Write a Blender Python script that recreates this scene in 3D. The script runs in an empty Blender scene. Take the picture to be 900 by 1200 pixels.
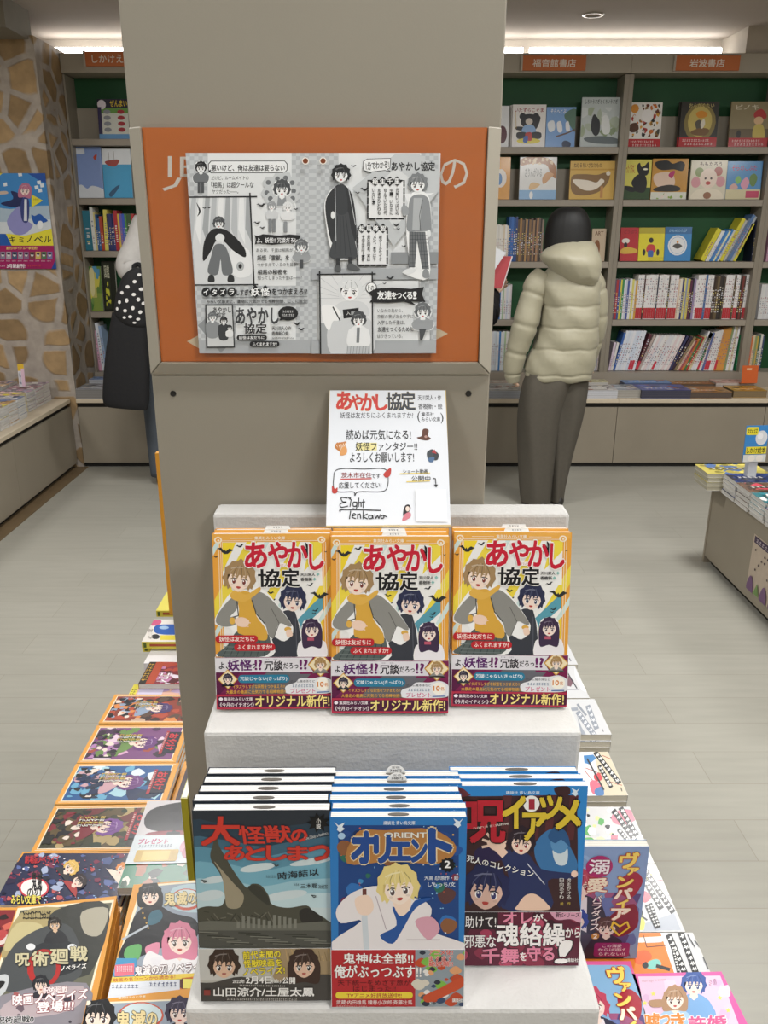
import bpy, bmesh, math, random
import numpy as np
from mathutils import Vector, Matrix
random.seed(7)
SC = bpy.context.scene
COL = SC.collection
PI = math.pi
# ------------------------------------------------------------------ camera
FPX, CX, CY, PITCH, CAMH = 967.0, 440.0, 600.0, math.radians(19.1), 1.487
cd = bpy.data.cameras.new('camera'); cam = bpy.data.objects.new('camera', cd); COL.objects.link(cam)
cd.sensor_fit = 'VERTICAL'; cd.sensor_height = 36.0; cd.lens = FPX / 1200 * 36.0
cd.shift_x = (450 - CX) / 1200.0
cd.clip_start = 0.05
cam.location = (0, 0, CAMH); cam.rotation_euler = (PI / 2 - PITCH, 0, 0)
SC.camera = cam
# ------------------------------------------------------------------ world, lamps, exposure
SC.view_settings.view_transform = 'Standard'; SC.view_settings.look = 'None'
SC.view_settings.gamma = 1.0; SC.view_settings.use_curve_mapping = False
SC.view_settings.exposure = 0.0
w = bpy.data.worlds.new('shop_world'); SC.world = w; w.use_nodes = True
w.node_tree.nodes['Background'].inputs[0].default_value = (0.93, 0.97, 1.0, 1)
w.node_tree.nodes['Background'].inputs[1].default_value = 0.13
def area(name, loc, size, power, rot=(0, 0, 0), col=(1, 0.99, 0.97), sy=None, spread=180):
    l = bpy.data.lights.new(name, 'AREA'); l.energy = power; l.color = col
    l.shape = 'RECTANGLE' if sy else 'SQUARE'; l.size = size
    if sy: l.size_y = sy
    l.spread = math.radians(spread)
    o = bpy.data.objects.new(name, l); COL.objects.link(o); o.location = loc; o.rotation_euler = rot
    return o
CEIL = 2.62
LAMPS = []
# rows of recessed ceiling lamps of the shop
for (x, y, p) in ((-1.3, -1.0, 26), (1.1, -1.0, 30), (-1.5, 1.0, 26), (1.6, 1.0, 34), (-0.9, 3.1, 34), (1.4, 3.1, 40), (-2.9, 3.1, 26), (3.2, 3.1, 30), (3.3, 0.6, 24),
                  (0.0, -2.6, 26), (.3, .36, 10)):
    sz = 0.2 if p == 10 else 0.5
    area('ceiling_lamp', (x, y, CEIL - 0.02), sz, p, sy=sz)
# ------------------------------------------------------------------ pixel <-> place helpers (used to measure positions off the photograph)
CT, ST = math.cos(PITCH), math.sin(PITCH)
EYE = np.array([0, 0, CAMH])
def ray(px, py):
    x = (px - CX) / FPX; u = -(py - CY) / FPX
    return np.array([x, CT + u * ST, -ST + u * CT])
def on_h(px, py, h):
    d = ray(px, py); return EYE + d * ((h - CAMH) / d[2])
def on_y(px, py, y):
    d = ray(px, py); return EYE + d * (y / d[1])
def on_x(px, py, x):
    d = ray(px, py); return EYE + d * (x / d[0])
def proj(p):
    v = np.array(p, float) - EYE
    z = v[1] * CT - v[2] * ST; u = v[1] * ST + v[2] * CT
    return (CX + FPX * v[0] / z, CY - FPX * u / z)
# ------------------------------------------------------------------ colours
def lin(c):
    c = c / 255.0
    return c / 12.92 if c <= 0.04045 else ((c + 0.055) / 1.055) ** 2.4
_cc = {}
def rgb(h):
    if not isinstance(h, str): return tuple(h)
    if h not in _cc:
        _cc[h] = tuple(lin(int(h[i:i + 2], 16)) for i in (0, 2, 4))
    return _cc[h]
def hexf(r, g, b): return '%02x%02x%02x' % tuple(max(0, min(255, int(v))) for v in (r, g, b))
# ------------------------------------------------------------------ materials (all procedural)
def mat(name, color=None, rough=0.5, coat=0.0, nscale=40, namt=0.08, bump=0.0, bscale=200, emit=None, estr=1, spec=0.5, metal=0.0, coord='Object', sheen=0, gain=1.0):
    m = bpy.data.materials.new(name); m.use_nodes = True
    nt = m.node_tree; b = nt.nodes['Principled BSDF']
    b.inputs['Roughness'].default_value = rough
    b.inputs['Specular IOR Level'].default_value = spec
    b.inputs['Metallic'].default_value = metal
    if coat: b.inputs['Coat Weight'].default_value = coat; b.inputs['Coat Roughness'].default_value = 0.12
    if sheen: b.inputs['Sheen Weight'].default_value = sheen
    tc = nt.nodes.new('ShaderNodeTexCoord')
    n = nt.nodes.new('ShaderNodeTexNoise'); n.inputs['Scale'].default_value = nscale; n.inputs['Detail'].default_value = 4
    nt.links.new(tc.outputs[coord], n.inputs['Vector'])
    mr = nt.nodes.new('ShaderNodeMapRange'); mr.inputs['From Min'].default_value = 0.25; mr.inputs['From Max'].default_value = 0.75
    mr.inputs['To Min'].default_value = gain - namt; mr.inputs['To Max'].default_value = gain + namt
    nt.links.new(n.outputs['Fac'], mr.inputs['Value'])
    vm = nt.nodes.new('ShaderNodeVectorMath'); vm.operation = 'SCALE'
    if color is None:
        at = nt.nodes.new('ShaderNodeAttribute'); at.attribute_name = 'Col'
        nt.links.new(at.outputs['Color'], vm.inputs[0])
    else:
        vm.inputs[0].default_value = rgb(color)
    nt.links.new(mr.outputs[0], vm.inputs['Scale'])
    nt.links.new(vm.outputs[0], b.inputs['Base Color'])
    if bump:
        n2 = nt.nodes.new('ShaderNodeTexNoise'); n2.inputs['Scale'].default_value = bscale; n2.inputs['Detail'].default_value = 3
        nt.links.new(tc.outputs[coord], n2.inputs['Vector'])
        bp = nt.nodes.new('ShaderNodeBump'); bp.inputs['Strength'].default_value = bump; bp.inputs['Distance'].default_value = 0.01
        nt.links.new(n2.outputs['Fac'], bp.inputs['Height']); nt.links.new(bp.outputs[0], b.inputs['Normal'])
    if emit:
        b.inputs['Emission Color'].default_value = (*rgb(emit), 1); b.inputs['Emission Strength'].default_value = estr
    return m
M = {}
M['print'] = mat('printed_cover', None, 0.36, 0.16, 30, 0.02, 0.03, 60, gain=.93, spec=.3)
M['matte'] = mat('printed_paper', None, 0.6, 0, 30, 0.02, gain=.9)
M['sheet'] = mat('comic_paper', None, 0.6, 0, 30, 0.02, gain=1.12)
M['spine'] = mat('printed_spine', None, 0.45, 0, 30, 0.03)
M['pillar'] = mat('beige_laminate', '938d7f', 0.55, 0, 3, 0.03, 0.02, 500)
M['frame'] = mat('beige_frame', 'a49e90', 0.5, 0, 8, 0.03)
M['orange'] = mat('orange_board', 'c0641c', 0.4, 0.15, 5, 0.06)
M['white'] = mat('white_display_board', 'cbcac7', 0.75, 0, 60, 0.03, 0.15, 300)
M['fascia'] = mat('shelf_laminate', 'a39b8c', 0.5, 0, 5, 0.03)
M['shelf'] = mat('shelf_edge', '9a9184', 0.5, 0, 5, 0.04)
M['cabinet'] = mat('cabinet_laminate', '938a7a', 0.45, 0, 5, 0.04)
M['green'] = mat('green_back_board', '0b4a24', 0.6, 0, 8, 0.08)
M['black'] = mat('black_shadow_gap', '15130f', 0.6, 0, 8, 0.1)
M['panelside'] = mat('beige_shelf_side', '8d8577', 0.5, 0, 5, 0.04)
M['ceiling'] = mat('ceiling_board', 'aca297', 0.9, 0, 300, 0.05, 0.05, 600)
M['wallp'] = mat('wall_paint', 'b3aa9d', 0.8, 0, 20, 0.04)
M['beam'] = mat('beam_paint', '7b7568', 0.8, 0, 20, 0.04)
M['pages'] = mat('page_edges', 'dedbd3', 0.75, 0, 30, 0.05)
M['counter'] = mat('counter_edge', 'cdbfa8', 0.5, 0, 10, 0.04)
M['jacket'] = mat('cream_quilted_nylon', 'a39e88', 0.5, 0, 30, 0.03, 0.35, 16, sheen=0.1)
M['trousers'] = mat('grey_brown_cloth', '524d44', 0.85, 0, 60, 0.06, 0.2, 20)
M['hair'] = mat('black_hair', '060606', 0.62, 0, 200, 0.2)
M['skin'] = mat('skin', 'd9b49a', 0.55, 0, 30, 0.04)
M['grey_knit'] = mat('pale_grey_cloth', 'bdbab6', 0.9, 0, 30, 0.06, 0.2, 30)
M['blackcloth'] = mat('black_cloth', '131316', 0.8, 0, 60, 0.1, 0.2, 40)
M['jeans'] = mat('blue_grey_denim', '4c535c', 0.85, 0, 200, 0.1)
M['brown'] = mat('brown_leather', '4a2a18', 0.5, 0, 30, 0.1)
M['darkshoe'] = mat('dark_shoe', '2b2826', 0.5, 0, 30, 0.1)
M['lamp'] = mat('lit_tube', 'ffffff', 0.5, 0, 5, 0.0, emit='ffffff', estr=9)
M['metal'] = mat('brushed_metal', 'b9b4aa', 0.3, 0, 40, 0.05, metal=0.9)
M['board'] = mat('white_card', None, 0.6, 0, 30, 0.015, gain=.88)
def film_mat():
    m = bpy.data.materials.new('clear_film'); m.use_nodes = True; nt = m.node_tree; nt.nodes.clear()
    o = nt.nodes.new('ShaderNodeOutputMaterial'); t = nt.nodes.new('ShaderNodeBsdfTransparent'); g = nt.nodes.new('ShaderNodeBsdfGlossy')
    g.inputs['Roughness'].default_value = 0.12; mx = nt.nodes.new('ShaderNodeMixShader'); n = nt.nodes.new('ShaderNodeTexNoise'); n.inputs['Scale'].default_value = 6
    mr = nt.nodes.new('ShaderNodeMapRange'); mr.inputs['To Min'].default_value = 0.02; mr.inputs['To Max'].default_value = 0.07
    nt.links.new(n.outputs['Fac'], mr.inputs['Value']); nt.links.new(mr.outputs[0], mx.inputs[0])
    nt.links.new(t.outputs[0], mx.inputs[1]); nt.links.new(g.outputs[0], mx.inputs[2]); nt.links.new(mx.outputs[0], o.inputs[0])
    return m
M['film'] = film_mat()
def floor_mat():
    m = bpy.data.materials.new('vinyl_plank_floor'); m.use_nodes = True; nt = m.node_tree; b = nt.nodes['Principled BSDF']
    tc = nt.nodes.new('ShaderNodeTexCoord'); br = nt.nodes.new('ShaderNodeTexBrick')
    br.inputs['Scale'].default_value = 1; br.inputs['Brick Width'].default_value = 0.95; br.inputs['Row Height'].default_value = 0.15
    br.inputs['Mortar Size'].default_value = 0.0012; br.inputs['Mortar Smooth'].default_value = 0.3; br.offset = 0.37; br.inputs['Bias'].default_value = 0
    br.inputs['Color1'].default_value = (*rgb('9f9d93'), 1); br.inputs['Color2'].default_value = (*rgb('a4a298'), 1); br.inputs['Mortar'].default_value = (*rgb('918d81'), 1)
    nt.links.new(tc.outputs['Object'], br.inputs['Vector'])
    mp = nt.nodes.new('ShaderNodeMapping'); mp.inputs['Scale'].default_value = (1.5, 12, 1)
    n = nt.nodes.new('ShaderNodeTexNoise'); n.inputs['Scale'].default_value = 3; n.inputs['Detail'].default_value = 6
    nt.links.new(tc.outputs['Object'], mp.inputs[0]); nt.links.new(mp.outputs[0], n.inputs['Vector'])
    mr = nt.nodes.new('ShaderNodeMapRange'); mr.inputs['From Min'].default_value = 0.3; mr.inputs['From Max'].default_value = 0.7; mr.inputs['To Min'].default_value = 0.95; mr.inputs['To Max'].default_value = 1.05
    nt.links.new(n.outputs['Fac'], mr.inputs['Value'])
    vm = nt.nodes.new('ShaderNodeVectorMath'); vm.operation = 'SCALE'; nt.links.new(br.outputs['Color'], vm.inputs[0]); nt.links.new(mr.outputs[0], vm.inputs['Scale'])
    nt.links.new(vm.outputs[0], b.inputs['Base Color']); b.inputs['Roughness'].default_value = 0.33
    return m
M['floor'] = floor_mat()
def stone_mat():
    m = bpy.data.materials.new('rubble_stone_paper'); m.use_nodes = True; nt = m.node_tree; b = nt.nodes['Principled BSDF']
    L = nt.links.new
    tc = nt.nodes.new('ShaderNodeTexCoord')
    mp = nt.nodes.new('ShaderNodeMapping'); mp.inputs['Scale'].default_value = (6.0, 6.0, 7.0)
    nz = nt.nodes.new('ShaderNodeTexNoise'); nz.inputs['Scale'].default_value = 9; nz.inputs['Detail'].default_value = 4
    L(tc.outputs['Object'], nz.inputs['Vector']); L(tc.outputs['Object'], mp.inputs[0])
    mixv = nt.nodes.new('ShaderNodeMix'); mixv.data_type = 'VECTOR'; mixv.inputs[0].default_value = 0.12
    L(mp.outputs[0], mixv.inputs[4]); L(nz.outputs['Color'], mixv.inputs[5])
    v = nt.nodes.new('ShaderNodeTexVoronoi'); v.feature = 'DISTANCE_TO_EDGE'; v.inputs['Randomness'].default_value = 0.75; v.inputs['Scale'].default_value = 1
    v2 = nt.nodes.new('ShaderNodeTexVoronoi'); v2.feature = 'F1'; v2.inputs['Randomness'].default_value = 0.75; v2.inputs['Scale'].default_value = 1
    L(mixv.outputs[1], v.inputs['Vector']); L(mixv.outputs[1], v2.inputs['Vector'])
    r = nt.nodes.new('ShaderNodeMapRange'); r.inputs['From Min'].default_value = 0.075; r.inputs['From Max'].default_value = 0.125
    L(v.outputs['Distance'], r.inputs['Value'])
    r2 = nt.nodes.new('ShaderNodeMapRange'); r2.inputs['From Min'].default_value = 0.68; r2.inputs['From Max'].default_value = 0.6; L(v2.outputs['Distance'], r2.inputs['Value'])
    mn = nt.nodes.new('ShaderNodeMath'); mn.operation = 'MINIMUM'; L(r.outputs[0], mn.inputs[0]); L(r2.outputs[0], mn.inputs[1])
    cr = nt.nodes.new('ShaderNodeValToRGB'); e = cr.color_ramp.elements
    e[0].color = (*rgb('88704f'), 1); e[1].color = (*rgb('ae9169'), 1)
    sep = nt.nodes.new('ShaderNodeSeparateColor'); L(v2.outputs['Color'], sep.inputs[0]); L(sep.outputs[0], cr.inputs[0])
    n3 = nt.nodes.new('ShaderNodeTexNoise'); n3.inputs['Scale'].default_value = 14; n3.inputs['Detail'].default_value = 5; L(tc.outputs['Object'], n3.inputs['Vector'])
    mr = nt.nodes.new('ShaderNodeMapRange'); mr.inputs['From Min'].default_value = 0.3; mr.inputs['From Max'].default_value = 0.7; mr.inputs['To Min'].default_value = 0.78; mr.inputs['To Max'].default_value = 1.15; L(n3.outputs['Fac'], mr.inputs['Value'])
    mx = nt.nodes.new('ShaderNodeMix'); mx.data_type = 'RGBA'; mx.inputs[6].default_value = (*rgb('a89e93'), 1)
    L(mn.outputs[0], mx.inputs[0]); L(cr.outputs[0], mx.inputs[7])
    vm = nt.nodes.new('ShaderNodeVectorMath'); vm.operation = 'SCALE'; L(mx.outputs[2], vm.inputs[0]); L(mr.outputs[0], vm.inputs['Scale'])
    L(vm.outputs[0], b.inputs['Base Color']); b.inputs['Roughness'].default_value = 0.8
    bp = nt.nodes.new('ShaderNodeBump'); bp.inputs['Strength'].default_value = 0.4; bp.inputs['Distance'].default_value = 0.02; L(mn.outputs[0], bp.inputs['Height']); L(bp.outputs[0], b.inputs['Normal'])
    return m
M['stone'] = stone_mat()
def pages_mat():
    m = M['pages']; nt = m.node_tree; b = nt.nodes['Principled BSDF']; 
    return m
# ------------------------------------------------------------------ mesh builder
class MB:
    def __init__(s): s.v = []; s.f = []; s.c = []; s.m = []; s.smooth = False
    def add(s, vs, fs, col='ffffff', mi=0):
        o = len(s.v); s.v.extend([tuple(float(x) for x in p) for p in vs]); c = rgb(col)
        for f in fs: s.f.append(tuple(i + o for i in f)); s.c.append(c); s.m.append(mi)
    def box(s, x0, x1, y0, y1, z0, z1, col='ffffff', mi=0):
        s.add([(x0, y0, z0), (x1, y0, z0), (x1, y1, z0), (x0, y1, z0), (x0, y0, z1), (x1, y0, z1), (x1, y1, z1), (x0, y1, z1)],
              [(0, 3, 2, 1), (4, 5, 6, 7), (0, 1, 5, 4), (1, 2, 6, 5), (2, 3, 7, 6), (3, 0, 4, 7)], col, mi)
    def prism(s, pts, x0, x1, col='ffffff', mi=0):   # outline in (y,z) pulled along x
        n = len(pts)
        s.add([(x0, p[0], p[1]) for p in pts] + [(x1, p[0], p[1]) for p in pts],
              [tuple(range(n))[::-1], tuple(range(n, 2 * n))] + [(i, (i + 1) % n, n + (i + 1) % n, n + i) for i in range(n)], col, mi)
    def loft(s, rings, col='ffffff', mi=0, cap=True):
        n = len(rings[0]); vs = [p for r in rings for p in r]; fs = []
        for k in range(len(rings) - 1):
            for i in range(n):
                fs.append((k * n + i, k * n + (i + 1) % n, (k + 1) * n + (i + 1) % n, (k + 1) * n + i))
        if cap: fs.append(tuple(range(n))[::-1]); fs.append(tuple(range((len(rings) - 1) * n, len(rings) * n)))
        s.add(vs, fs, col, mi)
    def tube(s, pts, radii, n=10, col='ffffff', flat=1.0, sub=4, mi=0, bulge=None):
        P, R = crs([(*p, r) for p, r in zip(pts, radii)], sub)
        rings = []; up = Vector((0.3, -1, 0.1)).normalized()
        for k in range(len(P)):
            t = Vector(P[min(k + 1, len(P) - 1)]) - Vector(P[max(k - 1, 0)]); t.normalize()
            a = t.cross(up); a.normalize(); b = a.cross(t)
            r = R[k] * (bulge(k / (len(P) - 1)) if bulge else 1)
            rings.append([tuple(Vector(P[k]) + a * (r * math.cos(2 * PI * i / n)) + b * (r * flat * math.sin(2 * PI * i / n))) for i in range(n)])
        s.loft(rings, col, mi)
    def build(s, name, material, parent=None, smooth=False, bevel=0):
        me = bpy.data.meshes.new(name); me.from_pydata(s.v, [], s.f)
        mats = material if isinstance(material, (list, tuple)) else [material]
        for m_ in mats: me.materials.append(m_)
        if len(mats) > 1: me.polygons.foreach_set('material_index', s.m)
        at = me.color_attributes.new('Col', 'FLOAT_COLOR', 'CORNER')
        lt = np.zeros(len(me.polygons), int); me.polygons.foreach_get('loop_total', lt)
        cols = np.repeat(np.array([(*c, 1.0) for c in s.c], np.float32), lt, axis=0)
        at.data.foreach_set('color', cols.ravel())
        if smooth: me.polygons.foreach_set('use_smooth', [True] * len(me.polygons))
        me.update()
        o = bpy.data.objects.new(name, me); COL.objects.link(o)
        if parent: o.parent = parent
        if bevel:
            bm = o.modifiers.new('bevel', 'BEVEL'); bm.width = bevel; bm.segments = 2; bm.limit_method = 'ANGLE'
        return o
def crs(pts, sub):
    pts = [np.array(p, float) for p in pts]; out = []
    n = len(pts)
    for i in range(n - 1):
        p0, p1, p2, p3 = pts[max(i - 1, 0)], pts[i], pts[i + 1], pts[min(i + 2, n - 1)]
        for k in range(sub):
            t = k / sub
            out.append(0.5 * ((2 * p1) + (-p0 + p2) * t + (2 * p0 - 5 * p1 + 4 * p2 - p3) * t * t + (-p0 + 3 * p1 - 3 * p2 + p3) * t ** 3))
    out.append(pts[-1])
    return [tuple(o[:3]) for o in out], [float(o[3]) for o in out]
def closed_spline(pts, sub=5):
    pts = [np.array(p, float) for p in pts]; n = len(pts); out = []
    for i in range(n):
        p0, p1, p2, p3 = pts[i - 1], pts[i], pts[(i + 1) % n], pts[(i + 2) % n]
        for k in range(sub):
            t = k / sub
            out.append(0.5 * ((2 * p1) + (-p0 + p2) * t + (2 * p0 - 5 * p1 + 4 * p2 - p3) * t * t + (-p0 + 3 * p1 - 3 * p2 + p3) * t ** 3))
    return [tuple(o) for o in out]
# ------------------------------------------------------------------ objects, tags
def tag(o, label=None, cat=None, group=None, kind=None):
    if label: o['label'] = label
    if cat: o['category'] = cat
    if group: o['group'] = group
    if kind: o['kind'] = kind
    return o
def empty(name, loc=(0, 0, 0), rot=(0, 0, 0)):
    o = bpy.data.objects.new(name, None); COL.objects.link(o); o.location = [float(v) for v in loc]; o.rotation_euler = rot; o.empty_display_size = 0.05
    return o
def dup(root, loc, rot=None, label=None, group=None):
    def cp(o, par):
        c = o.copy(); COL.objects.link(c); c.parent = par
        for ch in o.children: cp(ch, c)
        return c
    r = cp(root, None); r.location = [float(v) for v in loc]
    if rot is not None: r.rotation_euler = rot
    if label: r['label'] = label
    if group: r['group'] = group
    return r
ORD = ['', 'first', 'second', 'third', 'fourth', 'fifth', 'sixth', 'seventh', 'eighth', 'ninth', 'tenth', 'eleventh', 'twelfth', 'thirteenth', 'fourteenth', 'fifteenth', 'sixteenth', 'seventeenth', 'eighteenth', 'nineteenth']
def ordw(n):
    if n < 20: return ORD[n]
    t = ['', '', 'twent', 'thirt', 'fort', 'fift', 'sixt', 'sevent', 'eight', 'ninet'][n // 10]
    return t + 'ieth' if n % 10 == 0 else t + 'y-' + ORD[n % 10]
# ------------------------------------------------------------------ lettering (mesh glyphs)
_tx = {}
def glyphs(s, off=0.0):
    k = (s, off)
    if k not in _tx:
        c = bpy.data.curves.new('lettering', 'FONT'); c.body = s; c.resolution_u = 2; c.offset = off
        o = bpy.data.objects.new('lettering', c); COL.objects.link(o)
        dg = bpy.context.evaluated_depsgraph_get(); dg.update()
        e = o.evaluated_get(dg); me = e.to_mesh()
        vs = np.array([v.co[:2] for v in me.vertices]).reshape(-1, 2); fs = [tuple(p.vertices) for p in me.polygons]
        e.to_mesh_clear(); bpy.data.objects.remove(o); bpy.data.curves.remove(c)
        _tx[k] = (vs, fs)
    return _tx[k]
# ------------------------------------------------------------------ flat artwork on a rectangle
def homog(src, dst):
    A = []
    for (x, y), (u, v) in zip(src, dst):
        A.append([x, y, 1, 0, 0, 0, -u * x, -u * y, -u]); A.append([0, 0, 0, x, y, 1, -v * x, -v * y, -v])
    return np.linalg.svd(np.array(A))[2][-1].reshape(3, 3)
def clip(poly, x0, x1, y0, y1):
    def cut(ps, ins, itx):
        out = []
        for i in range(len(ps)):
            a, b = ps[i - 1], ps[i]
            if ins(b):
                if not ins(a): out.append(itx(a, b))
                out.append(b)
            elif ins(a): out.append(itx(a, b))
        return out
    def ix(c): return lambda a, b: (c, a[1] + (b[1] - a[1]) * (c - a[0]) / (b[0] - a[0]))
    def iy(c): return lambda a, b: (a[0] + (b[0] - a[0]) * (c - a[1]) / (b[1] - a[1]), c)
    for ins, itx in ((lambda p: p[0] >= x0, ix(x0)), (lambda p: p[0] <= x1, ix(x1)), (lambda p: p[1] >= y0, iy(y0)), (lambda p: p[1] <= y1, iy(y1))):
        poly = cut(poly, ins, itx)
        if len(poly) < 3: return []
    return poly
class Art:
    """prints shapes and lettering on the rectangle (-W/2..W/2, 0..H); drawing coordinates run over the four given corners"""
    def __init__(s, mb, W, H, corners=None, z=0.00004, dz=0.000005):
        s.mb, s.W, s.H, s.z, s.dz = mb, W, H, z, dz
        s.clipbox = (-W / 2, W / 2, 0, H)
        s.corners(corners or [(0, 0), (100, 0), (100, 100), (0, 100)]); s.v(0, 0, 1)
    def corners(s, q): s.Hm = homog(q, [(-s.W / 2, s.H), (s.W / 2, s.H), (s.W / 2, 0), (-s.W / 2, 0)])
    def v(s, ox, oy, k): s.ox, s.oy, s.k = ox, oy, k; return s
    def t(s, pts):
        p = np.array(pts, float).reshape(-1, 2) / s.k + np.array([s.ox, s.oy])
        q = np.c_[p, np.ones(len(p))] @ s.Hm.T
        return q[:, :2] / q[:, 2:3]
    def poly(s, pts, col):
        q = clip([tuple(p) for p in s.t(pts)], *s.clipbox)
        if len(q) < 3: return
        s.z += s.dz
        ar = sum(q[i - 1][0] * q[i][1] - q[i][0] * q[i - 1][1] for i in range(len(q)))
        if ar < 0: q = q[::-1]
        s.mb.add([(x, y, s.z) for x, y in q], [tuple(range(len(q)))], col)
    def blob(s, pts, col, sub=4): s.poly(closed_spline(pts, sub), col)
    def rect(s, x0, y0, x1, y1, col): s.poly([(x0, y0), (x1, y0), (x1, y1), (x0, y1)], col)
    def rr(s, x0, y0, x1, y1, r, col):
        p = []
        for cx, cy, a0 in ((x1 - r, y0 + r, -90), (x1 - r, y1 - r, 0), (x0 + r, y1 - r, 90), (x0 + r, y0 + r, 180)):
            for k in range(5): a = math.radians(a0 + k * 22.5); p.append((cx + r * math.cos(a), cy + r * math.sin(a)))
        s.poly(p, col)
    def ell(s, cx, cy, rx, ry, col, rot=0, n=18):
        c, sn = math.cos(rot), math.sin(rot)
        s.poly([(cx + rx * math.cos(a) * c - ry * math.sin(a) * sn, cy + rx * math.cos(a) * sn + ry * math.sin(a) * c) for a in [2 * PI * i / n for i in range(n)]], col)
    def line(s, pts, w, col):
        z0 = s.z + s.dz; s.z += s.dz * 2; par = 0
        for a, b in zip(pts, pts[1:]):
            par ^= 1
            dx, dy = b[0] - a[0], b[1] - a[1]; L = math.hypot(dx, dy) or 1
            nx, ny = -dy / L * w / 2, dx / L * w / 2; ex, ey = dx / L * w * .3, dy / L * w * .3
            q = clip([tuple(p) for p in s.t([(a[0] + nx - ex, a[1] + ny - ey), (b[0] + nx + ex, b[1] + ny + ey), (b[0] - nx + ex, b[1] - ny + ey), (a[0] - nx - ex, a[1] - ny - ey)])], *s.clipbox)
            if len(q) < 3: continue
            ar = sum(q[i - 1][0] * q[i][1] - q[i][0] * q[i - 1][1] for i in range(len(q)))
            s.mb.add([(x, y, z0 + par * s.dz) for x, y in (q if ar > 0 else q[::-1])], [tuple(range(len(q)))], col)
    def frame(s, x0, y0, x1, y1, w, col): s.line([(x0, y0), (x1, y0), (x1, y1), (x0, y1), (x0, y0)], w, col)
    def text(s, st, box, col, off=0.0, outline=None, oo=0.05, shear=0):
        """box = (x0,y0,x1,y1) or four corner points TL TR BR BL"""
        q = [(box[0], box[1]), (box[2], box[1]), (box[2], box[3]), (box[0], box[3])] if len(box) == 4 and not isinstance(box[0], tuple) else list(box)
        base = glyphs(st, 0.0)[0]
        if len(base) == 0: return
        mn, mx = base.min(0), base.max(0); sz = np.maximum(mx - mn, 1e-6)
        Q = np.array(q, float)
        todo = ([(outline, oo)] if outline else []) + [(col, off)]
        vs, fs = glyphs(st, 0.0); zz = s.z + s.dz; s.z += s.dz * 1.5
        for c, of in todo:
            sh = [(0, 0)] if of <= 0.004 else [(of * .8 * math.cos(k * PI / 2 + .785), of * .8 * math.sin(k * PI / 2 + .785)) for k in range(4)] if of < .07 else [(of * .8 * math.cos(k * PI / 4), of * .8 * math.sin(k * PI / 4)) for k in range(8)] + [(of * .35 * math.cos(k * PI), 0) for k in range(2)]
            for dx, dy in sh:
                zz += 0.000005
                u = (vs + np.array([dx, dy]) - mn) / sz; uu, vv = u[:, 0:1], 1 - u[:, 1:2]
                if shear: uu = uu + (0.5 - vv) * shear
                P = (1 - uu) * (1 - vv) * Q[0] + uu * (1 - vv) * Q[1] + uu * vv * Q[2] + (1 - uu) * vv * Q[3]
                L = s.t(P); L[:, 0] = np.clip(L[:, 0], s.clipbox[0], s.clipbox[1]); L[:, 1] = np.clip(L[:, 1], s.clipbox[2], s.clipbox[3])
                s.mb.add([(x, y, zz) for x, y in L], fs, c)
    def vtext(s, st, x, y0, y1, w, col, off=0.0, outline=None, oo=0.05, dx=0):
        n = len(st); h = (y1 - y0) / n
        for i, ch in enumerate(st):
            if ch in '、。,': b = (x + w * .15, y0 + i * h + h * .05, x + w * .45, y0 + i * h + h * .35)
            elif ch in 'ー―…': 
                s.line([(x + dx * i, y0 + i * h + h * .1), (x + dx * i, y0 + i * h + h * .9)], w * .14, col); continue
            elif ch in 'ァィゥェォッャュョっゃゅょ': b = (x - w * .3 + dx * i, y0 + i * h + h * .2, x + w * .4 + dx * i, y0 + i * h + h * .85)
            else: b = (x - w / 2 + dx * i, y0 + i * h + h * .04, x + w / 2 + dx * i, y0 + i * h + h * .94)
            s.text(ch, b, col, off, outline, oo)
    def marks(s, x0, y0, x1, y1, col, n=None, bold=.6, seed=1):
        """a row of small illegible letter marks"""
        r = random.Random(seed); n = n or max(3, int((x1 - x0) / max(abs(y1 - y0), 1e-3))); w = (x1 - x0) / n; h = y1 - y0
        for i in range(n):
            x = x0 + i * w
            s.line([(x + w * .15, y0 + h * r.uniform(.1, .5)), (x + w * .8, y0 + h * r.uniform(.1, .5))], h * .2 * bold, col)
            s.line([(x + w * r.uniform(.3, .6), y0), (x + w * r.uniform(.3, .6), y1)], w * .22 * bold, col)
            s.line([(x + w * .15, y1 - h * .12), (x + w * .8, y1 - h * r.uniform(.05, .3))], h * .2 * bold, col)
    def fig(s, cx, cy, r, hair, coat, skin='f1d6c3', inner=None, H=3.4, eye='4a3030', mouth='b4423c', tilt=0.0, edge=None, long=0, seed=1, lw=2.0):
        """a plain stand-in figure: hair, face, collar and coat in flat colours"""
        c, sn = math.cos(tilt), math.sin(tilt)
        def T(ps): return [(cx + r * (x * c - y * sn), cy + r * (x * sn + y * c)) for x, y in ps]
        rnd = random.Random(seed)
        body = [(-.35, .8), (-1.2, 1.25), (-1.75, 1.9), (-lw, H), (lw, H), (1.75, 1.9), (1.2, 1.25), (.35, .8)]
        if edge and H > .9: s.blob(T([(x * 1.06, y * 1.02 - (.05 if y < 1 else 0)) for x, y in body]), edge); s.blob(T([(-1.35, -.2), (-1, -1.2), (0, -1.5), (1, -1.2), (1.35, -.2), (1.2, .7), (0, 1.25), (-1.2, .7)]), edge)
        if H > .9:
            s.blob(T(body), coat)
            if inner: s.poly(T([(-.55, 1.0), (.55, 1.0), (.75, H), (-.75, H)]), inner)
            s.poly(T([(-.3, .6), (.3, .6), (.42, 1.15), (0, 1.5), (-.42, 1.15)]), skin)
        if long: s.blob(T([(-1.2, -.5), (-1.35, long * .5), (-1.1, long), (0, long * .9), (1.1, long), (1.35, long * .5), (1.2, -.5), (0, -1.2)]), hair)
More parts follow.
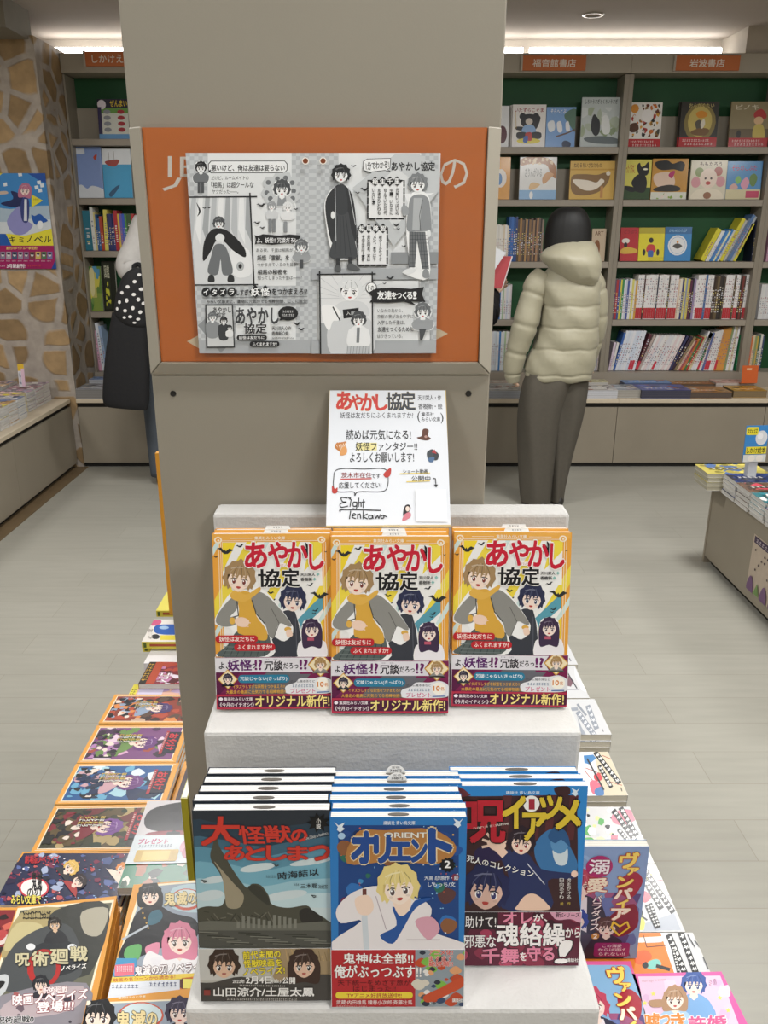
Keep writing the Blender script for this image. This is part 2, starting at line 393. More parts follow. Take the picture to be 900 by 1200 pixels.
        def mixc(c, k):
            h = [int(c[i:i + 2], 16) for i in (0, 2, 4)]; return hexf(*[v * k if k < 1 else v + (255 - v) * (k - 1) for v in h])
        out = []
        for k in range(15):                                   # tousled outline
            t = math.radians(200 + 140 * k / 14 * 1.0) if False else math.radians(160 + 220 * k / 14)
            R = 1.2 + rnd.uniform(-.03, .05) + (.14 if k % 2 else 0)
            out.append((R * math.cos(t) * 1.0, R * math.sin(t) * 1.12 - .1))
        out += [(1.08, .72), (.9, .6), (.82, .86), (.6, .6), (-.6, .6), (-.82, .9), (-.92, .62), (-1.1, .74)]
        s.poly(T(out), hair)
        s.blob(T([(-.86, -.35), (-.84, .25), (-.55, .72), (0, 1.0), (.55, .72), (.84, .25), (.86, -.35), (0, -.7)]), skin, 3)
        for sx in (-1, 1):
            s.ell(*T([(sx * .52, .5)])[0], r * .13, r * .07, mixc(skin, .93), n=10)
            s.ell(*T([(sx * .42, .2)])[0], r * .19, r * .22, 'fbf7f2', n=12); s.ell(*T([(sx * .4, .21)])[0], r * .14, r * .2, eye, n=12); s.ell(*T([(sx * .4 - .04, .13)])[0], r * .05, r * .06, 'ffffff', n=8)
            s.line(T([(sx * .2, .0), (sx * .45, -.05), (sx * .66, .05)]), r * .075, '2a2024'); s.line(T([(sx * .22, -.2), (sx * .6, -.22)]), r * .05, mixc(hair, .8))
        s.blob(T([(-.18, .6), (0, .57), (.18, .6), (.1, .74), (-.1, .74)]), mouth, 2)
        fr = [(-1.12, .55), (-1.2, -.1), (-1.05, -.75), (-.5, -1.18), (.2, -1.26), (.9, -.85), (1.18, -.1), (1.1, .58), (.92, .15), (.8, -.2)]
        x = .66
        while x > -.85:
            fr.append((x, rnd.uniform(-.42, -.3))); fr.append((x - .2, rnd.uniform(-.08, .22))); fr.append((x - .22, -.3)); x -= .34
        fr += [(-.84, .1), (-.95, .2)]
        s.poly(T(fr), hair)
        for k in range(6):
            x = -.75 + k * .3; s.line(T([(x * .55 + .05, -1.12 + abs(x) * .25), (x, -.62 + abs(x) * .2), (x * 1.05, -.3)]), r * .05, mixc(hair, .72 if k % 2 else 1.22))
        s.line(T([(-.7, -.78), (-.3, -.92), (.2, -.95)]), r * .09, mixc(hair, 1.35))
# ------------------------------------------------------------------ books
def cover_quad(Mx, W, H): return [proj(Mx @ Vector(p)) for p in ((-W / 2, H, 0), (W / 2, H, 0), (W / 2, 0, 0), (-W / 2, 0, 0))]
def rotm(loc, rot):
    from mathutils import Euler
    return Matrix.Translation([float(v) for v in loc]) @ Euler(rot).to_matrix().to_4x4()
def book(name, label, group, W, H, T, loc, rot, art=None, band=None, cov='eeeeee', spinecol=None, spine='L', corners=None, cat='book', pages='e3dfd6', mat_='print', bandh=0, slip=None, hard=False):
    """origin: middle of the front cover's lower edge; the cover looks along +z"""
    r = empty(name, loc, rot); tag(r, label, cat, group)
    q = corners or cover_quad(rotm(loc, rot), W, H)
    e = 0.0006 if not hard else 0.004; ct = 0.0004 if not hard else 0.002
    p = MB(); o = {'L': (0, e), 'R': (e, 0)}.get(spine, (e * .6, e * .6))
    p.box(-W / 2 + (ct if spine == 'L' else e), W / 2 - (ct if spine == 'R' else e), e if spine != 'B' else ct, H - (e if spine != 'T' else ct), -T + ct, -ct, pages)
    n = max(3, int(T / 0.0025))
    for k in range(1, n):                                      # leaves showing at the block's edges
        z = -T + T * k / n
        p.box(-W / 2 + (ct * 1.2 if spine == 'L' else e * .9), W / 2 - (ct * 1.2 if spine == 'R' else e * .9), (e if spine != 'B' else ct * 1.2) * .9, H - (e if spine != 'T' else ct * 1.2) * .9, z - 0.00012, z + 0.00012, 'b9b4aa')
    p.build('page_block', M['matte'], r)
    c = MB(); sc = spinecol or cov
    c.box(-W / 2, W / 2, 0, H, -ct, 0, cov); c.box(-W / 2, W / 2, 0, H, -T, -T + ct, cov)
    if spine == 'L': c.box(-W / 2 - ct, -W / 2, 0, H, -T, 0, sc)
    if spine == 'R': c.box(W / 2, W / 2 + ct, 0, H, -T, 0, sc)
    if spine == 'B': c.box(-W / 2, W / 2, -ct, 0, -T, 0, sc)
    if spine == 'T': c.box(-W / 2, W / 2, H, H + ct, -T, 0, sc)
    a = Art(c, W, H, q)
    if art: art(a)
    c.build('cover', M[mat_], r)
    if band:
        b = MB(); zt = a.z + 0.0004
        b.box(-W / 2 - .0006, W / 2 + .0006, 0.0005, bandh, a.z + .0001, zt, 'ffffff')
        b.box(-W / 2 - .0009, -W / 2 - .0005, 0.0005, bandh, -T - .0003, zt, 'eeeeee'); b.box(W / 2 + .0005, W / 2 + .0009, 0.0005, bandh, -T - .0003, zt, 'eeeeee')
        a2 = Art(b, W + .001, H, q, z=zt + .00004); a2.clipbox = (-W / 2 - .0005, W / 2 + .0005, 0.0005, bandh)
        band(a2); b.build('paper_band', M['print'], r)
    if slip:
        sx, sw, sh, rd = slip; k = MB()
        if rd == 2:
            k.add([(sx + sw * math.cos(t), H + .0002, -T * .45 + sh * math.sin(t)) for t in [2 * PI * i / 14 for i in range(14)]] + [(sx + sw * math.cos(t), H - .0015, -T * .45 + sh * math.sin(t)) for t in [2 * PI * i / 14 for i in range(14)]], [tuple(range(14))[::-1]] + [(i, (i + 1) % 14, 14 + (i + 1) % 14, 14 + i) for i in range(14)], '6a6660'); k.build('sales_slip', M['matte'], r); return r
        pts = [(sx + sw * math.cos(t), H - .0005 + sh * math.sin(t)) for t in [PI * i / 12 for i in range(13)]] if rd else [(sx + sw, H), (sx + sw * .9, H + sh), (sx - sw * .9, H + sh), (sx - sw, H)]
        nn = len(pts); zz = -T * .5
        k.add([(x, y, zz) for x, y in pts] + [(x, y, zz - .0003) for x, y in pts], [tuple(range(nn)), tuple(range(nn, 2 * nn))[::-1]] + [(i, (i + 1) % nn, nn + (i + 1) % nn, nn + i)[::-1] for i in range(nn)], 'f2f2f0')
        aa = Art(k, .04, .02); aa.Hm = np.eye(3); aa.clipbox = (-1, 1, -1, 1); aa.z = zz + .00005
        if rd:
            aa.marks(sx - sw * .4, H + sh * .55, sx + sw * .4, H + sh * .75, '333333', 3); aa.marks(sx - sw * .5, H + sh * .2, sx + sw * .5, H + sh * .45, '222222', 4)
        else: aa.marks(sx - sw * .4, H + sh * .25, sx + sw * .4, H + sh * .7, '444444', 4)
        k.build('sales_slip', M['matte'], r)
    return r
def lay(px, h):
    """four photo corners TL TR BR BL of a lying cover at height h -> W, H, location, rz"""
    P = [on_h(x, y, h) for x, y in px]
    ex = (P[1] - P[0]) + (P[2] - P[3]); rz = math.atan2(ex[1], ex[0])
    W = (np.linalg.norm(P[1] - P[0]) + np.linalg.norm(P[2] - P[3])) / 2
    H = (np.linalg.norm(P[0] - P[3]) + np.linalg.norm(P[1] - P[2])) / 2
    c = sum(P) / 4; loc = c - np.array([-math.sin(rz), math.cos(rz), 0]) * H / 2
    return W, H, loc, rz
# ================================================================== ROOM
def struct(name, mb, m, **k):
    o = mb.build(name, m, **k); o['kind'] = 'structure'; return o
f = MB(); f.box(-5.5, 5.5, -4, 6.2, -0.1, 0); struct('floor', f, M['floor'])
f = MB(); f.box(-5.5, 5.5, -4, 6.2, CEIL, CEIL + .1); struct('ceiling', f, M['ceiling'])
f = MB(); f.box(-5.5, 5.5, 6.02, 6.2, 0, CEIL); struct('wall_back', f, M['wallp'])
f = MB(); f.box(-5.5, 5.5, -4.1, -4, 0, CEIL); struct('wall_front', f, M['wallp'])
f = MB(); f.box(-5.6, -5.5, -4, 6.2, 0, CEIL); struct('wall_left', f, M['wallp'])
f = MB(); f.box(5.5, 5.6, -4, 6.2, 0, CEIL); struct('wall_right', f, M['wallp'])
f = MB(); f.box(-5.5, -1.905, 5.2, 6.02, 0, 2.49); struct('wall_stone', f, M['stone'])
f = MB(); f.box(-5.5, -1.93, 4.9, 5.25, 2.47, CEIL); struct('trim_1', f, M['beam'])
f = MB(); f.box(2.235, 2.42, 5.62, 6.02, 2.475, CEIL); struct('trim_2', f, M['wallp'])
# ------------------------------------------------------------------ wall shelving, bay by bay
YS, YC = 5.6, 5.18            # shelf fronts, counter front
def bay(x0, x1, levels, label, n_doors=1, top=2.47, pt=.028):
    r = empty('bookshelf', ((x0 + x1) / 2, 5.8, 0)); ox = (x0 + x1) / 2
    tag(r, label, 'bookshelf', 'wall bookshelves at the back of the shop')
    a, b = x0 - ox, x1 - ox; Y = lambda y: y - 5.8
    m = MB(); m.box(a, b, Y(5.775), Y(5.80), .45, top); m.build('back_board', M['green'], r)
    for s in (a, b - pt):
        m = MB(); m.box(s, s + pt, Y(YS), Y(5.774), .45, 2.36); m.build('side_panel', M['panelside'], r, bevel=.002)
    m = MB(); m.box(a, b, Y(YS - .015), Y(5.93), 2.365, top); m.build('top_fascia', M['fascia'], r, bevel=.003)
    for i, h in enumerate(levels):
        m = MB(); m.box(a + pt + .001, b - pt - .001, Y(YS), Y(5.774), h - .038, h); m.build('shelf', M['shelf'], r, bevel=.002)
        if i < 2:
            m = MB(); m.box(a + pt + .001, b - pt - .001, Y(5.757), Y(5.768), h + .001, h + .19); m.build('back_stop', M['fascia'], r)
    m = MB(); m.box(a, b, Y(YS - .01), Y(5.93), .45, .552); m.build('base_rail', M['shelf'], r)
    m = MB(); m.box(a, b, Y(YC), Y(5.95), .425, .45); m.build('counter_ledge', M['counter'], r, bevel=.003)
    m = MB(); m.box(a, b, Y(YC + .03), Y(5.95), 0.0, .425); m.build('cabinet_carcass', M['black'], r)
    for k in range(n_doors):
        d0 = a + (b - a) * k / n_doors; d1 = a + (b - a) * (k + 1) / n_doors
        m = MB(); m.box(d0 + .0015, d1 - .0015, Y(YC + .012), Y(YC + .029), .03, .395); m.build('cabinet_door', M['cabinet'], r, bevel=.001)
    return r
LR = [1.954, 1.646, 1.268, .898]; LL = [2.0, 1.655, 1.335, .95]
bay(-1.902, -1.27, LL, 'beige wall bookshelf with green back beside the stone wall', pt=.013)
bay(-1.27, -.315, LL, 'beige wall bookshelf hidden by the beige pillar, left of its middle')
bay(-.315, .615, LR, 'beige wall bookshelf hidden behind the beige pillar')
bay(.615, 1.545, LR, 'beige wall bookshelf with green back behind the person in the cream jacket')
bay(1.545, 2.492, LR, 'beige wall bookshelf with green back, full of upright and leaning spines')
bay(2.492, 3.43, LR, 'beige wall bookshelf cut off by the right edge of the photo')
# tubes lighting the wall above the shelves
for x0, x1 in ((-2.1, -.45), (-.4, .95), (.955, 2.2), (2.45, 3.4)):
    l = MB(); l.box(x0, x1, 5.86, 5.92, 2.478, 2.5, 'eeeeee'); r = empty('light_strip', ((x0 + x1) / 2, 5.9, 2.48))
    l.v = [(v[0] - (x0 + x1) / 2, v[1] - 5.9, v[2] - 2.48) for v in l.v]
    tag(r, 'lit white tube lamp on the wall shelves, ' + {-2.1: 'above the stone wall corner', -.4: 'behind the beige pillar', .955: 'above the two right bookshelves', 2.45: 'at the far right edge'}.get(x0, 'hidden left'), 'lamp', 'tube lamps above the wall shelves')
    l.build('lamp_holder', M['wallp'], r)
    t = MB(); L = (x1 - x0) / 2
    t.loft([[(x, -.02 + .024 * math.cos(k * PI / 6), .05 + .024 * math.sin(k * PI / 6)) for k in range(12)] for x in (-L + .02, L - .02)])
    t.build('lamp_tube', M['lamp'], r)
# shop names above the bays
def shelf_sign(x0, x1, h0, h1, word, box, label):
    mx = (x0 + x1) / 2; W, H = x1 - x0, h1 - h0
    r = empty('shelf_sign', (mx, YS - .03, h0), (PI / 2, 0, 0)); tag(r, label, 'sign', 'orange name plates on the shelf fascia')
    m = MB(); m.box(-W / 2, W / 2, 0, H, -.012, 0, 'c9713c'); a = Art(m, W, H, dz=.0002)
    a.text(word, box, 'efe6da', .022); m.build('plate', M['matte'], r)
    m = MB(); m.box(-W / 2 - .012, -W / 2, -.003, H + .003, -.014, .004, 'b8b0a2'); m.build('end_clip', M['matte'], r)
def sgn(px0, py0, px1, py1, word, box, label):
    a, b = on_y(px0, py0, YS - .03), on_y(px1, py1, YS - .03); shelf_sign(a[0], b[0], b[2], a[2], word, box, label)
sgn(613, 65, 686, 82.5, '福音館書店', (16, 24, 84, 78), 'orange shelf sign with white lettering 福音館書店 above the person in cream')
sgn(793, 65, 866, 82.5, '岩波書店', (22, 24, 76, 78), 'orange shelf sign with white lettering 岩波書店 above the right bookshelf')
sgn(99, 60, 172, 77.5, 'しかけえほん', (11, 24, 90, 78), 'orange shelf sign starting しかけえ beside the stone wall')
# downlight in the ceiling
p = on_h(695, 17, CEIL)
d = MB(); N = 24
d.loft([[(rr * math.cos(2 * PI * k / N), rr * math.sin(2 * PI * k / N), z) for k in range(N)] for rr, z in ((.062, -.001), (.058, -.006), (.046, -.006), (.04, .0))], 'ffffff', cap=False)
o = d.build('downlight_ring', M['metal'], smooth=True); o.location = [float(v) for v in p]; tag(o, 'small round metal downlight ring in the ceiling above the right shelves', 'lamp')
# ================================================================== PILLAR with sign panel
YP = .85
px0, px1 = -.231, .118
r = empty('display_pillar', ((px0 + px1) / 2, YP, 0)); tag(r, 'broad beige laminate pillar standing behind the stacked books, with a framed orange panel', 'pillar')
hw = (px1 - px0) / 2; pcx = (px0 + px1) / 2
m = MB(); m.box(-hw, hw, 0, .22, 0, CEIL - .005); m.build('pillar_body', M['pillar'], r, bevel=.0015)
def P_(px, py, dy=0): q = on_y(px, py, YP + dy); return q[0] - pcx, q[2]
zt = P_(300, 150)[1]; zb = P_(300, 438)[1]
fo = -.014
def frame_piece(pts, name='panel_frame'):
    # mitred moulding: outer edge lies on the pillar, inner edge stands proud
    m = MB(); (a, b, c, d) = pts
    m.add([(a[0], -.003, a[1]), (b[0], -.003, b[1]), (c[0], fo, c[1]), (d[0], fo, d[1]), (a[0], 0, a[1]), (b[0], 0, b[1]), (c[0], -.004, c[1]), (d[0], -.004, d[1])],
          [(0, 1, 2, 3), (0, 4, 5, 1), (2, 6, 7, 3), (0, 3, 7, 4), (1, 5, 6, 2), (4, 7, 6, 5)])
    m.build(name, M['frame'], r, bevel=.001)
fw = .0135
frame_piece([(-hw, zb), (-hw, zt), (-hw + fw, zt), (-hw + fw, zb + fw)])
frame_piece([(hw, zt), (hw, zb), (hw - fw, zb + fw), (hw - fw, zt)])
frame_piece([(hw - .0005, zb - .0005), (-hw + .0005, zb - .0005), (-hw + fw + .0006, zb + fw), (hw - fw - .0006, zb + fw)])
bw, bh = 2 * (hw - fw) - .001, zt - zb - fw - .001
sb = MB(); sb.box(-bw / 2, bw / 2, 0, bh, -.005, 0, 'c4671e')
BM = rotm((pcx, YP - .009, zb + fw + .0005), (PI / 2, 0, 0))
a = Art(sb, bw, bh, cover_quad(BM, bw, bh))
a.text('児', (190, 183, 248, 224), 'dcd6cc', .0); a.text('の', (515, 186, 549, 221), 'dcd6cc', .0)
a.poly([(219, 400), (236, 391), (236, 410)], 'd9c7a8'); a.poly([(525, 391), (511, 384), (511, 398)], 'd9c7a8')
o = sb.build('sign_board', M['matte'], r); o.location = (0, -.009, zb + fw + .0005); o.rotation_euler = (PI / 2, 0, 0)
o['label'] = 'orange sign board with large pale characters'
sh = MB(); sh.box(-bw / 2 + .002, bw / 2 - .002, -.0135, -.0132, zb + fw + .001, zt + .002); sh.build('clear_cover_sheet', M['film'], r)
for x in (203, 549):
    hx, hz = P_(x, 461); m = MB()
    m.loft([[(hx + q * math.cos(k * PI / 8), yy, hz + q * math.sin(k * PI / 8)) for k in range(16)] for q, yy in ((.0031, -.0008), (.0026, -.0014), (.0002, -.0012))], '0d0d0d')
    m.build('hole_plug', M['black'], r)
# orange-edged picture panel standing far down the platform, mostly behind the pillar
q0 = on_y(198, 716, 1.80); q1 = on_y(182.5, 531, 1.80)
r = empty('framed_picture', (q0[0] + .17, 1.81, .601)); tag(r, "upright orange-framed picture board just showing past the pillar's left edge", 'board')
hp = q1[2] - .601
m = MB(); m.box(-.157, .157, -.004, .004, .014, hp - .014, '4a3020'); a = Art(m, .314, hp, dz=.0001)
for k in range(14): m.box(-.15 + (k * .047) % .27, -.12 + (k * .047) % .27, -.0048, -.004, .03 + k * .022, .048 + k * .022, ('8a5a2c', '2a2420', 'b0783a')[k % 3])
m.build('picture', M['matte'], r)
m = MB()
for x0, x1, z0, z1 in ((-.17, -.157, 0, hp), (.157, .17, 0, hp), (-.157, .157, 0, .013), (-.157, .157, hp - .013, hp)): m.box(x0, x1, -.009, .009, z0, z1, 'dc9a2e')
m.build('panel_frame', M['matte'], r, bevel=.001)
# ================================================================== WHITE STEPPED STAND and the platform under the stacks
pf = empty('display_platform', (.0, 1.1, 0)); tag(pf, 'low beige platform under the stacks of books around the pillar', 'platform')
PX0, PX1, PY0, PY1, PH = -.50, .385, .50, 1.98, .56
m = MB(); m.box(PX0, PX1, PY0 - 1.1, YP - 1.1 - .002, .06, PH); m.box(PX0, px0 - .003, YP - 1.1, PY1 - 1.1, .06, PH); m.box(px1 + .003, PX1, YP - 1.1, PY1 - 1.1, .06, PH); m.build('platform_body', M['cabinet'], pf)
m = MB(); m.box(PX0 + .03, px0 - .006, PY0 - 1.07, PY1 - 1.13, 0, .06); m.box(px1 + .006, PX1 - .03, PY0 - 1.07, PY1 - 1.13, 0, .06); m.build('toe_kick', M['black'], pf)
H_LO, H_UP, H_BK = .856, 1.041, 1.204
sx = lambda px, py, y: on_y(px, py, y)[0]
r = empty('stepped_stand', (.015, .7, PH)); tag(r, 'white stepped display stand in front of the pillar holding the upright books', 'stand')
def step(x0, x1, y0, y1, z0, z1, nm):
    m = MB(); m.box(x0 - .015, x1 - .015, y0 - .7, y1 - .7, z0 - PH, z1 - PH); m.build(nm, M['white'], r, bevel=.004)
step(-.163, .1925, .526, .846, PH + .001, H_LO, 'lower_step')
step(-.161, .193, .660, .846, H_LO + .0005, H_UP, 'upper_step')
step(-.170, .203, .812, .846, H_UP + .0005, H_BK, 'back_rest')
# ================================================================== LOW TABLES at the sides
def low_table(x0, x1, y0, y1, label, facing):
    r = empty('low_table', ((x0 + x1) / 2, (y0 + y1) / 2, 0)); tag(r, label, 'table', 'low beige book tables')
    hx, hy = (x1 - x0) / 2, (y1 - y0) / 2
    top = .45 if facing > 0 else .396
    m = MB(); m.box(-hx, hx, -hy, hy, top - .025, top); m.build('table_top', M['counter'], r, bevel=.002)
    xs = hx - .02 if facing > 0 else -hx + .02
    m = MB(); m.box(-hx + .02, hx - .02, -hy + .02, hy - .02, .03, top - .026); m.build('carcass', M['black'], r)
    n = max(1, round((y1 - y0) / .85))
    for k in range(n):
        b0 = -hy + (2 * hy) * (1 - (k + 1) / n); b1 = -hy + 2 * hy * (1 - k / n)
        m = MB(); x = xs if facing > 0 else xs - .018
        m.box(x, x + .018, b0 + .001, b1 - .001, .035, top - (.05 if facing > 0 else .027)); m.build('front_panel', M['cabinet'], r)
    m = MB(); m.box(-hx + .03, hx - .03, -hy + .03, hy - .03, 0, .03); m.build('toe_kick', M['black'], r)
    return r
lt = low_table(-3.2, -1.94, 1.6, 5.19, 'low beige table along the left with rows of stacked pale books', 1)
m = MB(); m.box(-3.3, -1.875, 1.5, 5.19, 0.0, .004); o = struct('trim_3', m, mat('brown_floor_border', '6f5d44', .5, 0, 10, .1))
rt = low_table(1.535, 2.6, .9, 3.59, 'low beige table at the right with stacked picture books', -1)
m = MB(); m.box(-.5335, .53, 1.33, 1.345, 0.0, .3955); m.build('end_panel', M['cabinet'], rt)
# ================================================================== UPRIGHT BOOKS ON THE STAND
def stand_px(tl, tr, br, bl, h, beta, T):
    """photo corners of a leaning cover whose foot rests at height h -> W, L, loc, rot"""
    h0 = h + T * math.sin(beta) + .0006
    A, B = on_h(*bl, h0), on_h(*br, h0)
    W = np.linalg.norm(B - A); rz = math.atan2(B[1] - A[1], B[0] - A[0]); loc = (A + B) / 2
    yt = (tl[1] + tr[1]) / 2; lo, hi = .1, .3
    for _ in range(40):
        L = (lo + hi) / 2; p = loc + np.array([-math.sin(rz) * math.sin(beta) * L, math.sin(beta) * L, math.cos(beta) * L])
        if proj(p)[1] > yt: lo = L
        else: hi = L
    yt_ = loc[1] + math.sin(beta) * L; tl3, tr3 = on_y(*tl, yt_), on_y(*tr, yt_)
    W = (W + tr3[0] - tl3[0]) / 2; loc = loc + np.array([((tl3[0] + tr3[0]) / 2 - loc[0]) / 2, 0, 0])
    return W, L, loc, (PI / 2 - beta, 0, rz)
BAT = [(0, -.25), (.12, -.05), (.5, -.45), (1.0, -.3), (.62, -.05), (.4, .22), (.05, .3), (-.3, .15), (-.62, -.15), (-1, -.2), (-.5, -.42), (-.1, -.05)]
def bird(a, x, y, r, col, rot=0):
    c, s = math.cos(rot), math.sin(rot); a.poly([(x + r * (p * c - q * s), y + r * (p * s + q * c)) for p, q in BAT], col)
def main_cover(a):
    a.v(380, 610, 5.219)
    a.rect(20, 60, 800, 1200, 'e9a440')
    for y0, c in ((100, 'eeb052'),): a.rect(40, 97, 760, 135, c)
    a.rect(98, 148, 712, 1175, 'f1f0ec')
    for k in range(-2, 7): a.poly([(100 + k * 150, 148), (165 + k * 150, 148), (-240 + k * 150, 850), (-305 + k * 150, 850)] if k % 2 else [(60 + k * 150, 148), (90 + k * 150, 148), (-315 + k * 150, 850), (-345 + k * 150, 850)], 'f0d94a' if k % 2 else 'cfe3df')
    a.poly([(100, 150), (185, 150), (100, 330)], 'f2d534'); a.poly([(712, 470), (712, 560), (560, 700), (540, 640)], '5a9fb0')
    a.poly([(712, 620), (712, 850), (560, 850)], 'f0d23a'); a.poly([(580, 148), (712, 148), (712, 420), (470, 420)], 'f3f2ee')
    a.poly([(640, 148), (712, 148), (712, 210), (600, 330)], 'f0d94a')
    a.poly([(100, 430), (140, 420), (240, 560), (100, 640)], 'f0d94a')
    for x in (78, 90, 722, 736): a.line([(x, 150), (x, 1170)], 4, 'f6e7c8')
    a.line([(95, 140), (720, 140)], 4, 'f6e7c8')
    for x in (75, 712): a.ell(x, 135, 24, 20, 'f8ecd4'); a.ell(x, 135, 15, 12, 'e9a440'); a.ell(x + 2, 137, 7, 6, 'f8ecd4')
    a.text('集英社みらい文庫', (300, 113, 487, 134), 'fbf3e2', .02); a.line([(150, 125), (285, 125)], 3, 'f8ecd4'); a.line([(503, 125), (640, 125)], 3, 'f8ecd4')
    for x, y, r, t in ((115, 205, 52, .15), (208, 173, 26, -.2), (58, 238, 16, 0), (690, 482, 58, .1), (388, 460, 24, .2), (635, 415, 24, -.3), (405, 505, 18, 0), (665, 572, 22, -.3), (655, 590, 14, 0), (735, 210, 10, 0)): bird(a, x, y, r, '2c2f33', t)
    # second child in black
    a.blob([(470, 565), (440, 620), (440, 680), (470, 840), (560, 850), (575, 700), (550, 620), (540, 580)], 'f7f6f3')
    a.blob([(480, 570), (448, 600), (520, 660), (515, 720), (470, 745), (400, 740), (360, 850), (560, 850), (565, 700), (545, 600), (530, 575)], '3b3e46'); a.line([(540, 620), (545, 840)], 5, '5a5d66')
    a.fig(528, 512, 65, '2e3350', '3b3e46', 'f4ded0', H=.5, eye='333a5a', tilt=.1, seed=5)
    # older child in a grey jacket over a yellow hooded top
    a.blob([(150, 455), (60, 590), (48, 655), (150, 690), (110, 800), (50, 850), (390, 850), (390, 730), (470, 760), (525, 680), (420, 520), (330, 430), (250, 440)], 'f7f6f3')
    a.blob([(190, 690), (120, 780), (60, 850), (350, 850), (380, 740), (330, 700)], '5a6462')
    for k in range(7): a.line([(90 + k * 42, 850), (150 + k * 34, 740)], 5, '3f4a49'); 
    for k in range(3): a.line([(95, 790 + k * 25), (350, 800 + k * 22)], 4, '78827e')
    a.blob([(175, 470), (195, 560), (180, 690), (220, 720), (350, 755), (360, 690), (300, 600), (290, 500), (250, 450)], 'dcaa45')
    a.blob([(150, 490), (70, 580), (52, 640), (100, 668), (170, 655), (172, 610), (140, 605), (180, 560), (190, 500)], '8f8e88')
    a.blob([(270, 490), (310, 600), (355, 660), (372, 720), (405, 738), (440, 650), (500, 670), (512, 650), (430, 540), (350, 465), (300, 455)], '8f8e88')
    a.line([(182, 500), (190, 600), (150, 610)], 6, '3a3a3a'); a.line([(275, 505), (300, 590), (350, 650)], 6, '3a3a3a'); a.line([(395, 560), (440, 650), (405, 738)], 4, '5c5b57')
    a.ell(152, 632, 18, 22, 'e0b050'); a.blob([(170, 620), (215, 610), (255, 632), (240, 668), (200, 668), (172, 652)], 'f1d2bc'); a.line([(205, 640), (262, 645)], 6, 'f1d2bc'); a.line([(205, 650), (250, 668)], 6, 'f1d2bc')
    a.ell(492, 685, 22, 14, 'e0b050'); a.blob([(480, 695), (512, 690), (520, 725), (490, 735)], 'f1d2bc')
    a.blob([(140, 470), (180, 440), (240, 470), (320, 425), (325, 450), (260, 500), (215, 515), (160, 500)], 'e2b250')
    a.fig(200, 375, 78, 'a5875f', '8f8e88', 'f6dfcd', H=.5, eye='7a3a34', tilt=.12, edge='f7f6f3', seed=3)
    # small child with long hair
    a.fig(640, 690, 47, '40304a', 'f2eef0', 'f7e3d6', H=3.6, eye='5a3040', long=2.4, edge='f7f6f3', lw=1.6, seed=9)
    a.rect(612, 738, 652, 756, 'c05a70')
    # title
    W_ = 'f7f4ee'
    for ch, b in (('あ', (240, 152, 372, 306)), ('や', (383, 148, 500, 300)), ('か', (498, 150, 622, 304)), ('し', (636, 166, 722, 318))): a.text(ch, b, 'c61e36', .045, W_, .085)
    a.blob([(590, 200), (600, 170), (618, 190), (612, 150), (640, 178), (652, 165), (650, 215), (625, 242), (595, 232)], '1d1d1f')
    a.rect(428, 279, 490, 303, 'f6efe8'); a.text('きょうてい', (432, 284, 487, 299), 'b03040', .01)
    for ch, b in (('協', (318, 316, 452, 422)), ('定', (464, 312, 570, 422))): a.text(ch, b, '17171a', .04, W_, .08)
    a.text('天川栄人', (578, 338, 668, 358), '1d1d1f', .03); a.text('香樹新', (578, 367, 650, 388), '1d1d1f', .03)
    for x, y in ((685, 347), (664, 377)): a.poly([(x - 11, y), (x, y - 11), (x + 11, y), (x, y + 11)], '8fc0b8')
    a.rr(47, 720, 306, 765, 20, 'bf2630'); a.text('妖怪は友だちに', (70, 727, 286, 758), 'fbefe6', .02)
    a.rr(160, 772, 412, 816, 20, 'bf2630'); a.text('ふくまれますか?', (178, 779, 392, 808), 'fbefe6', .02)
def gem(a, x, y, r, hair, coat):
    a.poly([(x - r * 1.12, y), (x, y - r * 1.12), (x + r * 1.12, y), (x, y + r * 1.12)], 'd9a63c'); a.poly([(x - r, y), (x, y - r), (x + r, y), (x, y + r)], 'f3e3bd')
    a.fig(x, y - r * .02, r * .42, hair, coat, 'f6e0d0', H=1.6, lw=1.3, seed=int(x))
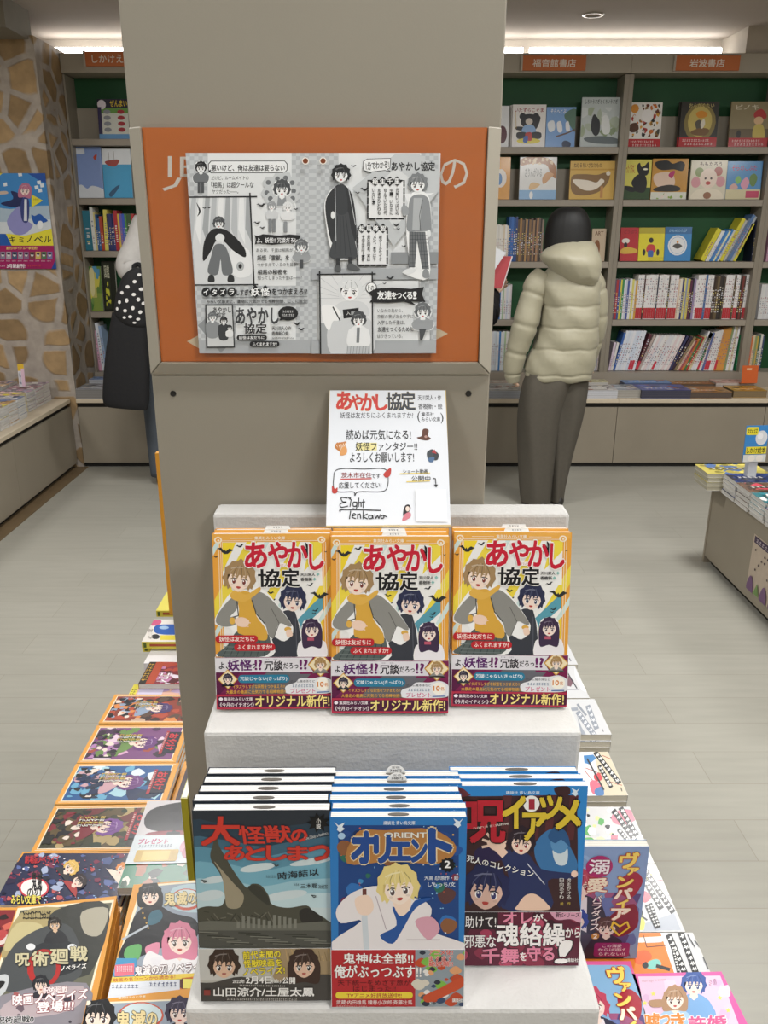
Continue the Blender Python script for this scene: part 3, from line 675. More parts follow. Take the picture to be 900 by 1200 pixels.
def main_band(a):
    a.v(380, 610, 5.219); a.rect(20, 830, 800, 1200, '7c2350')
    a.poly([(360, 945), (640, 945), (500, 1090), (200, 1090)], '6a6a70')
    a.poly([(50, 945), (200, 945), (60, 1090), (40, 1090)], '5c1a44')
    a.rect(30, 858, 690, 946, 'e3e0e4'); a.rect(560, 830, 800, 960, '7c2350'); a.poly([(560, 858), (640, 858), (610, 900), (640, 946), (560, 946)], 'e3e0e4')
    a.text('よ、', (68, 884, 122, 926), '1f1a22', .03)
    a.text('妖怪', (122, 873, 266, 936), '5a1c66', .045); a.text('っ', (270, 895, 290, 922), '1f1a22', .03); a.text('!?', (287, 872, 328, 932), '6a1c60', .05)
    a.text('冗談', (343, 878, 456, 936), '1f1a22', .035); a.text('だろっ', (460, 890, 550, 926), '1f1a22', .03); a.text('!?', (560, 872, 606, 930), '6a1c60', .05)
    for x0, x1, s in ((150, 168, 1), (205, 235, 2), (345, 375, 3), (400, 425, 4)): a.marks(x0, 864, x1, 871, '5a4060', 3, .5, s)
    gem(a, 685, 902, 68, 'b08d5c', '8f8e88'); gem(a, 120, 988, 55, '3a3444', '3b3e46')
    a.rr(183, 961, 495, 1011, 24, '2a7d9c'); a.text('冗談じゃない(きっぱり)', (196, 972, 480, 1000), 'f4f6f6', .015)
    a.text('イタズラしすぎな妖怪をつかまえろ!?', (150, 1022, 465, 1044), 'e8b04a', .015); a.text('大暴走の最高に元気のでる相棒物語!!', (108, 1054, 470, 1077), 'e8b04a', .015)
    a.blob([(470, 1060), (475, 1030), (530, 1010), (560, 985), (640, 985), (700, 975), (752, 1000), (760, 1050), (720, 1078), (500, 1080)], 'e8e8ea')
    a.text('ゲーム機本体など', (500, 995, 650, 1010), '44484e', .01); a.text('プレゼント', (500, 1047, 650, 1075), 'd0688a', .03); a.marks(510, 1022, 645, 1038, '4a6a8a', 8)
    a.ell(698, 1022, 42, 40, 'fbf6e8'); a.text('10', (665, 1006, 702, 1036), 'd8822a', .04); a.text('名', (706, 1012, 728, 1034), 'd8822a', .02); a.line([(660, 1070), (735, 1068)], 6, '3a6aa8')
    a.rect(20, 1080, 800, 1200, 'b23048'); a.rr(58, 1092, 752, 1160, 10, '4a1838')
    a.ell(76, 1108, 12, 10, 'f0e8ee'); a.text('集英社みらい文庫', (95, 1098, 268, 1119), 'f4ecec', .015); a.text('《今月のイチオシ!》', (70, 1130, 276, 1156), 'f4ecec', .015)
    a.text('オリジナル新作!', (285, 1088, 735, 1158), 'f4df88', .03, '3a1420', .07)
def kaiju_cover(a):
    a.v(225, 900, 4.288); a.rect(0, 180, 760, 1200, '2a3038')
    for y, c in ((300, '2c3e4c'), (380, '3f6478'), (430, '5a8da2'), (500, '74a9bb'), (580, '97bfca'), (650, 'bdd4d8'), (720, 'c6d4d4')): a.blob([(-50, y + 10), (150, y - 20), (350, y + 14), (560, y - 18), (800, y + 8), (800, 900), (-50, 900)], c)
    for x, y, rx, ry in ((470, 640, 110, 22), (120, 560, 80, 18), (600, 470, 110, 16), (330, 500, 90, 20), (90, 640, 70, 26)): a.ell(x, y, rx, ry, 'c9d6d8', -.15)
    a.blob([(20, 720), (70, 695), (150, 690), (168, 610), (140, 530), (100, 470), (92, 430), (106, 380), (112, 345), (126, 343), (136, 390), (165, 440), (205, 510), (262, 590), (285, 600), (300, 582), (345, 588), (385, 640), (402, 684), (480, 702), (575, 690), (610, 720), (680, 765), (690, 810), (20, 810)], '4b4a3e')
    a.blob([(165, 640), (150, 540), (112, 470), (140, 500), (210, 580), (260, 640), (240, 700), (180, 700)], '9a9078'); a.blob([(280, 600), (330, 590), (378, 640), (390, 690), (340, 660)], '383830'); a.blob([(540, 720), (590, 705), (660, 765), (560, 780)], '2c2a26')
    for k in range(20): a.line([(60 + k * 17, 720 + (k * 37) % 50), (85 + k * 17, 725 + (k * 53) % 60)], 5, ('39382f', '6a675a')[k % 2])
    a.blob([(20, 780), (200, 770), (400, 790), (700, 775), (700, 900), (20, 900)], '66665c')
    for k in range(12): a.rect(225 + k * 26, 770 - (k * 29) % 34, 240 + k * 26, 805, '7d7d72')
    a.rect(0, 815, 760, 900, '4f4f48')
    for k in range(24): a.line([((k * 97) % 620 + 20, 822 + (k * 31) % 66), ((k * 97) % 620 + 130, 826 + (k * 31) % 66)], 5, ('77776c', '36362f')[k % 2])
    R_ = 'c8392c'
    a.text('大', (50, 245, 238, 385), R_, .04, '7c221c', .06); a.text('怪', (238, 290, 362, 378), R_, .03, '7c221c', .05, shear=-.1); a.text('獣', (365, 288, 498, 372), R_, .03, '7c221c', .05, shear=-.1); a.text('の', (500, 308, 578, 366), R_, .05, '7c221c', .07)
    for i, ch in enumerate('あとしまつ'): a.text(ch, (165 + i * 106, 388 + (i % 2) * 3, 262 + i * 106 + (6 if i == 4 else 0), 460), R_, .05, '7c221c', .07)
    a.poly([(635 + (62 if k % 2 else 36) * math.cos(k * PI / 9), 272 + (50 if k % 2 else 30) * math.sin(k * PI / 9)) for k in range(18)], '0e0e10'); a.vtext('小説', 636, 250, 304, 22, 'e8e6e0', .02)
    a.text('Movie Daikaiju no Atoshimatsu', [(565, 345), (682, 315), (686, 335), (570, 365)], 'd8d8d4')
    a.text('時海結以', [(430, 524), (634, 500), (638, 536), (434, 560)], '24262a', .02); a.marks(372, 536, 425, 548, '33363a', 7)
    a.text('三木聡', [(546, 578), (630, 576), (630, 600), (546, 602)], '24262a', .02); a.marks(510, 576, 540, 588, '33363a', 3); a.marks(636, 582, 682, 602, '33363a', 6)
    for x, y, r in ((422, 486, 16), (62, 568, 14), (612, 643, 13)): bird(a, x, y, r, '3b3f40', .3); a.line([(x - r, y - r * .7), (x + r, y - r * .4)], 3, '3b3f40')
def kaiju_band(a):
    a.v(225, 900, 4.288); a.rect(0, 880, 760, 1200, 'b9b6ac'); a.rect(0, 890, 300, 1060, 'c4c3bd'); a.blob([(330, 890), (560, 900), (720, 890), (720, 1090), (420, 1060), (440, 960)], 'a08a68')
    for k in range(16): a.line([(470 + k * 15, 900 + (k * 23) % 40), (480 + k * 15, 960)], 4, ('b99a6a', '8a7450')[k % 2])
    a.blob([(0, 1080), (110, 1070), (250, 1040), (420, 1070), (520, 1040), (720, 1040), (720, 1200), (0, 1200)], '45413d')
    a.fig(165, 985, 62, '3a2a20', '3f3d3c', 'd9b59a', H=.5, eye='2c2220', mouth='a8645a', seed=11); a.fig(562, 985, 60, '3c2820', '4a4644', 'dcb8a0', H=.5, eye='2c2220', mouth='b05a50', long=1.5, seed=13)
    for s_, b in (('前代未聞の', [(258, 912), (444, 905), (446, 942), (260, 952)]), ('怪獣映画を', [(262, 955), (450, 948), (452, 984), (264, 993)]), ('ノベライズ!', [(258, 996), (465, 986), (467, 1022), (260, 1034)])): a.text(s_, b, 'ecd83c', .04, '3a3420', .075)
    a.text('2022年', (208, 1052, 268, 1072), 'f2f0ec', .02); a.text('2月4日', (274, 1038, 400, 1074), 'f2f0ec', .03); a.text('(金)', (402, 1050, 448, 1072), 'f2f0ec', .01); a.text('公開', (455, 1042, 518, 1074), 'f2f0ec', .03)
    a.marks(240, 1078, 470, 1086, 'dcd8d0', 24)
    a.text('山田涼介/土屋太鳳', (115, 1090, 612, 1133), 'f2f0ec', .03); a.rect(66, 1102, 98, 1128, '8a3a34'); a.marks(180, 1140, 530, 1152, 'cfcac2', 34)
def dove(a, x, y, r, col, fl=1): a.poly([(x - r * fl, y - r), (x - r * .2 * fl, y - r * .3), (x + r * fl, y - r * .9), (x + r * .5 * fl, y), (x + r * fl, y + r * .3), (x + r * .1 * fl, y + r), (x - r * .5 * fl, y + r * .5), (x - r * .3 * fl, y)], col)
def orient_cover(a):
    a.v(380, 895, 4.137); a.rect(0, 240, 740, 1200, '2c79bd'); a.rr(68, 298, 652, 1180, 16, '1c427f')
    r = random.Random(4); cs = ['23539a', '16305f', '2f6fb4', '5a3a3a', '2c6a5a', '8a5a3a', '3f8ac0', '7a3048', '264a8a']
    for k in range(46):
        x, y, s = r.uniform(75, 645), r.uniform(305, 880), r.uniform(12, 48); a.blob([(x - s, y), (x - s * .3, y - s * .8), (x + s, y - s * .3), (x + s * .6, y + s * .7), (x - s * .4, y + s)], cs[k % len(cs)], 3)
    for k in range(70): a.ell(r.uniform(72, 650), r.uniform(300, 880), r.uniform(1.5, 5), r.uniform(1.5, 5), r.choice(['d8e4f0', 'e0b050', 'd06040', '8fc4e8']), n=6)
    dove(a, 74, 305, 26, 'dfeaf2'); dove(a, 650, 285, 24, 'dfeaf2', -1); a.ell(84, 348, 18, 16, 'a8c8e4')
    a.text('講談社 青い鳥文庫', (287, 275, 440, 294), 'e8f0f6', .01)
    a.blob([(110, 480), (160, 330), (300, 320), (520, 315), (640, 400), (560, 480), (330, 470)], 'b07a42')
    for ch, b in (('オ', (135, 332, 240, 474)), ('リ', (246, 350, 318, 474)), ('エ', (318, 382, 416, 462)), ('ン', (424, 368, 496, 470)), ('ト', (512, 318, 612, 472))): a.text(ch, b, '20488f', .075, 'e6d2a6', .115)
    a.poly([(560, 385), (628, 408), (566, 420)], '20488f')
    a.text('ORIENT', (290, 331, 496, 356), 'e8e4d8', .03, '333a44', .06)
    a.poly([(597 + (40 if k % 2 else 32) * math.cos(k * PI / 12), 488 + (38 if k % 2 else 30) * math.sin(k * PI / 12)) for k in range(24)], '121418'); a.text('2', (584, 468, 610, 502), 'f0f0ee', .04)
    a.text('大高 忍/原作・絵', (485, 540, 650, 561), 'e6ecf2', .01); a.text('しもっち/文', (503, 571, 634, 593), 'e6ecf2', .01)
    # stand-in figure: fair hair, white robe with a blue sash
    a.blob([(60, 700), (140, 620), (260, 590), (300, 640), (450, 650), (520, 700), (510, 800), (660, 860), (700, 900), (40, 900), (180, 760), (80, 770)], 'e8e2e2')
    a.blob([(330, 690), (400, 720), (440, 660), (520, 650), (440, 700), (380, 800), (330, 870), (270, 830), (350, 780)], '24539a'); a.blob([(330, 640), (420, 650), (400, 720), (360, 730)], 'f3d9c4'); a.line([(250, 640), (300, 800)], 4, 'b0a0a8'); a.line([(400, 850), (560, 850)], 4, 'b0a0a8')
    a.blob([(440, 760), (520, 740), (560, 800), (500, 850)], 'd8a0b0')
    a.line([(195, 610), (195, 690)], 20, '6a3a34'); a.line([(195, 740), (205, 890)], 28, 'cdd4da'); a.blob([(150, 650), (215, 635), (240, 690), (215, 730), (165, 720)], 'f1d6c2')
    a.fig(360, 600, 80, 'e3cf86', 'e8e2e2', 'f6e2d2', H=.5, eye='5a4a4a', tilt=-.12, seed=17)
def orient_band(a):
    a.v(380, 895, 4.137); a.rect(0, 870, 740, 1200, 'b3262c'); a.rect(440, 870, 740, 1200, '8f9aa2')
    r = random.Random(8)
    for k in range(40):
        x, y, s = r.uniform(450, 680), r.uniform(895, 1165), r.uniform(10, 34); a.blob([(x - s, y), (x, y - s * .8), (x + s, y), (x, y + s * .6)], r.choice(['e8e4e0', '2c3040', '7fb84a', 'c04a2a', '3a4a6a', 'd8d0c0', 'e0a070', '545a60']), 3)
    for y, s_ in ((895, 'アニメ化!'), (925, 'ますます'), (950, '絶好調!!')): a.text(s_, (505, y, 620, y + 26), 'd0342c', .03, 'f0e8e0', .07)
    a.blob([(480, 1120), (560, 1080), (660, 1030), (672, 1070), (580, 1120), (500, 1150)], 'c8502c')
    a.text('鬼神は全部!!', (95, 912, 430, 962), 'f6f2ee', .03, '5a1014', .05); a.text('俺がぶっつぶす!!', (52, 970, 468, 1030), 'f6f2ee', .03, '5a1014', .055)
    a.text('天下統一をめざす旅が', (68, 1041, 418, 1068), '4a0f14', .0); a.text('はじまった!!', (142, 1071, 346, 1096), '4a0f14', .0)
    a.rr(58, 1099, 428, 1131, 15, 'ecd23e'); a.text('TVアニメ好評放送中!!', (112, 1105, 374, 1126), 'a8242a', .02)
    a.text('武蔵:内田雄馬 鐘巻小次郎:斉藤壮馬', (62, 1138, 425, 1160), 'f3e6e2', .005); a.marks(62, 1164, 210, 1170, 'e8c8c0', 18)
    a.text('講談社', (617, 1127, 665, 1146), 'f2f0ec', .02)
def noroi_cover(a):
    a.v(530, 900, 5.0); a.rect(-40, 60, 800, 1200, '2f86cc'); a.blob([(-20, 170), (60, 150), (110, 165), (500, 160), (700, 160), (730, 200), (735, 700), (725, 1180), (-40, 1180)], '3c2226')
    a.poly([(30, 107), (70, 125), (110, 160), (60, 170), (-20, 170)], '6a3038'); a.blob([(600, 115), (680, 108), (690, 150), (650, 165), (610, 155)], '3c2226')
    for x in (300, 480, 560, 690): a.poly([(x, 160), (x + 50, 160), (x + 20, 420), (x - 20, 420)], '57292c')
    dove(a, 724, 140, 26, 'd8e6f0', -1); a.text('講談社 青い鳥文庫', (315, 135, 512, 152), 'e4eef4', .01)
    # stand-in figures: a child in navy calling out, a blue-hooded figure, a large face
    a.blob([(150, 470), (270, 450), (330, 520), (180, 560), (130, 520)], '2a1f4a')
    a.blob([(480, 480), (500, 420), (570, 360), (640, 380), (690, 460), (735, 570), (690, 640), (560, 620), (500, 560)], '3a72a6'); a.blob([(590, 470), (670, 460), (670, 560), (610, 560)], 'ccd8de'); a.ell(628, 440, 52, 62, '5a8fbc'); a.blob([(560, 400), (610, 340), (670, 380), (690, 460), (640, 420), (600, 440)], '2a5686')
    a.blob([(310, 480), (440, 500), (520, 590), (720, 620), (700, 650), (560, 660), (580, 820), (290, 820), (330, 640), (290, 540)], '26305c'); a.line([(440, 560), (540, 680)], 5, 'c8ccd8'); a.blob([(385, 800), (430, 745), (490, 740), (560, 800), (560, 830), (380, 830)], 'eac7b0'); a.ell(716, 620, 20, 20, 'efcdb8')
    a.line([(300, 500), (250, 450)], 48, 'efcdb8'); a.blob([(205, 430), (270, 400), (315, 450), (280, 490), (225, 470)], 'efcdb8')
    for p in ((180, 420), (205, 385), (245, 370), (178, 462), (325, 430)): a.line([(255, 445), p], 15, 'efcdb8')
    a.fig(405, 440, 66, '2a1d28', '26305c', 'f3d5c2', H=.5, eye='8a2a2a', tilt=.05, seed=21)
    a.fig(200, 720, 108, '1f2450', '26305c', 'dcb6a6', H=.4, eye='3a3a6a', tilt=.1, seed=23)
    a.text('呪', (60, 195, 305, 432), 'b81f30', .045, '1d1214', .07)
    for ch, b in (('イ', (298, 168, 425, 345)), ('ア', (415, 265, 548, 415)), ('ツ', (515, 165, 640, 295)), ('メ', (608, 190, 748, 352))): a.text(ch, b, 'd9bd38', .06, '1d1414', .1)
    a.ell(463, 207, 48, 48, 'f0eeea'); a.text('1', (452, 180, 478, 240), 'a02a3a', .03)
    a.text('noroi atsume', [(122, 342), (330, 312), (332, 328), (124, 358)], 'd8d0c8', .02); 
    a.text('死人のコレクション', [(88, 505), (478, 600), (472, 640), (84, 545)], 'f4f2ee', .02, '1a1418', .05)
    a.vtext('虎走かける', 682, 642, 768, 24, 'e8e4e0'); a.text('作', (674, 782, 692, 802), 'd8bf50'); a.vtext('日向あずり', 640, 642, 768, 24, 'e8e4e0'); a.text('絵', (632, 782, 650, 802), 'd8bf50')
def noroi_band(a):
    a.v(530, 900, 5.0); a.rect(-40, 820, 800, 1180, '5e1c34'); r = random.Random(12)
    for k in range(26):
        x, y, s = r.uniform(40, 750), r.uniform(830, 1140), r.uniform(20, 60); a.blob([(x - s, y), (x, y - s * .7), (x + s, y), (x + s * .2, y + s)], r.choice(['a83a58', '8a2c46', '3c1424', 'b84a66']), 3)
    a.rect(-40, 826, 268, 940, '2a1d22'); a.blob([(580, 820), (770, 815), (770, 880), (740, 900), (690, 880), (620, 885), (590, 870)], 'd9a0b6')
    a.text('助けて!', (78, 862, 256, 930), 'f4f0ee', .01); a.text('オレ', (300, 840, 466, 906), 'e489a4', .05, '2a1420', .09); a.text('が、', (475, 850, 552, 892), 'f4f0ee', .03)
    a.text('新', (602, 838, 632, 870), '3a1a28', .02); a.text('シリーズ', (636, 842, 742, 868), '2a1a22', .03)
    a.text('邪悪な', (70, 975, 256, 1046), 'f4f0ee', .02, '2a1420', .06); a.text('魂絡繰', (262, 905, 655, 1036), 'f6f2f0', .035, '2a1420', .07); a.text('から', (660, 930, 745, 986), 'f4f0ee', .03)
    a.text('千舞', (175, 1050, 386, 1138), 'e489a4', .05, '2a1420', .09); a.text('を', (395, 1075, 432, 1122), 'f4f0ee', .03); a.text('守る', (438, 1040, 592, 1122), 'e489a4', .05, '2a1420', .09)
    a.text('!', [(640, 1005), (700, 1005), (660, 1136), (600, 1136)], 'f6f2f0', .03, '2a1420', .06); a.text('講談社', (665, 1108, 734, 1130), 'f0ecea', .02)
# ------------------------------------------------------------------ place them
def rowstack(tl, tr, br, bl, h, beta, T, n, art, band, bfrac, cov, labels, group, spine='L', spinecol=None, slip=None, jit=(), pages='e9e7e2'):
    W, L, loc, rot = stand_px(tl, tr, br, bl, h, beta, T)
    b = book('paperback', labels[0], group, W, L, T, loc, rot, art, band, cov, spinecol, spine, bandh=L * bfrac, slip=slip, pages=pages)
    st = T / math.cos(beta) + .0011; global COPIES; COPIES = [b]
    for i in range(1, n):
        dx = jit[i - 1] if i - 1 < len(jit) else 0
        l2 = np.array(loc) + np.array([dx - math.sin(rot[2]) * st * i, st * i, 0.0])
        c = dup(b, l2, rot, labels[i]); COPIES.append(c)
    return b, W, L, loc, rot
TU = .0098
GU = 'copies of the yellow fantasy novel on the upper step'
bM, MW, ML, Mloc, Mrot = rowstack((387.7, 628.6), (524.7, 628.6), (526.6, 834.8), (389.6, 835), H_UP, math.radians(11), TU, 3, main_cover, main_band, .303, 'e9a440',
    ['yellow paperback あやかし協定, front copy in the middle, below the signed white card', 'yellow paperback directly behind the front copy in the middle of the upper step', 'rearmost yellow paperback of the middle pile, touching the signed white card'], GU, spinecol='e39a34', slip=(0.004, .012, .003, 0), jit=(-.0008, .0012))
def main_copy(tl, tr, br, bl, n, labels, jit):
    W, L, loc, rot = stand_px(tl, tr, br, bl, H_UP, math.radians(11), TU)
    for i in range(n):
        st = TU / math.cos(math.radians(11)) + .0011
        l2 = np.array(loc) + np.array([(jit[i - 1] if i else 0) - math.sin(rot[2]) * st * i, st * i, 0])
        dup(bM, l2, rot, labels[i])
main_copy((251.7, 624), (387.5, 623), (388, 829.5), (254.5, 830.7), 2, ['yellow paperback あやかし協定 at the left end of the upper step, front copy', 'yellow paperback behind the front copy at the left end of the upper step'], (.0006,))
main_copy((532.5, 620.8), (669.5, 621), (662.5, 828), (528.8, 826.7), 2, ['yellow paperback あやかし協定 at the right end of the upper step, front copy', 'yellow paperback behind the front copy at the right end of the upper step'], (-.001,))
B2 = math.radians(7)
rowstack((231.3, 950), (389, 949), (387.5, 1171), (231.8, 1172), H_LO, B2, .0108, 5, kaiju_cover, kaiju_band, .288, '2a3038',
    ['grey-blue novel 大怪獣のあとしまつ with red title, front copy at the left of the lower step'] + ['grey-blue monster novel, %s behind the front one, left pile of lower step' % ordw(k) for k in range(1, 5)],
    'copies of the monster novel on the lower step', spinecol='20242a', slip=(0.002, .009, .002, 2), jit=(-.002, .0005, .002, .003), pages='eceded')
rowstack((388, 958), (546.8, 957), (542.6, 1178.5), (388.8, 1179), H_LO, B2, .0094, 6, orient_cover, orient_band, .315, '2c79bd',
    ['blue paperback オリエント volume 2, front copy in the middle of lower step'] + ['blue paperback, %s behind the front one, middle pile of lower step' % ordw(k) for k in range(1, 6)],
    'copies of the blue samurai paperback on the lower step', spinecol='2c79bd', slip=(0.0, .0085, .002, 2), jit=(.001, -.0015, -.003, .0, -.001))
for c_ in COPIES[-2:]:
    k = MB(); Lb = max(v[1] for v in c_.children[0].bound_box); sw, sh = .0088, .0085; pts = [(sw * math.cos(t), Lb - .001 + sh * math.sin(t)) for t in [PI * i / 12 for i in range(13)]]; zz = -.005
    k.add([(x, y, zz) for x, y in pts] + [(x, y, zz - .0003) for x, y in pts], [tuple(range(13)), tuple(range(13, 26))[::-1]] + [(i, (i + 1) % 13, 13 + (i + 1) % 13, 13 + i)[::-1] for i in range(13)], 'f4f4f2')
    aa = Art(k, .04, .02); aa.Hm = np.eye(3); aa.clipbox = (-1, 1, -1, 1); aa.z = zz + .00005
    aa.text('定価', [(-.0035, Lb + .0062), (.0035, Lb + .0062), (.0035, Lb + .0042), (-.0035, Lb + .0042)], '444444'); aa.text('748円', [(-.005, Lb + .0036), (.005, Lb + .0036), (.005, Lb + .001), (-.005, Lb + .001)], '222222', .02)
    k.build('price_tag', M['matte'], c_)
rowstack((533, 921.4), (683, 920.6), (682.4, 1131), (533, 1131), H_LO, B2, .0088, 3, noroi_cover, noroi_band, .312, '2f86cc',
    ['dark red and blue paperback 呪イアツメ volume 1 with crimson band, front copy on lower step', 'dark red paperback directly behind the front copy, right pile of the lower step', 'rearmost dark red paperback of the right pile on the lower step'],
    'copies of the dark red paperback on the lower step', spinecol='2f86cc', slip=(0.003, .01, .002, 2), jit=(-.002, -.004))
# ================================================================== SIGNED CARD on the books, leaning on the pillar
def card_art(a):
    a.v(370, 440, 5.294); K = '1c1d20'
    a.rect(60, 75, 840, 950, 'c9b27c'); a.rect(74, 90, 822, 932, 'e4e8ee')
    for i, (ch, b) in enumerate((('あ', (120, 103, 215, 222)), ('や', (212, 122, 285, 222)), ('か', (275, 118, 375, 228)), ('し', (372, 122, 445, 226)))): a.text(ch, b, 'cf3c38', .045, 'e3b650', .06)
    a.text('協', (440, 108, 535, 225), '3a4048', .04, 'd9b84a', .05); a.text('定', (535, 103, 625, 225), '3a4048', .045, 'd9b84a', .055)
    a.text('天川栄人・作', (643, 125, 795, 160), K, .012); a.text('香樹新・絵', (645, 182, 800, 220), K, .012)
    a.text('(', (636, 235, 655, 310), K); a.text('集英社', (662, 240, 745, 268), K, .01); a.text('みらい文庫', (662, 272, 782, 302), K, .01); a.text(')', (785, 245, 803, 315), K)
    a.text('妖怪は友だちにふくまれますか?', (145, 240, 610, 280), '33363c', .008)
    a.text('読めば元気になる!', (185, 355, 592, 420), K, .02); a.rect(250, 438, 378, 486, 'e6dc9a'); a.text('妖怪ファンタジー!!', (246, 435, 630, 488), K, .02); a.text('よろしくお願いします!', (212, 500, 608, 560), K, .02)
    # small painted animals and figures
    a.blob([(630, 405), (660, 395), (668, 355), (690, 348), (706, 360), (700, 395), (718, 412), (690, 425), (650, 418)], '5a3020'); a.ell(686, 400, 9, 8, 'b08a80')
    for k in range(5): a.blob([(165, 500), (118 + k * 14, 470 - k * 9), (124 + k * 14, 442 - k * 3), (140 + k * 12, 440)], 'c07a3a'); a.line([(160, 495), (128 + k * 14, 455 - k * 4)], 4, 'efe0cc')
    a.blob([(160, 470), (185, 462), (194, 490), (184, 512), (150, 515)], 'd99a5a')
    a.blob([(690, 500), (720, 480), (735, 495), (725, 545), (695, 540)], '3a4248'); a.blob([(735, 495), (762, 510), (755, 545), (730, 545)], '2e3338'); a.blob([(700, 535), (735, 530), (725, 560), (700, 558)], '4a6a90'); a.poly([(718, 500), (738, 480), (750, 510)], 'a82a30')
    a.blob([(534, 870), (545, 825), (570, 815), (580, 840), (560, 870), (545, 900)], '201a1e'); a.ell(562, 840, 12, 15, 'f0d8cc'); a.blob([(545, 870), (575, 860), (580, 885), (550, 905), (528, 905)], 'd07a88')
    # speech bubble
    o = closed_spline([(115, 660), (125, 612), (180, 598), (300, 602), (420, 600), (446, 640), (440, 715), (400, 738), (270, 738), (246, 760), (236, 738), (150, 738), (118, 715)], 5); a.line(o + [o[0]], 5, '2a2c30')
    a.text('茨木市在住', (162, 622, 345, 655), '8a2a2a', .015); a.line([(160, 662), (345, 660)], 6, 'c83a34'); a.text('です', (345, 630, 400, 658), K, .01); a.text('応援してください!', (148, 680, 405, 718), K, .01)
    a.blob([(420, 630), (455, 598), (466, 605), (460, 640), (440, 655), (424, 648)], 'b8342c'); a.blob([(108, 700), (125, 720), (140, 712), (138, 742), (118, 748), (108, 735)], 'b8342c')
    # signature strokes
    def st(p, w=6): q = crs([(*x, 0, w) for x in p], 5)[0]; a.line([(x[0], x[1]) for x in q], w, K)
    st([(200, 775), (165, 772), (172, 795), (195, 798), (160, 808), (165, 828), (205, 822)]); st([(222, 795), (218, 825)]); a.ell(218, 776, 5, 5, K); st([(205, 770), (228, 790)]); st([(258, 800), (238, 800), (238, 822), (256, 820), (258, 798), (256, 838), (236, 836)]); st([(270, 775), (268, 825)]); st([(268, 808), (282, 800), (284, 825)]); st([(298, 785), (297, 832)]); st([(288, 800), (306, 798)])
    st([(160, 853), (180, 842), (400, 848)]); st([(222, 850), (216, 895)]); st([(232, 880), (252, 872), (240, 865), (232, 885), (252, 894)]); st([(264, 868), (264, 894)]); st([(264, 876), (278, 868), (282, 894)]); st([(298, 850), (296, 896)]); st([(322, 868), (298, 882), (322, 896)]); st([(350, 876), (332, 878), (332, 894), (350, 892), (352, 876), (356, 894)]); st([(366, 872), (372, 894), (382, 878), (390, 894), (398, 872)]); st([(418, 876), (404, 880), (406, 894), (420, 890), (420, 878), (438, 886)])
    # note above the stuck-on label
    a.line([(520, 632), (702, 628)], 6, 'e6cf6a'); a.text('ショート動画', (538, 605, 690, 632), K, .008); a.line([(560, 680), (700, 676)], 6, 'e6cf6a'); a.text('公開中', (590, 645, 705, 678), K, .008)
    a.line([(722, 660), (736, 662), (738, 705)], 5, K); a.poly([(726, 698), (738, 716), (750, 698)], K)
W, L, loc, rot = (0, 0, 0, 0)
Hc = H_UP + ML * math.cos(math.radians(11)) - .003
q = [(383, 457.5), (526.5, 457.5), (524, 618), (385, 617)]
yk = Mloc[1] + ML * math.sin(math.radians(11)) + 2 * (TU / math.cos(math.radians(11)) + .0011) + TU * .45
A0, B0 = on_y(*q[3], yk), on_y(*q[2], yk)
Wc = B0[0] - A0[0]; hb = Mloc[2] + ML * math.cos(math.radians(11)) - TU * .45 * math.sin(math.radians(11)) + .001
# tilt so that the top edge touches the pillar
Yt = YP - .006; topz = on_y(450, 457.5, Yt)[2]
be = math.atan2(Yt - yk, topz - hb); Lc = math.hypot(Yt - yk, topz - hb)
A1, B1 = on_y(*q[0], Yt), on_y(*q[1], Yt); Wc = (Wc + B1[0] - A1[0]) / 2; xc = (A0[0] + B0[0] + A1[0] + B1[0]) / 4
cr = empty('signed_card', (xc, yk, hb), (PI / 2 - be, 0, 0)); tag(cr, 'white gold-edged card hand-lettered あやかし協定, leaning on the pillar behind the middle books', 'card')
m = MB(); m.box(-Wc / 2, Wc / 2, 0, Lc, -.0025, 0, 'c9b27c'); a = Art(m, Wc, Lc, q); card_art(a); m.build('card_board', M['board'], cr)
lq = [(610, 728), (798, 728), (796, 918), (608, 915)]
cc = [a.t([p])[0] for p in lq]; m = MB(); z0 = a.z + .0004
m.add([(*c_, z0) for c_ in cc] + [(*c_, a.z + .00002) for c_ in cc], [(3, 2, 1, 0), (0, 1, 5, 4), (1, 2, 6, 5), (2, 3, 7, 6), (3, 0, 4, 7)], 'f1f3f6'); m.build('stuck_label', M['board'], cr)
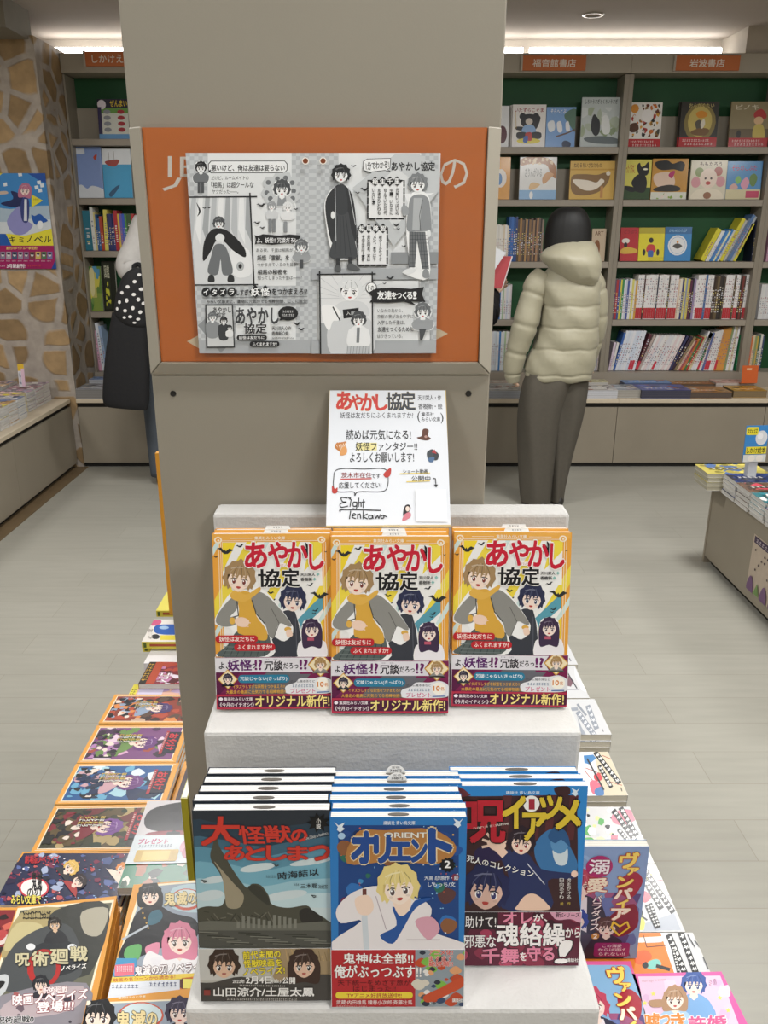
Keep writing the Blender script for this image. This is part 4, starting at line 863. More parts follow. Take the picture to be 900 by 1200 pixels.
# ================================================================== MANGA-STYLE SHEET pinned to the orange board
def sheet_art(a):
    K = '1c1d1f'; G1, G2, G3 = 'a9adb0', 'c3c7c9', '8c9093'; Wt = 'dfe2e3'
    a.v(0, 0, 1); a.rect(200, 170, 530, 420, Wt)
    for x0, x1, y0, y1 in ((217, 243, 178, 415), (341, 372, 178, 415), (365, 396, 178, 330), (493, 515, 178, 415), (226, 372, 330, 415)):
        a.rect(x0, y0, x1, y1, G2)
        a.z += 3e-6; dz_, a.dz = a.dz, 0
        nx = int((x1 - x0) / 5); ny = int((y1 - y0) / 5)
        for i in range(nx):
            for j in range(ny):
                if (i + j) % 2 == 0: a.rect(x0 + i * 5, y0 + j * 5, x0 + i * 5 + 5, y0 + j * 5 + 5, 'b2b6b9')
        a.dz = dz_
    a.v(210, 170, 4.8)
    a.rect(45, 1095, 790, 1170, G1); a.poly([(105, 1010), (160, 960), (300, 1100), (235, 1165)], G3); a.rect(160, 45, 625, 290, Wt); a.rect(400, 290, 655, 790, Wt); a.rect(320, 905, 655, 1095, Wt)
    a.poly([(175, 87), (590, 87), (605, 105), (605, 140), (590, 157), (175, 157), (160, 140), (160, 105)], K); a.poly([(178, 91), (588, 91), (601, 107), (601, 138), (588, 153), (178, 153), (164, 138), (164, 107)], 'e9ebec')
    a.poly([(150, 155), (175, 135), (175, 152)], K); a.text('悪いけど、俺は友達は要らない', (178, 110, 590, 145), K, .03)
    a.text('だけど、ルームメイトの', (178, 173, 388, 195), K, .005); a.text('「相馬」は超クールな', (178, 206, 415, 240), K, .02); a.text('ヤツだった――。', (183, 250, 330, 272), K, .005)
    a.fig(120, 128, 26, '1f2022', '6c7073', 'e6e8e8', H=3.2, lw=1.2, edge='e9ebec', eye='1f2022', mouth='55585a', seed=31); a.rect(102, 205, 118, 268, '4a4d50'); a.rect(122, 205, 138, 268, '4a4d50')
    # left picture: a figure in a short black cape
    a.poly([(57, 292), (395, 292), (420, 782), (92, 782)], 'd3d6d8')
    for k in range(9): a.poly([(70 + k * 38, 292), (95 + k * 38, 292), (75 + k * 42, 560), (50 + k * 40, 470)], ('b9bdc0', 'e6e8e9', 'a3a7aa')[k % 3])
    a.blob([(300, 580), (390, 590), (405, 720), (320, 740), (280, 660)], 'e6e8e9'); a.ell(342, 680, 22, 26, 'b0b4b6'); a.ell(342, 680, 10, 13, K); a.blob([(95, 320), (120, 370), (100, 400), (110, 370)], K)
    for x, y in ((140, 352), (165, 350)): bird(a, x, y, 14, K)
    a.blob([(200, 560), (250, 560), (280, 620), (300, 715), (245, 725), (232, 640), (215, 725), (160, 712), (180, 620)], '6c7073')
    for s_ in (180, 290): a.blob([(s_ - 18, 765), (s_ - 12, 730), (s_ + 12, 730), (s_ + 18, 765)], '2c2e30')
    a.blob([(190, 470), (140, 540), (135, 650), (180, 590), (205, 540), (250, 540), (300, 590), (370, 630), (360, 570), (270, 480)], K); a.ell(228, 520, 26, 24, 'dfe2e3'); a.fig(222, 440, 27, '4a4d50', K, 'e6e8e8', H=.5, eye='1f2022', seed=33)
    a.line([(55, 291), (433, 289)], 8, K); a.line([(395, 270), (420, 788)], 8, K); a.line([(90, 783), (440, 783)], 7, K)
    # upper middle group
    for x, y in ((498, 210), (550, 190), (595, 185), (632, 212), (640, 258), (490, 268), (635, 300), (510, 300)): a.poly([(x - 34, y), (x - 12, y - 32), (x + 24, y - 30), (x + 34, y + 4), (x + 10, y + 32), (x - 24, y + 26)], 'c3c7c9'); a.ell(x, y, 14, 14, '6c7073')
    a.fig(575, 250, 38, '4a4d50', 'c9cccd', 'eceeee', H=2.4, lw=1.5, eye='1f2022', inner='8c9093', edge='e9ebec', seed=35)
    a.fig(518, 345, 20, '9a9ea1', 'cdd0d2', 'eceeee', H=3.6, lw=1.2, eye='1f2022', seed=36); a.fig(608, 350, 22, 'e0e2e3', 'dfe1e2', 'f0f1f1', H=3.2, lw=1.3, eye='1f2022', seed=37)
    a.rect(500, 415, 518, 488, '7c8083'); a.rect(522, 415, 540, 488, '7c8083'); a.rect(585, 430, 605, 490, '8c9093'); 
    for x, y, r in ((458, 338, 26), (436, 437, 20), (465, 465, 16), (652, 360, 14), (660, 1005, 24), (685, 1035, 20)): bird(a, x, y, r, K)
    a.poly([(422, 505), (440, 510), (470, 500), (560, 508), (620, 502), (682, 508), (672, 530), (682, 556), (600, 552), (520, 560), (440, 552), (424, 558), (430, 530)], K); a.poly([(640, 545), (672, 535), (650, 575)], K)
    a.text('よ、妖怪!? 冗談だろ?', (435, 520, 652, 550), 'e9ebec', .025)
    for st_, b, bo in (('ある夜、千里は相馬が', (432, 580, 638, 600), .004), ('妖怪「雷獣」を', (438, 618, 617, 647), .025), ('つかまえているのを目撃!', (438, 660, 665, 682), .004), ('相馬の秘密を', (440, 698, 605, 726), .025), ('知ってしまった千里は――!?', (440, 735, 688, 756), .004)): a.text(st_, b, K, bo)
    a.fig(686, 572, 30, '6c7073', '9a9ea1', 'e9ebec', H=2.8, lw=1.1, eye='1f2022', edge='e9ebec', seed=39); a.line([(650, 608), (728, 608)], 9, '9a9ea1'); a.rect(676, 645, 696, 692, '4a4d50')
    for x, ch in ((152, 'イ'), (199, 'タ'), (245, 'ズ'), (295, 'ラ')): a.ell(x, 823, 24, 26, K); a.text(ch, (x - 13, 809, x + 13, 838), 'eef0f0', .04)
    a.text('しすぎ', (322, 810, 390, 842), K, .035)
    for x, ch in ((428, '妖'), (483, '怪')): a.poly([(x - 36, 822), (x, 785), (x + 36, 822), (x, 860)], K); a.text(ch, (x - 24, 800, x + 24, 846), 'eef0f0', .04)
    a.text('をつかまえろ!?', (522, 806, 718, 840), K, .03); a.line([(130, 855), (720, 850)], 2.5, '55585a'); a.text('みらい文庫史上、最高に元気のでる相棒物語、ここに誕生!', (155, 865, 720, 887), K, .01); a.line([(130, 893), (720, 890)], 2.5, '55585a')
    a.poly([(148, 893), (302, 893), (315, 1135), (155, 1135)], '2a2c2e'); a.poly([(155, 900), (296, 900), (308, 1128), (162, 1128)], 'c9cccd'); a.text('あやかし', (192, 908, 294, 938), K, .03); a.text('協定', (212, 938, 262, 966), K, .03)
    a.fig(190, 965, 22, '6c7073', '8c9093', 'e9ebec', H=5, lw=1.3, eye='1f2022', seed=41); a.fig(252, 985, 17, '2a2c2e', '3a3d40', 'e9ebec', H=6, lw=1.4, eye='1f2022', seed=42); a.fig(284, 1025, 12, '2a2c2e', 'e0e2e3', 'e9ebec', H=4, lw=1.4, eye='1f2022', seed=43)
    a.text('あやかし', (320, 912, 560, 1002), '3a3d40', .045, 'e9ebec', .07); a.text('協定', (366, 1000, 492, 1056), K, .04, 'e9ebec', .07)
    a.ell(612, 945, 56, 40, K); a.poly([(575, 965), (560, 985), (600, 978)], K); a.marks(582, 928, 642, 940, 'e9ebec', 6); a.marks(576, 948, 648, 960, 'e9ebec', 7)
    a.text('天川栄人◇作', (522, 1016, 630, 1040), K, .02); a.text('香樹新◇絵', (522, 1045, 615, 1068), K, .02); a.text('定価704円(税込)', (522, 1076, 642, 1090), K, .0)
    a.rr(325, 1064, 494, 1094, 14, K); a.text('妖怪は友だちに', (338, 1070, 480, 1088), 'eef0f0', .02); a.rr(398, 1100, 564, 1131, 14, K); a.text('ふくまれますか?', (414, 1106, 550, 1125), 'eef0f0', .02)
    # right page
    a.v(365, 170, 4.8)
    a.poly([(470, 50), (600, 50), (715, 150), (715, 260), (460, 570), (230, 240)], G2); a.poly([(470, 130), (610, 230), (470, 480), (330, 260)], 'd6d9da'); a.rect(445, 605, 715, 670, G3); a.rect(0, 695, 715, 758, G1); a.rect(0, 1100, 715, 1172, G1); a.rect(345, 765, 600, 1100, Wt); a.rect(355, 905, 665, 1100, 'dfe2e3'); a.poly([(520, 275), (690, 272), (600, 310), (540, 330)], 'e9ebec')
    o = [(290, 95), (310, 82), (440, 78), (436, 130), (420, 140), (438, 150), (410, 142), (325, 152), (292, 142)]; a.line(o + [o[0]], 7, K); a.poly(o, 'e9ebec'); a.text('1分でわかる!', [(302, 100), (430, 90), (432, 130), (304, 142)], K, .03); a.text('あやかし協定', (447, 97, 692, 146), K, .04)
    def fr(x0, y0, x1, y1):
        for p, q in (((x0, y0), (x1, y0)), ((x1, y0), (x1, y1)), ((x1, y1), (x0, y1)), ((x0, y1), (x0, y0))):
            n = 5
            for k in range(n):
                t0, t1 = k / n, (k + .72) / n; a.line([(p[0] + (q[0] - p[0]) * t0, p[1] + (q[1] - p[1]) * t0), (p[0] + (q[0] - p[0]) * t1, p[1] + (q[1] - p[1]) * t1)], 9, K)
            a.line([p, q], 3, K)
    a.rect(318, 205, 516, 414, 'e6e8e9'); fr(314, 202, 518, 416); a.rect(262, 470, 420, 672, 'e6e8e9'); fr(258, 467, 424, 678)
    for x, y, ch in ((355, 206, '稲'), (397, 206, '生'), (438, 206, '千'), (478, 206, '里'), (280, 470, '相'), (320, 470, '馬'), (360, 470, '峰'), (400, 470, '智')): a.poly([(x - 28, y), (x, y - 28), (x + 28, y), (x, y + 28)], K); a.text(ch, (x - 15, y - 16, x + 15, y + 16), 'eef0f0', .03)
    for x, s_, y1 in ((480, '元気いっぱいの', 395), (447, '中1。いなかに', 395), (413, '住んでいたため、', 410), (378, '友達がひとりも', 395), (347, 'いない!', 335)): a.vtext(s_, x, 245, y1, 17, K, .015)
    for x, s_, y1 in ((386, '超クールなイケ', 655), (353, 'メン。寮では千', 655), (320, '里と同室。実は', 655), (289, 'その正体は…!?', 655)): a.vtext(s_, x, 508, y1, 17, K, .015)
    # tall figure in a dark robe
    a.blob([(110, 250), (70, 330), (80, 440), (98, 550), (135, 640), (255, 630), (245, 540), (250, 440), (225, 290), (185, 225)], 'eceeee')
    a.blob([(130, 235), (82, 300), (78, 390), (105, 530), (128, 545), (140, 400), (200, 380), (215, 540), (250, 530), (246, 400), (225, 280), (185, 228), (160, 222)], '303235'); a.blob([(140, 370), (200, 370), (220, 470), (258, 625), (180, 638), (100, 625), (130, 500)], '45484b'); a.blob([(140, 240), (185, 235), (200, 375), (140, 380)], '3a3d40')
    for x in (130, 160, 190, 220): a.line([(160 + (x - 160) * .5, 400), (x, 620)], 3, '303235')
    a.line([(130, 240), (136, 540)], 4, 'b9bdc0'); a.line([(205, 240), (245, 450)], 4, 'b9bdc0'); a.ell(118, 395, 11, 22, 'e6e8e8'); a.rect(136, 635, 158, 680, '303235'); a.rect(205, 630, 226, 670, '303235'); a.blob([(132, 680), (160, 678), (162, 710), (130, 710)], '55585a'); a.blob([(202, 670), (230, 668), (270, 695), (262, 705), (205, 700)], '55585a')
    a.fig(163, 170, 42, '232527', '303235', 'e9ebec', H=.6, eye='1f2022', edge='e9ebec', seed=45)
    # figure in a grey jacket and checked trousers
    a.blob([(545, 300), (530, 480), (550, 690), (510, 720), (660, 750), (650, 500), (672, 470), (660, 300), (600, 260)], 'eceeee')
    a.poly([(548, 490), (638, 490), (660, 700), (622, 700), (592, 540), (580, 690), (545, 690)], '6c7073')
    for k in range(6): a.line([(552 + k * 14, 492), (552 + k * 18, 695)], 2, '3a3d40')
    for k in range(9): a.line([(548, 510 + k * 22), (655, 510 + k * 22)], 2, '3a3d40')
    a.poly([(582, 690), (592, 545), (622, 700)], 'eceeee')
    a.blob([(555, 300), (540, 380), (535, 480), (590, 488), (650, 485), (672, 470), (662, 330), (640, 290), (600, 280)], '8c9093'); a.poly([(572, 300), (620, 300), (605, 480), (565, 478)], 'b0b4b6'); a.line([(622, 310), (605, 400), (612, 485)], 3, '3a3d40'); a.blob([(505, 350), (535, 345), (545, 385), (515, 400)], '9a9ea1'); a.ell(658, 500, 12, 22, 'dfe2e3')
    a.blob([(512, 720), (530, 700), (578, 695), (580, 715), (540, 730)], 'dfe2e3'); a.blob([(625, 745), (628, 705), (655, 705), (660, 748)], '8c9093')
    a.fig(595, 225, 44, '7c8083', '8c9093', 'eceeee', H=.6, eye='3a3d40', edge='e9ebec', seed=47)
    for x, y, r in ((233, 120, 16), (295, 252, 26), (257, 271, 14), (473, 452, 22), (485, 474, 12), (517, 572, 15), (440, 750, 24), (408, 780, 12)): bird(a, x, y, r, K)
    # lower left picture
    a.rect(48, 730, 342, 1172, 'e0e2e3')
    for k in range(12): t = k * PI / 11; a.line([(200, 860), (200 + 230 * math.cos(t), 860 - 150 * math.sin(t))], 2, 'b9bdc0')
    a.rect(50, 1000, 110, 1170, 'a3a7aa'); a.blob([(110, 960), (260, 960), (340, 1000), (340, 1172), (110, 1172)], 'cdd0d2')
    a.blob([(170, 880), (290, 885), (320, 960), (180, 960), (110, 940)], 'd3d6d8'); a.blob([(60, 900), (130, 905), (165, 950), (150, 985), (120, 990), (100, 1040), (75, 1010), (60, 960)], 'eff0f0'); a.line([(120, 910), (160, 985)], 7, K); a.poly([(175, 925), (265, 915), (262, 965), (180, 975)], '1c1d1f'); a.text('入部', (195, 935, 245, 955), 'c9cccd', .02)
    a.fig(215, 820, 56, 'dcdfe0', 'd3d6d8', 'f2f3f3', H=.6, eye='4a4d50', seed=49)
    a.fig(265, 985, 34, '4a4d50', 'e6e8e9', 'f2f3f3', H=4.2, lw=1.7, eye='1f2022', inner='e6e8e9', seed=51); a.poly([(255, 1025), (272, 1025), (268, 1110), (252, 1110)], '7c8083'); a.rect(200, 1130, 330, 1172, 'b9bdc0')
    for k in range(8): a.line([(205 + k * 17, 1130), (200 + k * 17, 1172)], 2, '6c7073')
    a.line([(30, 727), (358, 725)], 8, K); a.line([(45, 710), (52, 1172)], 8, K); a.line([(340, 715), (344, 1172)], 7, K)
    a.ell(335, 803, 32, 32, K); a.ell(335, 803, 28, 28, 'eef0f0'); a.text('その1', (312, 790, 358, 818), K, .02)
    a.poly([(318, 830), (360, 808), (450, 802), (560, 810), (632, 800), (620, 840), (640, 886), (560, 880), (590, 905), (520, 882), (430, 888), (325, 885), (345, 858)], K)
    for i, (ch, b) in enumerate((('友', (370, 822, 408, 866)), ('達', (410, 822, 448, 866)), ('を', (450, 828, 476, 864)), ('つ', (478, 834, 506, 862)), ('く', (512, 828, 532, 866)), ('る', (536, 828, 566, 866)), ('!', (572, 826, 588, 866)))): a.text(ch, b, 'eef0f0', .04)
    for s_, b, bo in (('いなかの島から、', (370, 920, 512, 942), .004), ('京都の寮がある中学に', (370, 953, 572, 976), .004), ('入学した千里は、', (370, 986, 525, 1010), .012), ('友達をつくるために', (372, 1022, 572, 1050), .025), ('はりきっている。', (370, 1062, 512, 1086), .004)): a.text(s_, b, K, bo)
    a.fig(625, 940, 36, '6c7073', '9a9ea1', 'eceeee', H=2.8, lw=1.1, eye='1f2022', edge='e9ebec', seed=53); a.line([(575, 990), (682, 990)], 10, '9a9ea1'); a.poly([(605, 1035), (645, 1035), (622, 1100), (610, 1100)], '4a4d50')
yp = YP - .0160
c4 = [(217, 179), (516, 179.5), (511, 415), (234, 413)]
g = [on_y(*p_, yp) for p_ in c4]; Ws = (g[1][0] - g[0][0] + g[2][0] - g[3][0]) / 2; Hs = (g[0][2] + g[1][2] - g[2][2] - g[3][2]) / 2
cxs = sum(p_[0] for p_ in g) / 4; zs = (g[2][2] + g[3][2]) / 2
s_ = MB(); s_.box(-Ws / 2, Ws / 2, 0, Hs, -.0006, 0, 'dfe2e3')
so = [cxs, yp, zs]
a = Art(s_, Ws, Hs, c4, z=.00003, dz=.000004); sheet_art(a)
for i in (0, 1):
    hx = (357.5, 378)[i]; p_ = on_y(hx, 189, yp); a.v(0, 0, 1); a.ell(hx, 189, 4.2, 4.2, 'efe6dc'); a.ell(hx, 189, 3.1, 3.1, '7a3c18')
o = s_.build('manga_sheet', M['sheet']); o.location = so; o.rotation_euler = (PI / 2, 0, 0); tag(o, 'grey printed double-page comic leaflet fixed on the orange panel of the pillar', 'leaflet')
# ================================================================== LYING PILES around the pillar
def pile(px, h, T, n, art, name, what, group, cov, spine='L', spinecol=None, pages='e3dfd6', force=None, jit=.002, loc=None, artrot=False, spineart=None):
    W, H, lc, rz = lay(px, h)
    if force: 
        c = np.array(lc) + np.array([-math.sin(rz), math.cos(rz), 0]) * H; W, H = force[0] or W, force[1] or H
        lc = c - np.array([-math.sin(rz), math.cos(rz), 0]) * H
    r = book(name, what[0], group, W, H, T, lc, (0, 0, rz), art, None, cov, spinecol, spine, pages=pages)
    rr_ = random.Random(int(px[0][0] * 7 + px[0][1]))
    for i in range(1, n):
        dup(r, (lc[0] + rr_.uniform(-jit, jit), lc[1] + rr_.uniform(-jit, jit), lc[2] - (T + .0012) * i), (0, 0, rz + rr_.uniform(-.008, .008)), '%s, %s copy down' % (what[1], ordw(i + 1)))
    return r, W, H, lc, rz
def turn(a, w=68, h=100): a.corners([(0, h), (0, 0), (w, 0), (w, h)]); a.v(0, 0, 1)      # art whose top points to the right
def upright(a, w=68, h=100): a.corners([(0, 0), (w, 0), (w, h), (0, h)]); a.v(0, 0, 1)
def patches(a, x0, y0, x1, y1, cols, n, s0, s1, seed):
    r = random.Random(seed)
    for k in range(n):
        x, y, s = r.uniform(x0, x1), r.uniform(y0, y1), r.uniform(s0, s1)
        a.poly([(min(max(x + s * r.uniform(.5, 1.1) * math.cos(t), x0), x1), min(max(y + s * r.uniform(.5, 1.1) * math.sin(t), y0), y1)) for t in [2 * PI * i / 7 + .4 for i in range(7)]], cols[k % len(cols)])
def series(cols, hair, coat, seed, title=True, fx=34, fy=30):
    def f(a):
        turn(a); a.rect(-1, -1, 69, 101, 'e3a047'); a.rect(4, 5, 64, 96, 'f2e6cc'); a.rect(5, 6, 63, 95, cols[0]); patches(a, 5, 8, 63, 95, cols, 46, 4, 12, seed)
        for x in (2.4, 65.6): a.line([(x, 3), (x, 97)], .7, 'f6e8c8')
        patches(a, 8, 62, 60, 94, [cols[-1], cols[1], coat, '1c1a20'], 22, 3, 9, seed + 1)
        a.fig(fx, fy + 12, 10, hair, coat, 'eed6c8', H=2.4, eye='6a2a3a', seed=seed, lw=1.5)
        patches(a, 10, fy + 34, 58, 94, [coat, cols[1], 'e8d8cc', '1c1a20', cols[2], cols[-1]], 30, 2, 7, seed + 2)
        if title:
            a.rect(14 if seed % 2 else 30, 5, 52 if seed % 2 else 64, 18, '1d2233'); a.rect(12 if seed % 2 else 28, 18, 54 if seed % 2 else 64, 21, 'a8303c')
            x = 17 if seed % 2 else 33
            for k, ch in enumerate('お化け'): a.text(ch, (x + k * 10.5, 7.5, x + 9 + k * 10.5, 16.5), 'c9303a', .05, '0e0e12', .09)
            a.marks(x - 2, 19, x + 30, 20.4, 'f0e8e0', 12)
        for k in range(4): a.vtext('ほんとうに', 20 + k * 4, 46, 70, 3, ('e8c860', 'f0ece4')[k % 2], .04, '14141a', .1)
    return f
GL = 'orange-bordered paperbacks lying in the left-hand row'
def low_copies(what): return what
L6 = series(['8a3a2c', 'b04a34', 'd8884a', '3a2a28', 'c9a48a', '5a4438', '2a2a30'], '4a3a6a', '8fa0b8', 62, title=False)
def L6b(a): L6(a); a.rect(30, 5, 60, 12, '222430'); a.rect(8, 4, 58, 6, 'a8303c')
L7 = series(['7a4a7a', 'b080b0', '3a2a3a', 'd8a8c8', '6a8a4a', 'e0c8d8', 'a04a3a', '4a3050'], '6a3a7a', '6a8a4a', 71)
L8 = series(['2a5a90', '6aa8c8', '1c2c50', 'a8d0dc', '3a3a5a', 'd8e4ea', '20304a'], '6a3a78', 'c8a0a8', 83)
L9 = series(['3a3a26', '5a4a2c', '6a2a2c', '2c3a2a', '8a7a4a', 'b09a6a', '242420'], '7a4a94', '7a2430', 91)
Z0 = .6
def pl(px, T, n, art, what, below, cov='e3a047', **k): return pile(px, k.pop('h', Z0), T, n, art, 'paperback', (what, below), GL, cov, **k)
pl([(133, 814), (234, 814), (226, 848), (117, 847)], .0122, 3, L6b, 'lying paperback with red street scene, uppermost, farthest orange-bordered one of the left row', 'red orange-bordered paperback in the left row', spine='B', spinecol='e6b060')
pl([(112, 850), (216, 850), (212, 893), (92, 894)], .0122, 3, L7, 'lying paperback with purple picture, uppermost, in the left row beside the pillar', 'purple orange-bordered paperback in the left row', spine='B', spinecol='e6b060')
pl([(88, 895), (211, 894), (193, 941), (65, 942)], .0122, 3, L8, 'lying paperback with blue picture, uppermost, in the left row beside the pillar', 'blue orange-bordered paperback in the left row', spine='B', spinecol='e6b060')
pl([(62, 946), (190, 941), (165, 998), (38, 997)], .0122, 3, L9, 'lying paperback with dark green and red picture, uppermost, in the left row', 'dark green orange-bordered paperback in the left row', spine='B', spinecol='e6b060')
def L10(a):
    a.v(0, 930, 3.75); a.rect(-80, 200, 700, 600, 'e3a047'); a.poly([(105, 262), (590, 262), (540, 500), (-60, 500)], '232848'); 
    q = [(105, 262), (590, 262), (540, 500), (-60, 500)]
    r = random.Random(3)
    for k in range(120):
        u, v = r.random(), r.random(); x = (105 + u * 485) * (1 - v) + (-60 + u * 600) * v; y = 262 + v * 236; s = r.uniform(6, 34)
        if x + s > 575: continue
        a.poly([(x + s * r.uniform(.4, 1.1) * math.cos(t), min(y + s * .6 * r.uniform(.4, 1.1) * math.sin(t), 500)) for t in [2 * PI * i / 6 for i in range(6)]], r.choice(['1a1c30', '39427a', '5a6aa0', '7a2c4a', '2c2440', 'a8b4d0', '3a3050', '4a5a8a', 'c05a5a']))
    for k in range(70): u, v = r.random(), r.random(); a.ell(120 + u * 440 - v * 100, 270 + v * 220, r.uniform(1.5, 6), r.uniform(1.5, 4), r.choice(['f0e8f0', 'd86a70', '9ac0e8', 'c83a3a']), n=6)
    for x, y, h, c in ((310, 330, 'e0b860', '2a2a30'), (345, 390, '2a1c20', 'a83a3a'), (540, 340, 'e08a3a', 'f0e0d0')): a.fig(x, y, 26, h, c, 'f2d8c8', H=2, seed=int(x), tilt=.9)
    a.text('劇場版ノベライズ', (110, 275, 260, 310), 'c02a34', .03); a.ell(150, 418, 66, 46, 'c83a4a'); a.ell(150, 418, 58, 39, 'eeeae6'); a.text('鬼滅', (140, 345, 185, 430), '17171a', .05); a.text('の刃', (120, 420, 180, 460), '17171a', .04)
    a.text('みらい文庫で', (50, 448, 180, 490), 'e8d860', .04, '2a2a20', .09); a.rect(10, 490, 40, 520, 'e8d840')
pl([(32, 999), (160, 998), (140, 1060), (-14, 1060)], .0122, 3, L10, 'lying paperback with purple starry picture and round emblem, uppermost, front of the left row', 'purple starry paperback at the front of the left row', spine='T', spinecol='e6b060')
def L11(a): upright(a, 100, 68); a.rect(-1, -1, 101, 69, 'e3a047'); a.rect(3, 3, 97, 66, '8a2a30'); patches(a, 3, 4, 97, 66, ['c04a4a', '5a1c24', 'e8d8d0', '2a1c20', 'd86a5a', '7a2430'], 50, 4, 10, 19)
pl([(-16, 1064), (142, 1063), (120, 1132), (-64, 1132)], .0122, 3, L11, 'lying red paperback half hidden under the tall grey-covered pile at the left edge', 'red paperback at the left edge', spine='T', spinecol='e6b060')
# far end of the left row
def L4a(a):
    turn(a); a.rect(-1, -1, 69, 101, '8a3a44'); patches(a, 0, 0, 68, 100, ['d8a8c8', '7a2c34', 'e8dce8', '5a2a30', 'c080a8', 'b04a3a'], 60, 4, 12, 5); a.rect(-1, 92, 69, 101, '2a2420'); a.rect(-1, 82, 69, 92, 'b0482c'); a.marks(5, 93, 60, 99, 'e0b040', 9); a.text('コワイ', (36, 68, 64, 80), 'f4ecf0', .06, '5a1c28', .1)
pile([(176, 776), (272, 776), (264, 802), (162, 801)], Z0, .0122, 3, L4a, 'paperback', ('lying pink and brown paperback, uppermost, behind the orange-bordered row left of the pillar', 'pink and brown paperback left of the pillar'), GL, '8a3a44')
def L5a(a):
    turn(a); a.rect(-1, -1, 69, 101, 'dcb0a0'); a.rect(-1, 92, 69, 101, 'e8dc4a'); a.rect(10, 60, 60, 90, 'cfc8e0'); patches(a, 8, 20, 62, 60, ['a890b8', 'e8d0c8', 'b89080', 'c8b0d0'], 20, 3, 9, 6); a.ell(34, 14, 14, 12, '9a3a24'); a.marks(15, 93, 55, 99, '4a4a2c', 7)
pile([(157, 802), (250, 802), (243, 829), (143, 829)], Z0 - .0135, .0122, 2, L5a, 'paperback', ('lying pale pink paperback with yellow strip, half under the red orange-bordered one', 'pale pink paperback with yellow strip'), GL, 'dcb0a0')
def L2a(a):
    a.v(140, 700, 9); a.rect(200, 200, 900, 560, 'eee9e2'); a.blob([(340, 245), (430, 238), (440, 270), (400, 295), (330, 295)], 'd8628c'); a.blob([(380, 300), (560, 285), (700, 300), (700, 385), (400, 385)], '2f63b8'); a.ell(470, 320, 50, 18, 'a8c8e8'); a.rect(430, 400, 700, 450, 'ead848'); a.ell(380, 415, 44, 26, '2c2c30'); a.marks(300, 300, 350, 440, 'b0a8a0', 3)
for i, (px, hh, lab) in enumerate((([(176.7, 726), (240, 726), (236, 752), (170, 752)], Z0 + .012, 'thick lying paperback with yellow spine and blue picture left of the pillar, on its twin'), ([(177, 730), (241, 730), (237, 756), (172, 756)], Z0 - .0062, 'thick yellow-spined paperback under its blue-pictured twin left of the pillar'), ([(193, 694), (245, 694), (241, 715.5), (185, 715.5)], Z0 - .001, 'farthest yellow-spined paperback beside the foot of the orange-framed panel'))):
    W, H, lc, rz = lay(px, hh)
    b = book('paperback', lab, 'thick yellow-spined paperbacks at the far end of the left row', W, min(H, .16), .0165, lc, (0, 0, rz), L2a, None, 'e9dd6a', 'e0cf4c', 'B', pages='e3dfd6')
    sp = MB(); sp.box(-W * .36, W * .36, -.0009, -.0005, -.011, -.005, 'a84a2c'); sp.box(-W * .47, -W * .42, -.0009, -.0005, -.014, -.003, '5a6a2c'); sp.build('spine_title', M['spine'], b)
W, H, lc, rz = lay([(176, 759), (262, 759), (258, 778), (171, 777)], Z0 - .012)
book('paperback', 'plain white lying paperback between the yellow-spined and the pink one, left of the pillar', GL, W, H, .03, lc, (0, 0, rz), None, None, 'ece9ea', 'e9e6ea', 'B')
# inner row between the orange-bordered books and the pillar
def IB1(a): upright(a); a.rect(-1, -1, 69, 101, 'e3a047'); a.rect(5, 5, 63, 96, '3a2c34'); patches(a, 5, 6, 63, 95, ['6a4a5a', '2a2228', 'a85a5a', 'c8a8b0', '8a3a44'], 40, 4, 11, 15)
book('paperback', 'lying orange-bordered paperback squeezed between the left row and the pillar', GL, .1, .172, .022, (-.291, 1.075, .5835), (0, 0, 0), IB1, None, 'e3a047')
def IB2(a):
    upright(a); a.rect(-1, -1, 69, 101, 'cfcacd'); a.blob([(6, 12), (40, 2), (68, 8), (70, 36), (40, 40), (8, 34)], '1c1a20'); a.blob([(12, 40), (60, 40), (66, 58), (10, 58)], '8a2a3a'); a.fig(38, 52, 9, '20202a', '3a4a48', 'f0dccc', H=3, seed=61)
    a.blob([(2, 60), (66, 62), (66, 100), (2, 100)], '2f7a5c'); patches(a, 2, 62, 66, 99, ['1c2a28', 'e8dcd4', '3a5a4a', 'a86a50'], 18, 4, 9, 22)
W, H, lc, rz = lay([(190, 938), (240, 938), (222, 1040), (149, 1040)], .6145)
b = book('comic_magazine', 'black and white comic magazine lying beside the pillar, with a white prize strip', None, .1, H, .0125, (lc[0] - .004, lc[1], .6145), (0, 0, rz + .03), IB2, None, 'ece8ea')
s_ = MB(); ww = .1; s_.box(-ww / 2 - .0006, ww / 2 + .0006, H * .24, H * .56, .0012, .0016, 'cfd6dc'); a = Art(s_, ww, H, z=.00165); a.clipbox = (-ww / 2, ww / 2, H * .24, H * .56)
a.text('プレゼント', (8, 48, 52, 54), 'b03a6c', .05); a.marks(10, 55, 60, 58, '3a4a70', 12); a.rr(10, 61, 72, 74, 2, 'c09a20'); a.rr(20, 62.5, 60, 72.5, 1, 'd8b84a'); a.ell(82, 58, 10, 8, 'd89ab0'); a.ell(86, 64, 9, 7, 'c06a80'); s_.build('paper_band', M['print'], b)
m = MB(); m.box(-.0045, .0045, 0, .11, 0, .142, 'c5bd3a'); m.box(-.0035, .0035, .002, .109, .1421, .1424, 'e8e6dc'); m.box(-.0047, -.0045, .004, .106, .004, .138, '4a6a5a')
o = m.build('comic_volume', M['print']); o.location = (-.2585, .926, .6152); tag(o, 'slim volume with yellow-green spine standing on edge against the left side of the pillar', 'book')
